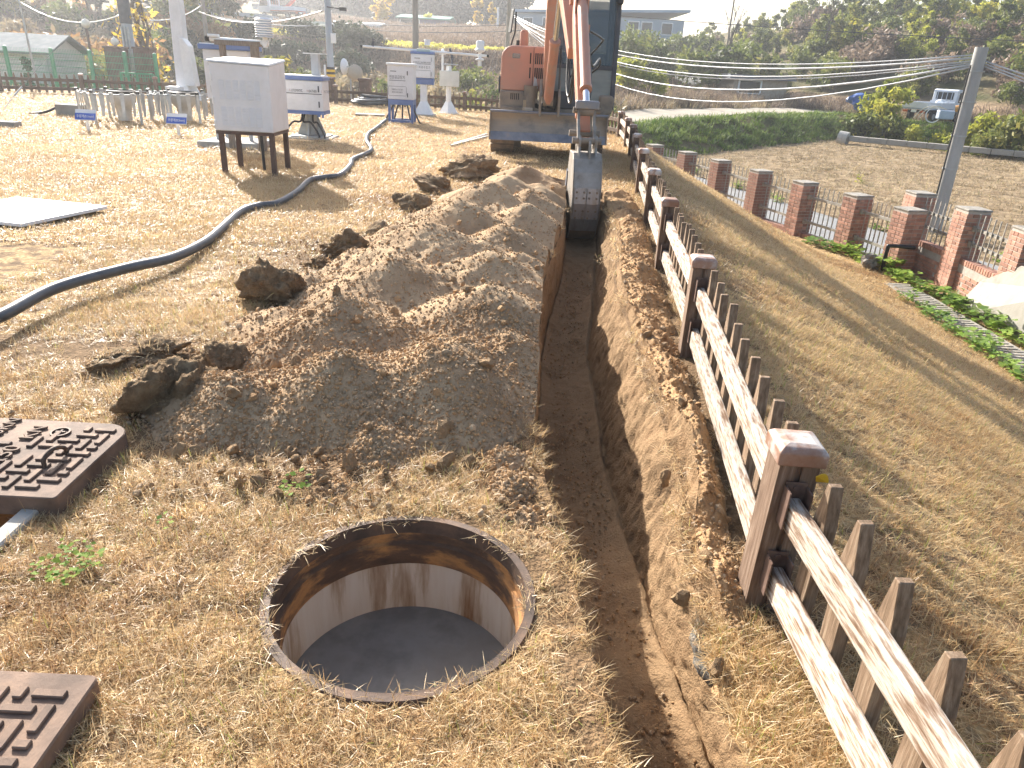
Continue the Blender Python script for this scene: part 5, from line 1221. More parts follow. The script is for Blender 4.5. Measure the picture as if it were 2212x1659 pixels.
# tool tray on the front, can, rag
tr0 = MB().prism([(-.07, .70), (.24, .70), (.24, .86), (.15, .92), (-.07, .96)], 12.80, 12.815, 'y').build('tool_tray', m_dust, ex, bevel=.004)
MB().box((.085, 12.88, .712), (.31, .15, .02)).box((-.065, 12.88, .83), (.012, .15, .26)).build('tray_floor', m_dust, tr0)
MB().box((.0, 12.797, .83), (.12, .008, .12)).build('tray_opening', mat('tray_dirt', [(.3, (.36, .27, .17)), (.7, (.42, .33, .22))], rough=.9), tr0, bevel=.01)
MB().prism([(.14, .78), (.2, .76), (.225, .80), (.17, .85), (.135, .84)], 12.795, 12.803, 'y').build('tray_opening', m_dark, tr0)
MB().lathe([(.11, .74), (.115, 1.10), (.12, 1.11), (.10, 1.11)], (.06, 12.88, 0), 20).build('grease_can', m_dust, smooth=True, angle=40)
tag(bpy.data.objects['grease_can'], 'dusty round can standing in the tray on the front of the excavator', 'can')
MB().add([(.09, 12.80, 1.08), (.17, 12.82, 1.07), (.13, 12.86, 1.10), (.10, 12.84, 1.25), (.14, 12.83, 1.22)], [(0, 1, 4, 3), (1, 2, 4), (2, 0, 3), (3, 4, 2)]).build('rag', m_grey)
tag(bpy.data.objects['rag'], 'grey rag stuffed into the can on the excavator', 'rag')
# exhaust, cap, mirror
MB().cyl((-.10, 13.6, 1.68), (-.10, 13.6, 1.93), .075, .07, n=18).cyl((-.10, 13.6, 1.93), (-.10, 13.6, 1.955), .06, .05, n=18).build('exhaust', m_or, ex, smooth=True, angle=40)
MB().cyl((-.20, 13.5, 1.68), (-.20, 13.5, 1.79), .03, n=12).build('filler_cap', m_seat, ex)
MB().tube(bezier_path([(-.31, 13.2, 1.62), (-.30, 13.2, 1.75), (-.26, 13.2, 1.88), (-.25, 13.2, 2.02), (-.25, 13.2, 2.2)], 5), .014, 8).build('mirror_stalk', m_seat, ex, smooth=True)
MB().box((-.32, 13.2, 2.06), (.02, .19, .36), (.0, .12, .25)).build('mirror', m_seat, ex, bevel=.01)
MB().box((-.47, 13.05, 1.10), (.03, .10, .27)).build('side_handle', m_cabf, ex, bevel=.01)
# cab
c0, c1x, cy0, cy1, cz0, cz1 = .34, 1.42, 12.98, 14.35, .80, 2.56
cab = thing('cab', (.88, 13.6, .8), None, None); cab.parent = ex; cab.location = Vector((.88, 13.6, .8)) - wloc(ex)
for key in list(cab.keys()): del cab[key]
fwd = .10   # windscreen leans back at the top
P4 = {'fl': ((c0, cy0, cz0), (c0 + .02, cy0 + fwd, cz1)), 'fr': ((c1x, cy0, cz0), (c1x - .02, cy0 + fwd, cz1)), 'bl': ((c0, cy1, cz0), (c0 + .02, cy1 - .04, cz1)), 'br': ((c1x, cy1, cz0), (c1x - .02, cy1 - .04, cz1)), 'ml': ((c0, 13.75, cz0), (c0 + .02, 13.72, cz1)), 'mr': ((c1x, 13.75, cz0), (c1x - .02, 13.72, cz1))}
for k, (a, b) in P4.items(): MB().beam(a, b, .075, .075, up=(0, 1, 0)).build('cab_pillar', m_cabf, cab, bevel=.012)
MB().box((.88, 13.70, cz1 + .03), (1.16, 1.42, .10)).build('cab_roof', m_cabf, cab, bevel=.04, seg=3)
def lerp3(a, b, t): return tuple(np.array(a) + (np.array(b) - np.array(a)) * t)
tm = .36
MB().beam(lerp3(*P4['fl'], tm), lerp3(*P4['fr'], tm), .05, .06).build('cab_crossbar', m_cabf, cab)
MB().beam(lerp3(*P4['fl'], .02), lerp3(*P4['fr'], .02), .06, .10).build('cab_sill', m_cabf, cab)
def pane(name, a, b, t0, t1, material):
    q = [lerp3(*P4[a], t0), lerp3(*P4[b], t0), lerp3(*P4[b], t1), lerp3(*P4[a], t1)]
    n = (Vector(q[1]) - Vector(q[0])).cross(Vector(q[3]) - Vector(q[0])).normalized() * .004
    MB().add([Vector(v) - n for v in q] + [Vector(v) + n for v in q], [(0, 1, 2, 3), (7, 6, 5, 4), (0, 4, 5, 1), (1, 5, 6, 2), (2, 6, 7, 3), (3, 7, 4, 0)]).build(name, material, cab)
pane('windscreen', 'fl', 'fr', tm + .02, .97, m_glass); pane('lower_window', 'fl', 'fr', .06, tm - .02, m_glassd)
pane('side_window', 'fl', 'ml', .22, .97, m_glassd); pane('side_window', 'ml', 'bl', .35, .97, m_glassd)
pane('door_window', 'fr', 'mr', .22, .97, m_glass); pane('door_window', 'mr', 'br', .35, .97, m_glass)
pane('rear_window', 'bl', 'br', .50, .96, m_glass)
pane('rear_panel', 'bl', 'br', .0, .49, m_cabf); pane('side_panel', 'fl', 'bl', .0, .21, m_cabf); pane('door_panel', 'fr', 'br', .0, .21, m_cabf)
MB().box((.88, 13.66, .83), (1.0, 1.3, .05)).build('cab_floor', m_cabf, cab)
MB().box((.86, 13.85, 1.18), (.46, .46, .14)).box((.86, 14.06, 1.52), (.44, .12, .62), (-.12, 0, 0)).box((.86, 14.12, 1.92), (.24, .09, .18)).build('seat', m_seat, cab, bevel=.04, seg=2)
for x in (.66, 1.06): MB().cyl((x, 13.5, 1.0), (x, 13.42, 1.42), .012, n=6).box((x, 13.42, 1.44), (.04, .04, .10)).build('control_lever', m_seat, cab)
MB().prism([(1.20, .70), (1.44, .74), (1.455, .95), (1.43, 1.02), (1.20, 1.02)], 12.93, 14.6, 'y').build('cab_skirt', m_dust, ex, bevel=.04, seg=3)
MB().box((.62, 12.92, .92), (.5, .1, .26)).build('front_frame', m_cabf, ex, bevel=.01)
MB().box((1.40, 12.96, 2.42), (.10, .10, .12)).build('work_lamp', m_seat, ex, bevel=.02)
# swing bracket, boom, cylinders, arm
for s in (-.15, .15): MB().prism([(12.45, .66), (12.90, .66), (12.90, 1.15), (12.70, 1.22), (12.42, .98)], .37 + s - .02, .37 + s + .02, 'x').build('swing_bracket', m_dust, ex, bevel=.006)
boom = loft('boom', [(.335, 12.74, .95), (.325, 12.62, 1.5), (.32, 12.5, 2.1), (.315, 12.3, 2.75), (.325, 11.98, 3.20), (.345, 11.55, 3.06), (.43, 10.85, 2.36), (.56, 9.98, 1.58)], [.17, .18, .18, .18, .18, .17, .16, .15], [.20, .28, .34, .40, .42, .36, .26, .17], m_or2, ex, .015)
MB().prism([(12.3, 3.1), (12.05, 3.5), (11.8, 3.52), (11.6, 3.2), (11.9, 3.1)], .235, .245, 'x').prism([(12.3, 3.1), (12.05, 3.5), (11.8, 3.52), (11.6, 3.2), (11.9, 3.1)], .405, .415, 'x').build('boom_lug', m_or2, boom)
def ram(name, a, b, f, r, parent, rr=.55):
    a, b = Vector(a), Vector(b); m = a.lerp(b, f)
    o = MB().cyl(a, m, r, n=18).cyl(m, m + (b - a).normalized() * .05, r * 1.12, n=18).build(name, m_or2, parent, smooth=True, angle=40)
    MB().cyl(m, b, r * rr, n=14).build('piston_rod', m_chrome, o, smooth=True, angle=40)
    for p in (a, b): MB().cyl(p - Vector((.08, 0, 0)), p + Vector((.08, 0, 0)), r * .9, n=12).build('pin', m_dust, o)
    return o
ram('boom_cylinder', (.34, 12.40, .90), (.40, 11.30, 2.55), .5, .075, ex)
ram('arm_cylinder', (.325, 11.9, 3.46), (.565, 10.25, 2.38), .62, .055, ex)
arm_ = loft('arm', [(.585, 10.28, 2.22), (.59, 10.08, 2.06), (.60, 9.75, 1.80), (.63, 9.1, 1.22), (.66, 8.52, .74)], [.13, .15, .15, .14, .13], [.14, .24, .27, .21, .15], m_or2, ex, .012)
for s in (-.09, .09): MB().cyl((.585 + s - .02, 10.26, 2.24), (.585 + s + .02, 10.26, 2.24), .10, n=18).build('arm_boss', m_or2, arm_, smooth=True, angle=40)
ram('bucket_cylinder', (.605, 9.92, 2.20), (.665, 8.50, 1.00), .80, .062, ex, .6)
for s in (-.075, .075): MB().prism([(9.98, 2.1), (9.86, 2.27), (9.80, 2.22), (9.84, 2.0)], .605 + s - .008, .605 + s + .008, 'x').build('cylinder_lug', m_or2, arm_)
for zz, k in ((1.86, 0), (1.62, 1)): MB().box((.685, 9.72 - k * .32, zz), (.05, .09, .09)).build('hose_clamp', m_or2, arm_, bevel=.008)
# link work above the bucket
for s in (-.085, .085):
    loft('link', [(.665 + s, 8.52, 1.00), (.665 + s, 8.44, .85), (.675 + s, 8.34, .70)], [.03] * 3, [.09, .07, .09], m_bsteel, ex, .006)
    loft('side_link', [(.665 + s * 1.15, 8.53, 1.01), (.665 + s * 1.15, 8.72, .94)], [.028] * 2, [.09, .09], m_or2, ex, .006)
for p, w in (((.665, 8.52, 1.00), .30), ((.68, 8.34, .70), .32), ((.66, 8.52, .76), .34)): MB().cyl((p[0] - w / 2, p[1], p[2]), (p[0] + w / 2, p[1], p[2]), .035, n=14).build('pivot_pin', m_dust, ex, smooth=True, angle=40)
MB().box((.665, 8.48, 1.06), (.26, .10, .09)).build('yoke', m_edge, ex, bevel=.012)
# bucket
bx0, bx1 = .555, .845
outer = [(8.30, .735), (8.20, .66), (8.115, .50), (8.065, .30), (8.05, .08), (8.075, -.14), (8.14, -.32), (8.25, -.45), (8.40, -.51), (8.60, -.52), (8.88, -.47)]
zq = lambda z: .575 + (z - .735) * .775
outer = [(p[0], zq(p[1])) for p in outer]
inner = [(p[0] + .022 * (1 if i < 8 else 0), p[1] + (.022 if i > 6 else 0)) for i, p in enumerate(outer)]
bk = MB().prism(outer[:5] + list(reversed(inner[:5])), bx0, bx1, 'x').build('bucket', m_bsteel, ex, bevel=.003)
MB().prism(outer[4:7] + list(reversed(inner[4:7])), bx0, bx1, 'x').build('bucket_back', m_bshine, bk)
MB().prism(outer[6:] + list(reversed(inner[6:])), bx0, bx1, 'x').build('bucket_floor', m_bmud, bk)
wear = [(p[0] - .012, p[1]) for p in outer[3:7]] ; wear2 = [(p[0] - .001, p[1]) for p in reversed(outer[3:7])]
for a, b in ((bx0 + .012, (bx0 + bx1) / 2 - .006), ((bx0 + bx1) / 2 + .006, bx1 - .012)): MB().prism(wear + wear2, a, b, 'x').build('wear_plate', m_bshine, bk)
for x in (bx0 - .012, bx1): MB().prism(outer + [(8.82, zq(.10)), (8.74, zq(.45)), (8.66, .56)], x, x + .012, 'x').build('bucket_side', m_bsteel, bk, bevel=.002)
for x in (bx0 - .024, bx1 + .012): MB().prism([(8.80, zq(-.45)), (8.92, zq(-.40)), (8.84, zq(.12)), (8.76, zq(.44)), (8.68, zq(.42)), (8.72, zq(.1))], x, x + .012, 'x').build('side_cutter', m_edge, bk)
MB().prism([(8.30, .54), (8.66, .52), (8.66, .56), (8.30, .575)], bx0 - .001, bx1 + .001, 'x').build('bucket_top', m_bsteel, bk)
ear = [(8.24, .70), (8.30, .80), (8.29, .88), (8.335, .925), (8.385, .88), (8.42, .80), (8.47, .70), (8.475, .98), (8.53, 1.02), (8.58, .97), (8.60, .74), (8.62, .70)]
for x in (.595, .775): MB().prism([(p, q - .165) for p, q in ear], x, x + .028, 'x').build('bucket_ear', m_bsteel, bk, bevel=.005)
MB().prism([(8.20, .47), (8.245, .68), (8.29, .71), (8.33, .56)], .705, .730, 'x').build('bucket_rib', m_bsteel, bk, bevel=.004)
for k in range(4):
    xx = bx0 + .04 + k * .07; MB().prism([(8.86, -.40), (9.05, -.35), (8.88, -.32)], xx - .022, xx + .022, 'x').build('tooth', m_edge, bk)
riv = MB().cyl((0, -.006, 0), (0, .006, 0), .012, n=10).build('rivet', m_bmud, origin=(0, 0, 0)); rme = riv.data; bpy.data.objects.remove(riv)
for zz, yy in ((.24, 8.044), (.16, 8.041), (-.02, 8.05), (-.12, 8.062)):
    for xx in (.59, .67, .73, .81): inst(rme, 'rivet', (xx, yy, zq(zz)), bk)
bk.rotation_euler = (0, 0, math.radians(2.5))
# hoses
hs = [[(.44, 11.3, 2.78), (.47, 10.9, 2.45), (.50, 10.4, 1.75), (.50, 10.0, 1.20), (.53, 9.75, 1.12), (.56, 9.6, 1.55)],
      [(.46, 11.3, 2.80), (.49, 10.8, 2.4), (.525, 10.3, 1.65), (.53, 10.0, 1.10), (.555, 9.75, 1.05), (.58, 9.6, 1.5)],
      [(.70, 9.72, 1.84), (.80, 10.0, 1.82), (.98, 11.0, 1.80), (1.05, 12.0, 1.75), (.62, 12.8, 1.2)], [(.70, 9.45, 1.62), (.80, 9.9, 1.45), (.98, 11.0, 1.55), (1.02, 12.0, 1.4), (.62, 12.8, 1.1)],
      [(.27, 12.72, .75), (.26, 12.66, 1.1), (.27, 12.55, 1.5), (.29, 12.4, 1.9)], [(.47, 12.75, .75), (.50, 12.6, 1.0), (.50, 12.5, 1.3), (.49, 12.4, 1.7)], [(.70, 9.45, 1.6), (.72, 9.2, 1.42), (.72, 8.9, 1.2), (.70, 8.75, 1.1)]]
for i, h in enumerate(hs): MB().tube(bezier_path(h, 8), .014, 8).build('hydraulic_hose', m_rubber, ex, smooth=True)
# ================================================================ land beyond the lawn
def emb(x, y):
    e1 = (x - 8.0) * -.7545 + (y - 34.4) * .656; e2 = (x - 20.7) * .81 + (y - 49.0) * .586
    return np.maximum(e1, e2)
def zfar(x, y):
    x, y = np.asarray(x, float), np.asarray(y, float)
    zc = np.interp(y, [-50, 24, 27, 30, 46, 50, 54, 60, 62, 64, 95, 140, 200, 400, 1500], [-2.6, -2.6, -1.5, -1.35, -.2, .3, 1.6, 1.7, 2.05, 2.2, 4.5, 6.3, 9, 12, 12])
    zc = zc + .075 * np.clip(-x - 13, 0, 80) * smooth((y - 29) / 14)
    e = emb(x, y)
    zr = np.interp(e, [-300, -.6, .1, 2.2, 7, 11, 16, 25, 40, 60, 300, 1500], [-2.3, -2.3, -1.9, -.75, -.65, -.3, .9, 3.4, 6.2, 8.0, 12, 12])
    zr = np.where(zr > -.3, -.3 + (zr + .3) * (.30 + .70 * smooth((x - 14) / 22)), zr)
    w = smooth((x - 1.0) / 9.0)
    w = np.where(y < 33, smooth((x - xb(y) + .2) / .5), w)
    z = zc * (1 - w) + zr * w
    far = smooth((np.hypot(x, y) - 30) / 60)
    return z + far * 1.2 * fbm(x * .03, y * .03, 3, 81) + .10 * fbm(x * .35, y * .35, 3, 83) * smooth((y - 26) / 4)
def far_ground_material():
    m = bpy.data.materials.new('rough_ground'); m.use_nodes = True; n, l = m.node_tree.nodes, m.node_tree.links; b = n['Principled BSDF']
    b.inputs['Roughness'].default_value = .95; b.inputs['Specular IOR Level'].default_value = .1
    g = n.new('ShaderNodeNewGeometry')
    def ramp(f, cols):
        r = n.new('ShaderNodeValToRGB'); e = r.color_ramp.elements
        e[0].position, e[0].color = cols[0][0], (*cols[0][1], 1); e[1].position, e[1].color = cols[-1][0], (*cols[-1][1], 1)
        for p, c in cols[1:-1]: k = e.new(p); k.color = (*c, 1)
        l.new(f, r.inputs[0]); return r.outputs[0]
    def noise(s, d=6):
        t = n.new('ShaderNodeTexNoise'); t.inputs['Scale'].default_value = s; t.inputs['Detail'].default_value = d; l.new(g.outputs['Position'], t.inputs['Vector']); return t.outputs['Fac']
    weedy = ramp(noise(.35, 8), [(.3, (.05, .06, .02)), (.48, (.11, .10, .045)), (.62, (.18, .135, .075)), (.75, (.09, .10, .035))])
    brown = ramp(noise(.8, 8), [(.3, (.22, .15, .09)), (.6, (.33, .235, .15)), (.8, (.27, .19, .12))])
    at = n.new('ShaderNodeAttribute'); at.attribute_name = 'brown'
    mx = n.new('ShaderNodeMix'); mx.data_type = 'RGBA'; l.new(at.outputs['Fac'], mx.inputs[0]); l.new(weedy, mx.inputs[6]); l.new(brown, mx.inputs[7]); l.new(mx.outputs[2], b.inputs['Base Color'])
    bp = n.new('ShaderNodeBump'); bp.inputs['Strength'].default_value = 1; bp.inputs['Distance'].default_value = .15; l.new(noise(3.5, 7), bp.inputs['Height']); l.new(bp.outputs[0], b.inputs['Normal'])
    return m
gx = np.concatenate([-graded(45, 900, 1.2, 1.09)[::-1], np.arange(-44, 62, .7), graded(62, 900, 1.0, 1.09)])
gyy = np.concatenate([np.arange(-60, 20, 4.0), np.arange(20, 70, .7), graded(70, 1200, .9, 1.05)])
FX, FY = np.meshgrid(gx, gyy); FZ = zfar(FX, FY)
brown = smooth((FY - 63) / 3) * smooth((98 - FY) / 6) * smooth((14 - FX) / 6) * smooth((FX + 26) / 5)
ee = emb(FX, FY); brown = np.maximum(brown, smooth((ee - 8) / 2) * smooth((16 - ee) / 3) * smooth((FX - 6) / 4))
fg = grid_mesh('ground', FX, FY, FZ, far_ground_material(), None, {'brown': brown}); tag(fg, 'rough weedy ground rising to the hills', None, None, 'structure')
# road behind the brick fence, harvested field, farm track
m_road = mat('pale_asphalt', [(.3, (.17, .17, .17)), (.6, (.23, .23, .23)), (.8, (.20, .195, .185))], scale=3, detail=8, rough=.95, bump=.3, bscale=60, space='World')
ryy = np.arange(-4, 33, .5); RX = xb(ryy)[:, None] + np.linspace(.3, 3.3, 7)[None, :]; RY = np.repeat(ryy[:, None], 7, 1)
tag(grid_mesh('road', RX, RY, np.full(RX.shape, -1.92), m_road), 'grey village road behind the brick fence', None, None, 'structure')
m_field = mat('harvested_field', [(.28, (.12, .08, .045)), (.45, (.25, .18, .108)), (.58, (.35, .265, .165)), (.75, (.28, .20, .12))], scale=1.6, detail=9, rough=.95, bump=1, bscale=7, dist=.08, space='World', stretch=(1, 1.7, 1), spec=.1)
fxs = np.arange(3, 44, .22); fys = np.arange(-4, 50.5, .22); AX, AY = np.meshgrid(fxs, fys)
AZ = -1.95 + .09 * np.abs(fbm(AX * .9, AY * 1.7, 3, 91)) + .07 * fbm(AX * 2.5, AY * 4.2, 2, 93)
kf = (emb(AX, AY) < .25) & (AX > xb(AY) + 3.2); kf = kf[:-1, :-1] & kf[1:, 1:]
tag(grid_mesh('field', AX, AY, AZ, m_field, kf), 'harvested tan field scored with tyre tracks', None, None, 'structure')
m_track_ = mat('farm_track', [(.3, (.26, .22, .165)), (.6, (.38, .33, .26)), (.8, (.22, .20, .12))], scale=.8, detail=8, rough=.95, bump=.4, bscale=20, space='World')
def along(s, e): return 8.0 + .656 * s - .7545 * e, 34.4 + .7545 * s + .656 * e
S_, E_ = np.meshgrid(np.arange(-14, 26, .7), np.linspace(2.9, 5.9, 6)); TXx, TYy = along(S_, E_)
tag(grid_mesh('track_road', TXx, TYy, zfar(TXx, TYy) + .06, m_track_), 'pale dirt track on top of the green embankment', None, None, 'structure')

# ---------------------------------------------------------------- plants beyond the fence
m_lo = leafmat('olive_leaves', [(.1, (.045, .065, .018)), (.4, (.12, .15, .035)), (.65, (.22, .23, .055)), (.9, (.38, .30, .07))], .4, wscale=.25)
m_ly = leafmat('yellow_leaves', [(.1, (.34, .20, .02)), (.45, (.58, .38, .04)), (.8, (.74, .56, .10))], .45, wscale=.4)
m_lyg = leafmat('yellow_green_leaves', [(.1, (.13, .17, .025)), (.45, (.32, .34, .05)), (.8, (.60, .52, .08))], .45, wscale=.4)
m_lb = leafmat('brown_brush', [(.1, (.10, .07, .05)), (.45, (.22, .16, .115)), (.8, (.34, .25, .17))], .3, wscale=.3)
m_lr = leafmat('russet_leaves', [(.1, (.14, .075, .03)), (.5, (.32, .18, .07)), (.9, (.46, .30, .12))], .4, wscale=.3)
m_ld = leafmat('dark_evergreen', [(.1, (.016, .026, .014)), (.5, (.04, .058, .026)), (.9, (.08, .10, .04))], .25, wscale=.2)
m_lg = leafmat('green_grass', [(.1, (.05, .10, .02)), (.45, (.13, .20, .035)), (.8, (.26, .32, .06))], .4, wscale=.35)
m_ltan = leafmat('tan_weeds', [(.1, (.15, .11, .06)), (.45, (.30, .23, .13)), (.75, (.44, .35, .21)), (.95, (.20, .22, .06))], .35, wscale=.3)
m_lcrop = leafmat('yellow_crop', [(.1, (.36, .34, .06)), (.5, (.62, .56, .12)), (.9, (.74, .68, .24))], .4, wscale=.5)
m_bark = mat('bark', [(.3, (.07, .055, .042)), (.7, (.15, .12, .09))], scale=6, rough=.95, bump=.6, bscale=20, dist=.02)
def leaf_cloud(blobs, n, size, seed, flat=.0):
    rg = np.random.default_rng(seed); vol = np.array([b[3] ** 2 for b in blobs]); pick = rg.choice(len(blobs), n, p=vol / vol.sum())
    B = np.array(blobs)[pick]; d = rg.normal(size=(n, 3)); d /= np.linalg.norm(d, axis=1)[:, None]
    r = B[:, 3] * (rg.random(n) ** .45) * (1 + .25 * rg.normal(size=n))
    c = B[:, :3] + d * r[:, None] * np.array([1, 1, B[0, 4] if B.shape[1] > 4 else .85])
    u = rg.normal(size=(n, 3)); u /= np.linalg.norm(u, axis=1)[:, None]; w = np.cross(u, rg.normal(size=(n, 3))); w /= np.linalg.norm(w, axis=1)[:, None]
    s = size * rg.uniform(.5, 1.3, n)[:, None]
    co = np.stack([c - u * s, c + w * s * .45, c + u * s, c - w * s * .45], 1).reshape(-1, 3); fa = np.arange(4 * n).reshape(n, 4)
    patch = rg.random(len(blobs))[pick]; v = np.repeat(np.clip(.55 * rg.random(n) + .45 * patch, 0, 1), 4)
    return co, fa, v
def blob_crown(seed, h, r, n=14, low=.35, cone=0.0):
    rg = np.random.default_rng(seed); out = []
    for i in range(n):
        t = low + (1 - low) * rg.random(); k = (math.sin(math.pi * min(1, (t - low) / (1 - low) * .85 + .1))) * (1 - cone) + cone * (1 - (t - low) / (1 - low))
        a = rg.random() * 6.28; q = r * k * rg.random() ** .6 * .9; out.append((q * math.cos(a), q * math.sin(a), t * h * .93, r * rg.uniform(.22, .42) * (.55 + .45 * k)))
    return out
def tree_proto(name, seed, h, r, lm, nleaf, leaf, low=.3, cone=0.0, nb=16, label='', cat='tree', group=None, limbs=7, nblob=14, lean=.06):
    rg = random.Random(seed)
    t = thing(name, (0, 0, 0), label, cat, group)
    mb = MB(); tops = []
    a = Vector((0, 0, -.3)); hh = h * (.85 if cone else .62); b = Vector((rg.uniform(-lean, lean) * h, rg.uniform(-lean, lean) * h, hh)); r0 = .022 * h + .03
    pts = [a.lerp(b, k / 4) + Vector((rg.uniform(-.02, .02) * h, rg.uniform(-.02, .02) * h, 0)) * (0 < k < 4) for k in range(5)]
    mb.tube(pts, lambda i: r0 * (1 - .17 * i), 7)
    bl = blob_crown(seed, h, r, nblob, low, cone)
    for i in range(limbs):
        q = Vector(pts[2 + i % 3]); e = Vector(bl[i % len(bl)][:3]); m = q.lerp(e, .5) + Vector((0, 0, .04 * h))
        mb.tube([q, m, e], lambda k: r0 * (.42 - .15 * k), 5)
    mb.build('trunk', m_bark, t, origin=(0, 0, 0))
    if nleaf:
        c = proto('crown', *leaf_cloud(bl, nleaf, leaf, seed + 1), lm); COL.objects.link(c); c.parent = t
    return t
def shrub_proto(name, seed, h, r, lm, nleaf, leaf, label, group, cat='shrub'):
    t = thing(name, (0, 0, 0), label, cat, group); rg = random.Random(seed)
    bl = [(rg.uniform(-1, 1) * r * .6, rg.uniform(-1, 1) * r * .6, h * rg.uniform(.2, .8), r * rg.uniform(.3, .5)) for _ in range(9)]
    mb = MB()
    for q in bl[:6]: mb.tube([(q[0] * .2, q[1] * .2, -.15), (q[0] * .6, q[1] * .6, q[2] * .6), q[:3]], lambda k: .03 * (1.1 - .4 * k), 5)
    mb.build('stems', m_bark, t, origin=(0, 0, 0))
    c = proto('foliage', *leaf_cloud(bl, nleaf, leaf, seed + 1), lm); COL.objects.link(c); c.parent = t
    return t
_used = {}
def put(p, x, y, s=1.0, dz=0.0, rz=None, sz=None, z=None):
    o = p if p.name not in _used else copy_tree(p); _used[p.name] = 1
    o.location = (x, y, (float(zfar(x, y)) if z is None else z) + dz); o.rotation_euler = (0, 0, random.uniform(0, 6.28) if rz is None else rz); o.scale = (s, s, s * (sz or 1)); return o

# ground cover: stuff
def cover_field(name, n, acc, xr, yr, protos, smin, smax, label, zf=zfar):
    x = RNG.uniform(*xr, n); y = RNG.uniform(*yr, n); k = acc(x, y); x, y = x[k], y[k]; z = zf(x, y)
    o = scatter(name, np.stack([x, y, z - .02], -1), np.stack([RNG.normal(0, .12, len(x)), RNG.normal(0, .12, len(x)), RNG.uniform(0, 6.28, len(x))], -1), RNG.uniform(smin, smax, len(x)), RNG.integers(0, len(protos), len(x)), protos)
    tag(o, label, 'vegetation', None, 'stuff')
def bl_(mm, n, sp, a, b, w, t, sd): return [proto('tuft', *blades(n, sp, a, b, w, t, sd + i, .0, .8), mm) for i in range(3)]
cover_field('embankment_grass', 5200, lambda x, y: (emb(x, y) > -.1) & (emb(x, y) < 2.75) & (x > 3), (2, 28), (30, 53), bl_(m_lg, 46, .32, .12, .36, .016, .7, 600), .8, 1.3, 'dark green grass covering the field embankment')
cover_field('tan_weeds', 5200, lambda x, y: ((emb(x, y) < 0) | (emb(x, y) > 6.1) | (x < 1)) & (x < xf(np.minimum(y, 24)) + 4), (-26, 7), (26.5, 48), bl_(m_ltan, 34, .35, .3, .75, .02, .5, 620) + bl_(m_lo, 20, .3, .2, .5, .03, .8, 630), .7, 1.3, 'tan and green weeds on the waste ground behind the back fence')
cover_field('bank_weeds', 4200, lambda x, y: (emb(x, y) > 6.0) & (emb(x, y) < 12) & (x > 2), (2, 45), (36, 66), bl_(m_lb, 40, .4, .4, 1.0, .02, .45, 640) + bl_(m_ltan, 30, .35, .3, .7, .02, .5, 650), .7, 1.2, 'dry reddish brown weeds beyond the dirt track')
cover_field('dark_bank', 2600, lambda x, y: x < 6, (-34, 6), (47.5, 54.5), bl_(m_lb, 60, .6, .3, .65, .03, .6, 660), .7, 1.1, 'dark brown brush on the bank below the yellow crop')
cover_field('yellow_crop', 1500, lambda x, y: x < 5, (-23, 5), (55.0, 59.0), [proto('crop', *leaf_cloud([(0, 0, .2, .28)], 40, .14, 670 + i), m_lcrop) for i in range(3)], .7, 1.2, 'strip of bright yellow crop on the terrace')
cover_field('terrace_weeds', 1600, lambda x, y: x < 8, (-30, 8), (59.5, 64.5), bl_(m_lb, 50, .5, .3, .7, .03, .6, 680), .7, 1.1, 'brown weeds above the yellow crop')
cover_field('brown_field_stubble', 3600, lambda x, y: emb(x, y) > 0, (-26, 14), (65, 97), bl_(mat_ if False else m_lb, 40, .6, .2, .5, .03, .6, 690), .8, 1.2, 'dry brown stalks covering the upper field')
cover_field('field_stubble', 9000, lambda x, y: (emb(x, y) < -.2) & (x > xb(y) + 3.6), (5, 30), (8, 48), [proto('straw', *blades(16, .28, .05, .16, .012, 1.2, 700 + i, 0, .4), m_ltan) for i in range(3)], .7, 1.3, 'straw stubble lying on the harvested field', lambda x, y: np.full(len(x), -1.91))
cover_field('roadside_weeds', 420, lambda x, y: np.abs(x - xb(y) - 3.45) < .3, (4, 12), (6, 30), [proto('weedtuft', *weed_mesh(36, .2, .13, 710 + i, .22), m_weed) for i in range(3)], .6, 1.1, 'green weeds along the far edge of the road', lambda x, y: np.full(len(x), -1.92))

# trees and shrubs, one by one
L_hill = 'olive green bushy tree on the wooded slope right of the farm track'
t_hill = [tree_proto('broadleaf_tree', 20 + i, 5.2, 2.2, m_lo, 1500, .24, .2, label=L_hill, group='trees on the wooded slope') for i in range(3)] + [tree_proto('broadleaf_tree', 24 + i, 4.6, 2.0, m_lyg, 1400, .22, .2, label='yellow green bushy tree on the wooded slope right of the farm track', group='yellow green trees on the wooded slope') for i in range(2)]
s_br = [shrub_proto('brush_thicket', 30 + i, 2.2, 1.7, m_lb, 1100, .20, 'grey brown leafless thicket on the slope below the trees', 'thickets on the slope') for i in range(2)]
s_ol = [shrub_proto('shrub', 34 + i, 2.0, 1.5, m_lo, 1100, .17, 'olive green shrub on the slope beyond the dirt track', 'shrubs beyond the dirt track') for i in range(3)]
rg = random.Random(9)
def on_slope(n, e0, e1, x0, x1, pool, s0, s1, ymax=120):
    k = 0; tries = 0
    while k < n and tries < 4000:
        tries += 1; x = rg.uniform(x0, x1); y = rg.uniform(40, ymax); e = float(emb(x, y))
        if e0 < e < e1 and x / y < .85: put(rg.choice(pool), x, y, rg.uniform(s0, s1) * (.62 if x / y < .33 else .9)); k += 1
on_slope(120, 22, 62, 10, 75, t_hill, .6, 1.1)
on_slope(34, 15, 40, 12, 60, s_br, .8, 1.6)
on_slope(120, 12.5, 40, 6, 60, s_ol, .7, 1.5)
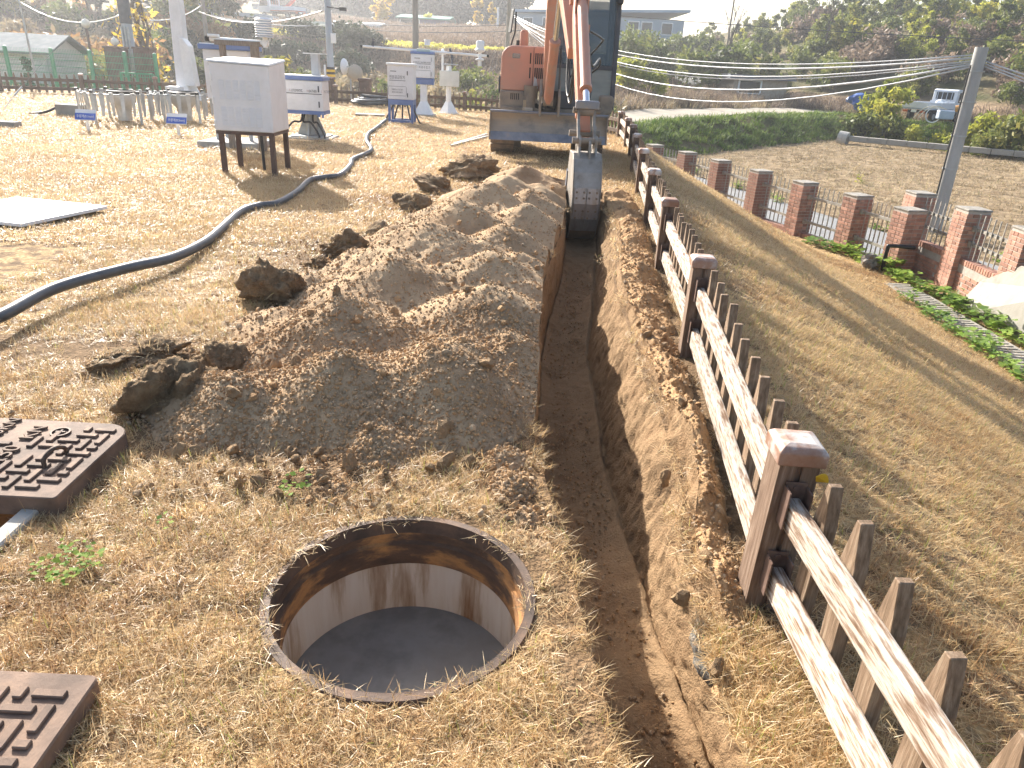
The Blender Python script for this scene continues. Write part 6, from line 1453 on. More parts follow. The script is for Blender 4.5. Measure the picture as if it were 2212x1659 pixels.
# shrubs round the truck and along the channel
s_yg = [shrub_proto('shrub', 40 + i, 2.1, 1.1, m_lyg, 1300, .15, 'yellow green shrub growing on the bank below the white truck', 'shrubs below the white truck') for i in range(2)]
for px, py, d, s in ((1860, 262, 44, 1.0), (1900, 270, 44, 1.25), (1935, 262, 43, .9), (1985, 285, 42, .8), (2030, 285, 41, .75), (2100, 280, 40, 1.0), (2165, 270, 39, 1.15), (2212, 280, 38, 1.3), (2140, 300, 38, .8), (2060, 300, 40, .7)):
    p = PD(px, py, d); put(rg.choice(s_yg + s_ol[:1]), p[0], p[1], s)
yt = tree_proto('autumn_tree', 48, 3.6, 1.4, m_lyg, 1500, .16, .25, label='small autumn tree with yellow crown standing in front of the white truck', group=None)
p = PD(1905, 262, 44.5); put(yt, p[0], p[1], 1.05)
s_y2 = shrub_proto('yellow_tipped_bush', 50, 2.3, 1.0, m_lyg, 1500, .15, 'bright yellow green bush beside the excavator cab behind the dirt track', 'bushes beside the cab')
for px, py, d, s in ((1342, 205, 46, 1.15), (1405, 212, 45, .95)):
    p = PD(px, py, d); put(s_y2, p[0], p[1], s)
s_dk = [shrub_proto('shrub', 54 + i, 2.6, 1.8, m_lo, 1300, .2, 'dark green shrub in the thicket behind the excavator cab', 'dark shrubs behind the cab') for i in range(2)]
for px, py, d, s in ((1350, 150, 62, 1.3), (1420, 150, 64, 1.3), (1500, 175, 58, 1.2), (1560, 165, 60, 1.5), (1620, 150, 66, 1.6), (1385, 110, 80, 1.6), (1440, 105, 82, 1.5), (1500, 110, 82, 1.6)):
    p = PD(px, py, d); put(rg.choice(s_dk), p[0], p[1], s)
# bare trees on the skyline
def bare(name, seed, h, label):
    t = thing(name, (0, 0, 0), label, 'tree'); rg2 = random.Random(seed); mb = MB()
    def br(a, d, L, r, k):
        b = a + d * L; mb.tube([a, a.lerp(b, .5) + Vector((rg2.uniform(-.05, .05) * L, rg2.uniform(-.05, .05) * L, 0)), b], lambda i: r * (1 - .22 * i), 5)
        if k:
            for _ in range(3): br(a.lerp(b, rg2.uniform(.5, 1)), (d + Vector((rg2.uniform(-.6, .6), rg2.uniform(-.6, .6), rg2.uniform(0, .4)))).normalized(), L * rg2.uniform(.5, .7), r * .55, k - 1)
    for k in range(3): br(Vector((rg2.uniform(-.2, .2), rg2.uniform(-.2, .2), -.2)), Vector((rg2.uniform(-.3, .3), rg2.uniform(-.3, .3), 1)).normalized(), h * .5, .07, 3)
    mb.build('branches', m_bark, t, origin=(0, 0, 0)); return t
p = PD(1578, 95, 72); put(bare('bare_tree', 5, 5.5, 'bare forked tree on the skyline between the warehouse and the wooded slope'), p[0], p[1], 1.0, z=p[2] - 1.2)
p = PD(1790, 60, 74); put(bare('bare_tree', 6, 5.0, 'bare branching tree above the wooded slope'), p[0], p[1], 1.0, z=p[2] - 1.0)
# yellow ginkgo trees
gk = tree_proto('ginkgo_tree', 60, 7.0, 2.0, m_ly, 1700, .28, .15, cone=.6, label='tall golden ginkgo tree beside the green roofed house')
p = PD(828, 76, 92); put(gk, p[0], p[1], 1.05, z=p[2] - .3)
gk2 = tree_proto('ginkgo_tree', 62, 4.2, 1.1, m_ly, 1000, .22, .1, cone=.4, label='small golden ginkgo tree at the edge of the brown field', group='small ginkgos at the field edge')
for px, py, s in ((1030, 56, 1.0), (1062, 57, .75)):
    p = PD(px, py, 96); put(gk2, p[0], p[1], s, z=p[2] - .1)
gb = shrub_proto('shrub', 64, 2.2, 1.2, m_lyg, 800, .2, 'yellow green shrub in front of the purple house wall', None); p = PD(925, 60, 95); put(gb, p[0], p[1], 1.0, z=p[2] - .2)
# dark wood on the hill behind
t_dk = [tree_proto('pine_tree', 70 + i, 10.0, 3.0, m_ld, 2200, .40, .02, cone=.30, nblob=26, label='dark evergreen tree in the hazy wood behind the fields', group='evergreens of the far wood', limbs=5) for i in range(3)]
rg = random.Random(21)
for k in range(84):
    px = rg.uniform(500, 1110); dep = rg.uniform(114, 165); base = np.interp(px, [540, 700, 900, 1110], [38, 42, 42, 50]) - (dep - 118) * .25 + rg.uniform(-5, 4)
    p = PD(px, base, dep); put(rg.choice(t_dk), p[0], p[1], rg.uniform(1.0, 1.5), z=p[2] - .4)
for k in range(8):
    px = 1040 + k * 11 + rg.uniform(-4, 4); p = PD(px, 42, 125); put(rg.choice(t_dk), p[0], p[1], rg.uniform(.35, .75), z=p[2] - .3)
# mixed trees on the left slope
t_lf = [tree_proto('autumn_tree', 80, 7.0, 2.4, m_lr, 1300, .26, .15, label='russet autumn tree on the hazy slope behind the green fence', group='russet trees on the left slope'),
        tree_proto('broadleaf_tree', 82, 8.0, 2.6, m_lo, 1400, .28, .15, label='olive tree on the hazy slope behind the green fence', group='olive trees on the left slope'),
        tree_proto('broadleaf_tree', 84, 8.5, 2.4, m_ld, 1300, .28, .2, label='dark tree on the hazy slope behind the green fence', group='dark trees on the left slope')]
for k in range(40):
    px = rg.uniform(-160, 520); dep = rg.uniform(46, 105); p = PD(px, np.interp(dep, [46, 105], [95, 42]) + rg.uniform(-10, 8) + px * .03, dep)
    put(rg.choice(t_lf), p[0], p[1], rg.uniform(.7, 1.15), z=min(p[2], float(zfar(p[0], p[1])) + .3) - .2)
s_lf = [shrub_proto('shrub', 88 + i, 1.8, 1.5, mm, 900, .17, lab, grp) for i, (mm, lab, grp) in enumerate(((m_lr, 'russet shrub on the rough slope behind the shed', 'russet shrubs behind the shed'), (m_lo, 'olive shrub on the rough slope behind the shed', 'olive shrubs behind the shed'), (m_ltan, 'pale dry shrub on the rough slope behind the shed', 'pale shrubs behind the shed')))]
for k in range(34):
    px = rg.uniform(-60, 470); dep = rg.uniform(29, 50); p = PD(px, 120, dep); put(rg.choice(s_lf), p[0], p[1], rg.uniform(.6, 1.25))
s_md = [shrub_proto('shrub', 94, 1.6, 1.3, m_lo, 900, .15, 'low olive shrub on the waste ground behind the back fence', 'shrubs behind the back fence'), shrub_proto('shrub', 95, 1.3, 1.3, m_ltan, 800, .15, 'low dry shrub on the waste ground behind the back fence', 'dry shrubs behind the back fence')]
for k in range(30):
    x = rg.uniform(-16, 4); y = rg.uniform(28, 47); put(rg.choice(s_md), x, y, rg.uniform(.5, 1.0))
s_dm = [shrub_proto('shrub', 97, 2.0, 1.8, m_ld, 900, .2, 'dark hazy shrub along the bank left of the striped pole', 'dark shrubs along the bank')]
for k in range(22):
    x = rg.uniform(-36, -10); y = rg.uniform(46, 56); put(s_dm[0], x, y, rg.uniform(.6, 1.0))
bu = shrub_proto('evergreen_shrub', 99, 1.9, .8, m_lo, 1500, .10, 'tall leafy shrub behind the white pipe gantry', None); p = YY(608, 160, 24.8); put(bu, p[0], 24.8, 1.0, z=-.5)
cn = tree_proto('conifer', 101, 1.9, .55, m_ld, 1500, .09, .05, cone=.9, label='small dark conifer in front of the pale shed', nblob=18); p = YY(62, 170, 26.5); put(cn, p[0], 26.5, 1.0, z=-1.0)
sy = tree_proto('autumn_tree', 103, 6.5, 2.0, m_ly, 480, .12, .15, label='nearly bare tree with scattered yellow leaves behind the white mast', limbs=14, nblob=20); p = YY(305, 150, 30.0); put(sy, p[0], 30.0, 1.0, z=-1.0)
p = G(1855, 396, -1.9); o = proto('yellow_weed', *weed_mesh(50, .13, .10, 730, .3), m_lyg); COL.objects.link(o); o.location = (p[0], p[1], -1.9); tag(o, 'lone bright yellow weed on the harvested field', 'weed')
pg = thing('pampas_grass', (0, 0, 0), 'tuft of dry grass with white plumes on the bank beyond the dirt track', 'grass'); co, fa, v = blades(120, .5, .6, 1.3, .015, .45, 740, 0, .6)
c = proto('blades', co, fa, v, m_ltan); COL.objects.link(c); c.parent = pg
c = proto('plumes', *leaf_cloud([(rg.uniform(-.7, .7), rg.uniform(-.5, .5), 1.3 + .3 * rg.random(), .12) for _ in range(12)], 260, .07, 741), mat('plume_white', [(.3, (.62, .58, .50)), (.7, (.75, .72, .65))], rough=.9)); COL.objects.link(c); c.parent = pg
p = PD(1480, 215, 44); put(pg, p[0], p[1], 1.0)
# ================================================================ fences, sheds, poles and vehicles beyond the lawn
m_green = mat('green_fence_paint', [(.3, (.05, .25, .13)), (.7, (.08, .33, .18))], rough=.45)
gfy = 25.4
gf = thing('mesh_fence', (*YY(200, 190, gfy)[:2], -.9), 'green steel mesh fence with rounded posts behind the dark picket fence', 'fence')
posts = [YY(px, 150, gfy) for px in (-75, 20, 117, 199, 273, 338)]
ztop = 1.12
for q in posts: MB().cyl((q[0], gfy, -1.3), (q[0], gfy, ztop), .06, n=10).lathe([(.06, 0), (.05, .03), (.001, .05)], (q[0], gfy, ztop), 10).build('post', m_green, gf)
for a, b in zip(posts[:-1], posts[1:]):
    for k in range(11): MB().cyl((a[0] + .06, gfy, -.95 + k * .195), (b[0] - .06, gfy, -.95 + k * .195), .008, n=5).build('wire', m_green, gf)
    mv = MB(); n = int((b[0] - a[0]) / .055)
    for k in range(n): x = a[0] + .06 + (b[0] - a[0] - .12) * (k + .5) / n; mv.box((x, gfy, .06), (.006, .006, 2.15))
    mv.build('mesh_wires', m_green, gf)['kind'] = 'stuff'
q0, q1 = YY(262, 170, 26.0), YY(332, 170, 26.0)
gg = thing('green_gate', (q0[0], 26.0, -.9), 'green framed gate leaf behind the mesh fence', 'gate')
for x in (q0[0], (q0[0] + q1[0]) / 2, q1[0]): MB().box((x, 26.0, -.25), (.05, .04, 1.5)).build('stile', m_green, gg)
for z in (.5, -.5): MB().box(((q0[0] + q1[0]) / 2, 26.0, z), (q1[0] - q0[0], .04, .05)).build('bar', m_green, gg)
for k in range(14): x = q0[0] + .06 + (q1[0] - q0[0] - .12) * k / 13; MB().box((x, 26.0, -.05), (.015, .015, 1.1)).build('upright', m_green, gg)
# shed
m_shedw = mat('pale_clapboard', [(.3, (.50, .52, .52)), (.7, (.60, .62, .62))], scale=4, rough=.8)
m_roofg = mat('grey_roof_sheet', [(.3, (.12, .145, .15)), (.55, (.18, .205, .21)), (.8, (.26, .28, .29))], scale=3, detail=7, rough=.85)
sy_ = 28.0
s0, s1, sz0, sz1 = span(-40, 106, 112, 178, sy_)
shd = thing('shed', ((s0 + s1) / 2, sy_ + 1, sz0), 'pale clapboard shed with grey sheet roof behind the green mesh fence', 'shed')
for k in range(8): MB().box(((s0 + s1) / 2, sy_ + 1.2, sz0 + (sz1 - sz0) * (k + .5) / 8), (s1 - s0, 2.4 - .012 * (k % 2), (sz1 - sz0) / 8 - .012)).build('clapboard', m_shedw, shd)
MB().prism([(sy_ - .25, sz1 - .05), (sy_ + 1.2, sz1 + .55), (sy_ + 2.65, sz1 - .05), (sy_ + 2.65, sz1 + .02), (sy_ + 1.2, sz1 + .63), (sy_ - .25, sz1 + .02)], s0 - .2, s1 + .25, 'x').build('roof', m_roofg, shd)
MB().box((s1 - .06, sy_ - .03, (sz0 + sz1) / 2 - .2), (.1, .06, sz1 - sz0 + .3)).build('corner_post', m_grey, shd)
MB().prism([(sy_ + .02, sz1 - .05), (sy_ + 1.2, sz1 + .5), (sy_ + 2.38, sz1 - .05)], s1 - .03, s1 - .001, 'x').build('gable', m_shedw, shd)
# brown stone pillars
m_bpil = mat('brown_pillar', [(.3, (.10, .065, .05)), (.6, (.17, .11, .085)), (.8, (.22, .16, .12))], scale=5, detail=7, rough=.95, bump=.5, bscale=25, dist=.01)
for px, pyt, pyb, y, w, lab in ((250, 105, 190, 28.0, .58, 'broad brown pillar carrying a globe lamp behind the mesh fence'), (312, 107, 190, 28.2, .58, 'broad brown pillar right of the globe lamp pillar'), (708, 172, 215, 25.6, .36, 'brown pillar at the foot of the striped pole'), (789, 175, 212, 25.8, .36, 'brown pillar behind the picket fence near the convex mirrors')):
    q = YY(px, pyt, y); t = thing('stone_pillar', (q[0], y, -1.2), lab, 'pillar'); MB().box((q[0], y, (q[2] - 1.3) / 2), (w, w, q[2] + 1.3)).build('shaft', m_bpil, t, bevel=.015); MB().box((q[0], y, q[2] + .04), (w + .06, w + .06, .08)).build('cap', m_bpil, t, bevel=.02)
m_globe = mat('lamp_globe', [(.3, (.72, .66, .56)), (.7, (.78, .73, .64))], rough=.3, spec=.5)
def globe(px, py, y, r, lab, pole=None):
    q = YY(px, py, y); t = thing('globe_lamp', (q[0], y, pole if pole is not None else q[2] - r), lab, 'lamp')
    MB().lathe([(.001, -r)] + [(r * math.cos(a), r * math.sin(a)) for a in np.linspace(-1.4, 1.4, 11)] + [(.03, r * 1.02), (.02, r * 1.18), (.001, r * 1.2)], (q[0], y, q[2]), 18).build('globe', m_globe, t, smooth=True)
    if pole is not None: MB().cyl((q[0], y, pole), (q[0], y, q[2] - r), .06, .045, n=10).build('pole', m_bpil, t)
    else: MB().cyl((q[0], y, q[2] - r - .12), (q[0], y, q[2] - r + .02), .06, n=10).build('neck', m_bpil, t)
globe(185, 51, 29.0, .155, 'pale globe street lamp on a brown post on the left slope', -1.0); globe(248, 90, 28.0, .13, 'pale globe lamp on top of the broad brown pillar')
# utility poles
m_cpole = mat('concrete_pole', [(.3, (.30, .29, .27)), (.7, (.42, .41, .39))], scale=3, detail=7, rough=.9, stretch=(1, 1, .3))
m_bpole = mat('brownish_pole', [(.3, (.20, .165, .125)), (.7, (.30, .25, .20))], scale=3, detail=7, rough=.9, stretch=(1, 1, .3))
m_gpole = mat('blue_grey_pole', [(.3, (.28, .32, .37)), (.7, (.38, .42, .47))], scale=2, rough=.6, stretch=(1, 1, .3))
def pole(px, py, y, zb, r, extra, m_, lab, px2=None, r2=None, tilt=0.0):
    q = YY(px, py, y); zt = q[2] + extra; t = thing('utility_pole', (q[0], y, zb), lab, 'utility pole'); MB().cyl((q[0], y, zb), (q[0] + tilt, y, zt), r, r2 or r * .75, n=16).build('shaft', m_, t, smooth=True, angle=40); return t, q[0], zt
t, x, z = pole(265, 0, 29.0, -1.3, .20, 2.0, m_gpole, 'pale utility pole with cable pipes rising behind the globe lamp')
for dx in (-.1, .02, .13): MB().cyl((x + dx, 28.78, -1.2), (x + dx, 28.80, 1.95), .04, n=8).build('cable_pipe', m_galv, t)
MB().cyl((x, 29.0, 2.05), (x, 29.0, z - .02), .215, .19, n=16).build('dark_sleeve', m_cabf, t)
t, x, z = pole(707, 0, 26.6, -1.3, .125, 2.2, m_gpole, 'blue grey utility pole with yellow and black warning band')
zb1 = YY(714, 181, 26.6)[2]; m_yel = mat('warning_yellow', [(.3, (.62, .40, .03)), (.7, (.72, .48, .05))], rough=.6)
for k in range(7): MB().cyl((x, 26.6, zb1 + k * .075), (x + .0, 26.6, zb1 + .075 + k * .075), .142, n=16).build('warning_band', m_yel if k % 2 else m_seat, t)
q = YY(726, 83, 26.4); MB().box((q[0] - .1, 26.45, q[2]), (.16, .12, .30)).build('meter_box', m_white2, t, bevel=.01); q = YY(745, 20, 26.4); MB().beam((x, 26.5, q[2] + .05), (q[0] - .1, 26.4, q[2]), .03, .03).box((q[0] - .06, 26.4, q[2]), (.22, .10, .10)).build('camera_bracket', m_seat, t)
pole(897, 0, 46, -.6, .20, 2.0, m_bpole, 'brown utility pole standing behind the collector cabinet'); pole(437, 0, 40, -.8, .12, 2.0, m_bpole, 'thin dark pole beyond the white mast')
tB, xB, zB = pole(1100, 0, 60, .8, .16, 3.0, m_bpole, 'tall slim pole at the near edge of the brown field'); pole(1076, 20, 92, 3.2, .14, .2, m_white2, 'short white pole in front of the far wood')
pole(1586, 0, 72, 2.0, .09, 1.5, m_bpole, 'thin dark pole beside the bare forked tree'); pole(44, 0, 24.2, -.8, .035, .5, m_galv, 'slender antenna mast behind the left picket fence', tilt=-.05)
# right pole with the wire bundle
qa = YY(2124, 100, 18.2); qb = YY(2032, 440, 18.2)
rp_ = thing('utility_pole', (qb[0], 18.2, -1.95), 'leaning grey concrete pole carrying the wire bundle beside the harvested field', 'utility pole')
MB().cyl((qb[0] + .02, 18.2, -1.95), (qa[0] - .02, 18.2, qa[2] - .02), .165, .14, n=18).build('shaft', m_cpole, rp_, smooth=True, angle=40)
for z in (-.4, .35, 1.1, 1.75): MB().cyl((qb[0] + (qa[0] - qb[0]) * (z + 2) / (qa[2] + 2), 18.2, z), (qb[0] + (qa[0] - qb[0]) * (z + 2) / (qa[2] + 2), 18.2, z + .03), .168, n=18).build('steel_band', m_galv, rp_)
MB().cyl((qb[0] - .17, 18.15, -1.9), (qa[0] - .19, 18.15, qa[2] - .4), .02, n=6).build('down_cable', m_cable, rp_)
m_wire = mat('sunlit_cable', [(.3, (.42, .42, .42)), (.7, (.50, .50, .50))], rough=.25, spec=.7); m_wired = mat('dark_wire', [(.3, (.03, .03, .03)), (.7, (.05, .05, .05))], rough=.4)  # light grey of the pale wires carries their white glint in the sun
def wire(a, b, sag, r, m_, lab, grp=None, n=18):
    a, b = Vector(a), Vector(b); pts = [a.lerp(b, t) - Vector((0, 0, sag * 4 * t * (1 - t))) for t in [k / n for k in range(n + 1)]]
    tag(MB().tube(pts, r, 6).build('overhead_wire', m_, smooth=True), lab, 'wire', grp)
top = Vector((qa[0] - .1, 18.2, qa[2] - .28)); farp = Vector(YY(1120, 42, 44))
for k, (dz, sg, r) in enumerate(((.10, .75, .016), (.04, .8, .026), (-.02, .95, .018), (-.06, .98, .014), (-.10, 1.22, .026), (-.14, 1.5, .020))):
    wire(top + Vector((0, 0, dz)), farp + Vector((.1 * k - .3, 0, dz * 2)), sg * 1.35, r, m_wire, 'pale overhead cable of the bundle running from the leaning pole behind the excavator', 'cable bundle from the leaning pole')
for k, (dx, dz) in enumerate(((9, -.75), (9, -1.05), (9.5, -1.3))): wire(top + Vector((.15, 0, -.05 * k)), top + Vector((dx * .8, -7.5, dz - 1.3)), .25, .016, m_wire, 'pale overhead cable leaving the leaning pole past the shrubs', 'cables right of the leaning pole')
wire(YY(1290, 30, 70), YY(2300, 92, 60), .2, .03, m_wired, 'single dark overhead wire crossing in front of the wooded slope')
wire(YY(40, 2, 34), YY(262, 32, 29), .5, .025, m_wire, 'pale overhead cable left of the pale pole'); wire(YY(262, 32, 29), YY(437, 10, 40), .4, .02, m_wire, 'pale overhead cable between the pale pole and the thin dark pole')
wire(YY(430, 25, 40), YY(708, 20, 26.6), .45, .022, m_wire, 'pale overhead cable sagging to the pole with the warning band'); wire(YY(437, 30, 40), YY(720, 52, 60), .3, .03, m_wire, 'pale overhead cable above the parked vehicles')
wire(YY(720, 46, 70), YY(1100, 54, 60), .2, .03, m_wired, 'upper dark overhead wire across the brown field'); wire(YY(720, 58, 70), YY(1180, 62, 60), .35, .03, m_wired, 'lower dark overhead wire across the brown field')
# convex traffic mirrors
p = YY(757, 160, 26.0); cm = thing('convex_mirror', (p[0], 26.0, -1.2), 'pair of round traffic mirrors on one post behind the picket fence', 'traffic mirror')
MB().cyl((p[0], 26.0, -1.3), (p[0], 26.0, YY(757, 150, 26)[2]), .03, n=8).build('post', m_galv, cm)
m_mback = mat('mirror_back', [(.3, (.42, .36, .27)), (.7, (.50, .43, .33))], rough=.5)
for px, py, rz, rx, mm in ((745, 144, 1.30, 0, m_white2), (767, 157, .25, 0, m_mback)):
    c = Vector(YY(px, py, 26.0)); R = Matrix.Rotation(rz, 3, 'Z') @ Matrix.Rotation(math.pi / 2, 3, 'X'); b = MB().lathe([(.001, .07), (.12, .055), (.22, .015), (.25, -.02), (.255, -.03), (.001, -.03)], (0, 0, 0), 22); b.v = [tuple(R @ Vector(v) + c) for v in b.v]
    o = b.build('mirror_dish', mm, cm, smooth=True, angle=40); MB().beam(c + R @ Vector((0, 0, .05)), (p[0], 26.0, c.z), .03, .03).build('bracket', m_galv, cm)
# concrete channel by the field
a, b = G(1835, 299, -1.6), G(2240, 336, -1.6); ch = thing('concrete_channel', (a[0], a[1], -1.9), 'pale concrete irrigation channel along the foot of the shrub bank', 'channel')
d = (b - a) / 9
for k in range(9): MB().beam(a + d * k + d * .01, a + d * (k + 1) - d * .01, .45, .28).build('segment', m_wh, ch, bevel=.02)
MB().cyl((a[0] - .5, a[1] + .3, -1.6), (a[0] - .1, a[1], -1.65), .38, n=18).cyl((a[0] - .1, a[1], -1.65), (a[0] - .08, a[1] - .02, -1.65), .28, n=18).build('pipe_mouth', m_conc, ch)

# ---------------------------------------------------------------- white flatbed truck
m_tw = mat('truck_white', [(.3, (.58, .61, .66)), (.7, (.66, .69, .73))], scale=2, rough=.35, spec=.5); m_tb = mat('truck_blue_grey', [(.3, (.36, .42, .52)), (.7, (.44, .50, .60))], scale=2, rough=.4)
m_tgl = mat('dark_window', [(.3, (.02, .025, .03)), (.7, (.035, .04, .05))], rough=.1, spec=.6); m_tyre = mat('tyre', [(.3, (.015, .015, .016)), (.7, (.03, .03, .03))], rough=.8); m_lred = mat('tail_lamp', [(.3, (.55, .10, .03)), (.7, (.60, .16, .05))], rough=.3)
def truck(label, body, bedm):
    t = thing('flatbed_truck', (0, 0, 0), label, 'truck')
    cb_ = MB().prism([(.85, .55), (2.35, .55), (2.38, 1.05), (2.05, 1.85), (1.0, 1.92), (.85, 1.85)], -.78, .78, 'y').build('cab', body, t, bevel=.05, seg=2, origin=(0, 0, 0))
    MB().prism([(2.10, 1.15), (2.36, 1.12), (2.12, 1.78), (2.04, 1.80)], -.70, .70, 'y').build('windscreen', m_tgl, cb_, origin=(0, 0, 0))
    MB().box((.843, 0, 1.52), (.02, 1.1, .42)).build('rear_window', m_tgl, cb_, origin=(0, 0, 0))
    for s in (-1, 1): MB().prism([(1.1, 1.15), (2.15, 1.15), (1.95, 1.72), (1.1, 1.74)], s * .782 - .006, s * .782 + .006, 'y').build('door_window', m_tgl, cb_, origin=(0, 0, 0))
    for k in range(4): MB().box((.80, -.45 + k * .3, 1.45), (.03, .03, .7)).build('guard_bar', bedm, t, origin=(0, 0, 0))
    MB().box((.80, 0, 1.80), (.035, 1.45, .04)).build('guard_rail', bedm, t, origin=(0, 0, 0))
    MB().box((-.85, 0, .74), (3.2, 1.60, .08)).build('bed_floor', bedm, t, origin=(0, 0, 0))
    for s in (-1, 1):
        for k in range(2): MB().box((-1.65 + k * 1.6, s * .80, .95), (1.57, .035, .34)).build('side_board', body, t, origin=(0, 0, 0))
    MB().box((-2.46, 0, .95), (.035, 1.58, .34)).build('tailgate', body, t, origin=(0, 0, 0)); MB().box((.72, 0, 1.0), (.04, 1.56, .45)).build('headboard', body, t, origin=(0, 0, 0))
    MB().box((-.2, -.32, .55), (4.6, .08, .16)).box((-.2, .32, .55), (4.6, .08, .16)).build('chassis', m_seat, t, origin=(0, 0, 0))
    for x in (1.6, -1.45):
        for s in (-1, 1):
            w = MB().cyl((x, s * .60, .30), (x, s * .78, .30), .30, n=18).build('wheel', m_tyre, t, smooth=True, angle=40, origin=(x, s * .7, .3)); MB().cyl((x, s * .78, .30), (x, s * .79, .30), .17, n=14).build('rim', m_galv, w, origin=(x, s * .7, .3)).location = (0, 0, 0)
    for s in (-1, 1): MB().box((-2.47, s * .55, .58), (.04, .32, .12)).build('tail_lamp', m_lred, t, origin=(0, 0, 0))
    MB().box((-2.47, 0, .60), (.02, .34, .16)).build('number_plate', m_white2, t, origin=(0, 0, 0))
    return t
tk = truck('white flatbed truck parked behind the shrubs on the right', m_tw, m_tb)
p = PD(2012, 262, 46.5); tk.location = (p[0], p[1], -.72); tk.rotation_euler = (0, 0, .62)
o = inst(rock_mesh('sack', 80, m_white2, 2, .4, .8), 'white_sack', (0, 0, 0), None, (0, 0, .4), (.42, .32, .34)); q = Vector((p[0], p[1], 0)) + Matrix.Rotation(.62, 3, 'Z') @ Vector((.2, -.2, 0)); o.location = (q.x, q.y, -.72 + 1.05); tag(o, 'white sack lying on the truck bed against the cab', 'sack')
# blue tarpaulined load left of the truck, tiller
p = PD(1858, 238, 50); m_tarp = mat('blue_tarp', [(.3, (.03, .08, .28)), (.6, (.06, .14, .40)), (.8, (.10, .20, .42))], scale=2, rough=.5)
tt = thing('tarped_trailer', (p[0], p[1], -.7), 'blue tarpaulin covered farm trailer parked left of the white truck', 'trailer')
me = rock_mesh('tarp', 82, m_tarp, 3, .45, .7); inst(me, 'tarp', (p[0], p[1], .05), tt, (0, 0, .5), (1.0, .8, .75)); MB().box((p[0] + .9, p[1] + .3, -.05), (2.2, 1.2, .12), (0, 0, .5)).build('trailer_bed', m_tb, tt)
for s in (-1, 1): MB().cyl((p[0] + .6 + .2 * s, p[1] + .2 - .5 * s, -.45), (p[0] + .6 + .25 * s, p[1] + .2 - .62 * s, -.45), .28, n=14).build('wheel', m_tyre, tt)
p = PD(2010, 258, 43.5); tl_ = thing('walking_tiller', (p[0], p[1], -.85), 'walking tiller with long curved handles in the shrubs below the truck', 'tiller'); z0 = p[2]
for s in (-.25, .25): MB().tube(bezier_path([(p[0] - .9, p[1] + s, z0 + .05), (p[0] - .55, p[1] + s, z0 + .5), (p[0] + .1, p[1] + s * .8, z0 + .75), (p[0] + .8, p[1], z0 + .6)], 6), .03, 6).build('handle', mat('tiller_cream', [(.3, (.55, .50, .38)), (.7, (.62, .57, .45))], rough=.5), tl_, smooth=True)
MB().tube([(p[0] + .1 + .45 * math.cos(a), p[1], z0 + .25 + .42 * math.sin(a)) for a in np.linspace(0, 6.2832, 20)], .035, 6).build('guard_ring', m_white2, tl_); MB().box((p[0] + .8, p[1], z0 + .3), (.9, .45, .5)).build('engine', m_tb, tl_, bevel=.06, seg=2); MB().cyl((p[0] + 1.3, p[1], z0 + .65), (p[0] + 1.45, p[1] - .1, z0 + .68), .2, n=14).build('fuel_tank', mat('tank_orange', [(.3, (.50, .24, .06)), (.7, (.58, .30, .08))], rough=.4), tl_)

# ---------------------------------------------------------------- buildings
def building(label, px0, px1, pyt, pyb, y, dep, wall, roofm, name='building', roof='flat', wins=(), overhang=.3, slope=0.0, yaw=0.0, bands=0):
    x0, x1, z0, z1 = span(px0, px1, pyt, pyb, y); t = thing(name, ((x0 + x1) / 2, y + dep / 2, z0), label, 'building'); cx = (x0 + x1) / 2
    MB().box((cx, y + dep / 2, (z0 - 1.5 + z1) / 2), (x1 - x0, dep, z1 - z0 + 1.5)).build('wall', wall, t)
    H_ = (z1 - z0)
    if roof == 'flat': MB().add([(x0 - overhang, y - overhang, z1), (x1 + overhang, y - overhang, z1 + slope), (x1 + overhang, y + dep + overhang, z1 + slope), (x0 - overhang, y + dep + overhang, z1), (x0 - overhang, y - overhang, z1 + .3), (x1 + overhang, y - overhang, z1 + .3 + slope), (x1 + overhang, y + dep + overhang, z1 + .3 + slope), (x0 - overhang, y + dep + overhang, z1 + .3)], [(3, 2, 1, 0), (4, 5, 6, 7), (0, 1, 5, 4), (1, 2, 6, 5), (2, 3, 7, 6), (3, 0, 4, 7)]).build('roof', roofm, t)
    else: MB().prism([(y - overhang, z1), (y + dep / 2, z1 + H_ * roof), (y + dep + overhang, z1), (y + dep + overhang, z1 + .15), (y + dep / 2, z1 + H_ * roof + .18), (y - overhang, z1 + .15)], x0 - overhang, x1 + overhang, 'x').build('roof', roofm, t)
    for (fx_, fz, ww, hh) in wins:
        wx = x0 + (x1 - x0) * fx_; wz = z0 + H_ * fz; w = MB().box((wx, y - .02, wz), (ww, .1, hh)).build('window', m_white2, t); MB().box((wx, y - .06, wz), (ww * .86, .06, hh * .82)).build('pane', m_tgl, w)
    for k in range(bands): MB().box((x0 + (x1 - x0) * (k + .5) / bands, y - .03, (z0 + z1) / 2), (.12, .06, H_)).build('pilaster', wall, t)
    return t
m_wgb = mat('pale_blue_cladding', [(.3, (.30, .35, .40)), (.7, (.36, .41, .46))], scale=1, rough=.6); m_rfb = mat('blue_metal_roof', [(.3, (.20, .30, .42)), (.7, (.26, .36, .47))], scale=.6, rough=.45)
building('long pale blue warehouse with metal roof on the skyline behind the excavator', 1115, 1478, 36, 68, 98, 16, m_wgb, m_rfb, 'warehouse', 'flat', [(.07, .35, 1.2, 1.2), (.19, .4, 1.4, 1.3), (.25, .4, 1.4, 1.3), (.70, .4, 1.4, 1.4), (.78, .4, 1.4, 1.4), (.9, .4, 1.4, 1.4)], .5, .9, bands=12)
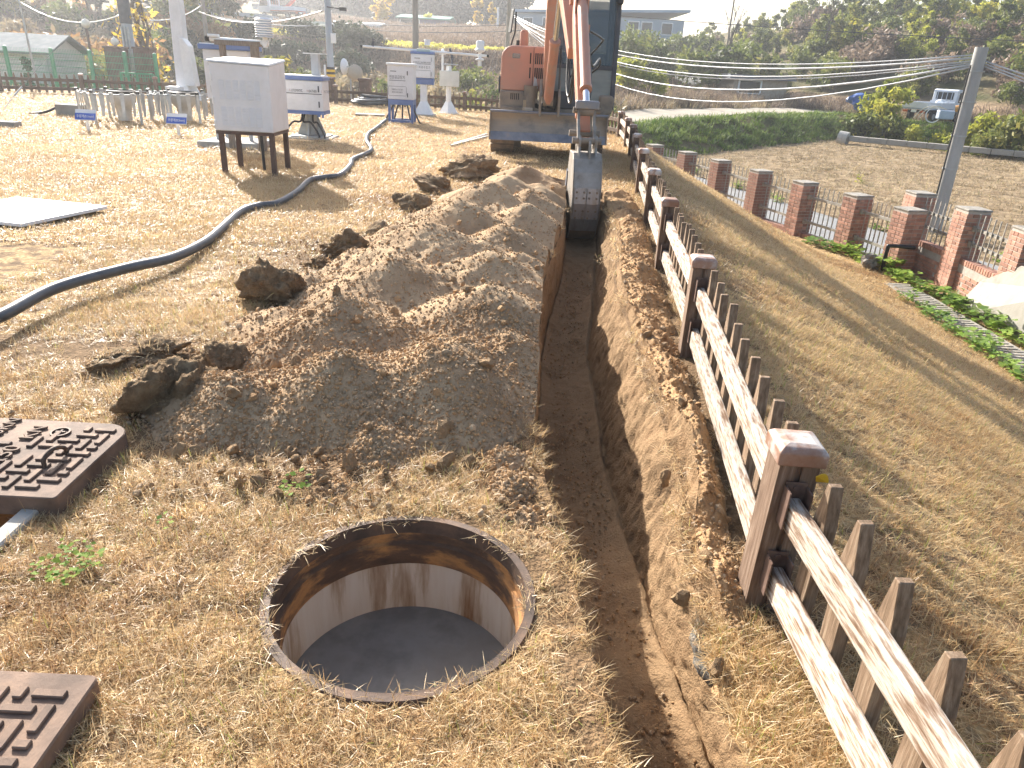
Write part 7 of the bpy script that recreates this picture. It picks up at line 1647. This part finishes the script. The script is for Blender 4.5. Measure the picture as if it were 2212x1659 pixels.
m_pw = mat('purple_grey_wall', [(.3, (.16, .15, .24)), (.7, (.22, .20, .30))], scale=1, rough=.8); m_gr = mat('green_roof', [(.3, (.05, .20, .15)), (.7, (.08, .26, .20))], scale=1, rough=.6)
building('house with green roof and purple grey wall beside the golden ginkgo', 866, 962, 42, 62, 104, 9, m_pw, m_gr, 'house', .5, [(.1, .5, 1.4, 1.0), (.3, .5, 1.4, 1.0)], .6)
m_dw = mat('dark_shed_wall', [(.3, (.10, .11, .13)), (.7, (.15, .16, .18))], scale=1, rough=.8); m_gw = mat('grey_blue_wall', [(.3, (.28, .33, .38)), (.7, (.36, .41, .46))], scale=1, rough=.8)
building('dark square shed left of the parked vehicles', 508, 556, 36, 70, 72, 5, m_dw, m_gw, 'shed', 'flat', [(.3, .8, 1.6, .8)]); building('dark low shed with pale roof edge left of the striped pole', 654, 712, 56, 88, 60, 5, m_dw, m_white2, 'shed', 'flat', [], .15)
building('grey container shed in the haze above the parked vehicles', 546, 640, 16, 32, 96, 6, m_gw, m_dw, 'shed', 'flat', [], .05); building('pale blue building in the haze right of the white mast', 378, 432, 4, 44, 74, 8, m_gw, m_gw, 'building', 'flat', [(.85, .2, 1.0, .8)])
building('low white plastic greenhouse left of the golden ginkgo', 766, 818, 56, 74, 84, 6, mat('greenhouse_film', [(.3, (.42, .44, .42)), (.7, (.52, .54, .52))], rough=.5), m_white2, 'greenhouse', .35, [], .1)
m_mr = mat('maroon_roof', [(.3, (.12, .05, .055)), (.7, (.17, .07, .07))], scale=1, rough=.7)
building('house with maroon roof and pale trim above the wooded slope', 2085, 2260, 26, 44, 104, 9, m_gw, m_mr, 'house', .75, [(.3, .6, 1.2, 1.0), (.6, .6, 1.2, 1.0)], .8)
building('weathered farm shed with dark roof hidden in the trees behind the cables', 1585, 1700, 172, 200, 60, 6, mat('shed_tan', [(.3, (.30, .24, .18)), (.7, (.40, .34, .27))], rough=.9), m_dw, 'farm_shed', 'flat', [(.3, .4, 1.8, 1.0)], .5)
p0_, p1_ = PD(834, 90, 70), PD(873, 74, 70); o = MB().add([(p0_[0], p0_[1], p0_[2] - .3), (p1_[0], p0_[1], p0_[2] - .3), (p1_[0], p0_[1] + 1.4, p0_[2] - .3), (p0_[0], p0_[1] + 1.4, p0_[2] - .3), (p0_[0] + .05, p0_[1] + .2, p1_[2] - .1), (p1_[0] - .05, p0_[1] + .15, p1_[2]), (p1_[0] - .1, p0_[1] + 1.2, p1_[2]), (p0_[0] + .1, p0_[1] + 1.2, p1_[2] - .1)], [(3, 2, 1, 0), (4, 5, 6, 7), (0, 1, 5, 4), (1, 2, 6, 5), (2, 3, 7, 6), (3, 0, 4, 7)]).build('green_tarp', mat('green_tarp', [(.3, (.03, .22, .18)), (.7, (.06, .30, .24))], scale=1.5, rough=.5), bevel=.12, seg=2); tag(o, 'heap covered with a green tarpaulin at the edge of the brown field', 'tarp')
# distant crane truck
t2 = truck('distant white truck with red crane parked beside the dark shed', m_tw, mat('crane_red', [(.3, (.40, .08, .05)), (.7, (.48, .12, .07))], rough=.5)); p = PD(612, 78, 74); t2.location = (p[0], p[1], float(zfar(p[0], p[1])) + .05); t2.rotation_euler = (0, 0, 2.7)
MB().beam((-.6, 0, 1.0), (-2.6, 0, 2.4), .25, .25).beam((-.6, 0, .7), (-.6, 0, 1.2), .4, .4).build('crane', MATS['crane_red'], t2, origin=(0, 0, 0)).location = (0, 0, 0)

# ---------------------------------------------------------------- haze
hz = bpy.data.materials.new('haze'); hz.use_nodes = True; n, l = hz.node_tree.nodes, hz.node_tree.links
n.remove(n['Principled BSDF']); pv = n.new('ShaderNodeVolumePrincipled'); pv.inputs['Color'].default_value = (.93, .95, 1.0, 1); pv.inputs['Density'].default_value = HAZE_D; pv.inputs['Anisotropy'].default_value = .7
l.new(pv.outputs[0], n['Material Output'].inputs['Volume'])
if HAZE_D > 0:
    o = MB().box((0, 560, 11), (2000, 1300, 30)).build('haze', hz, origin=(0, 0, 0)); tag(o, 'thin bright autumn haze over the valley', 'haze', None, 'stuff')
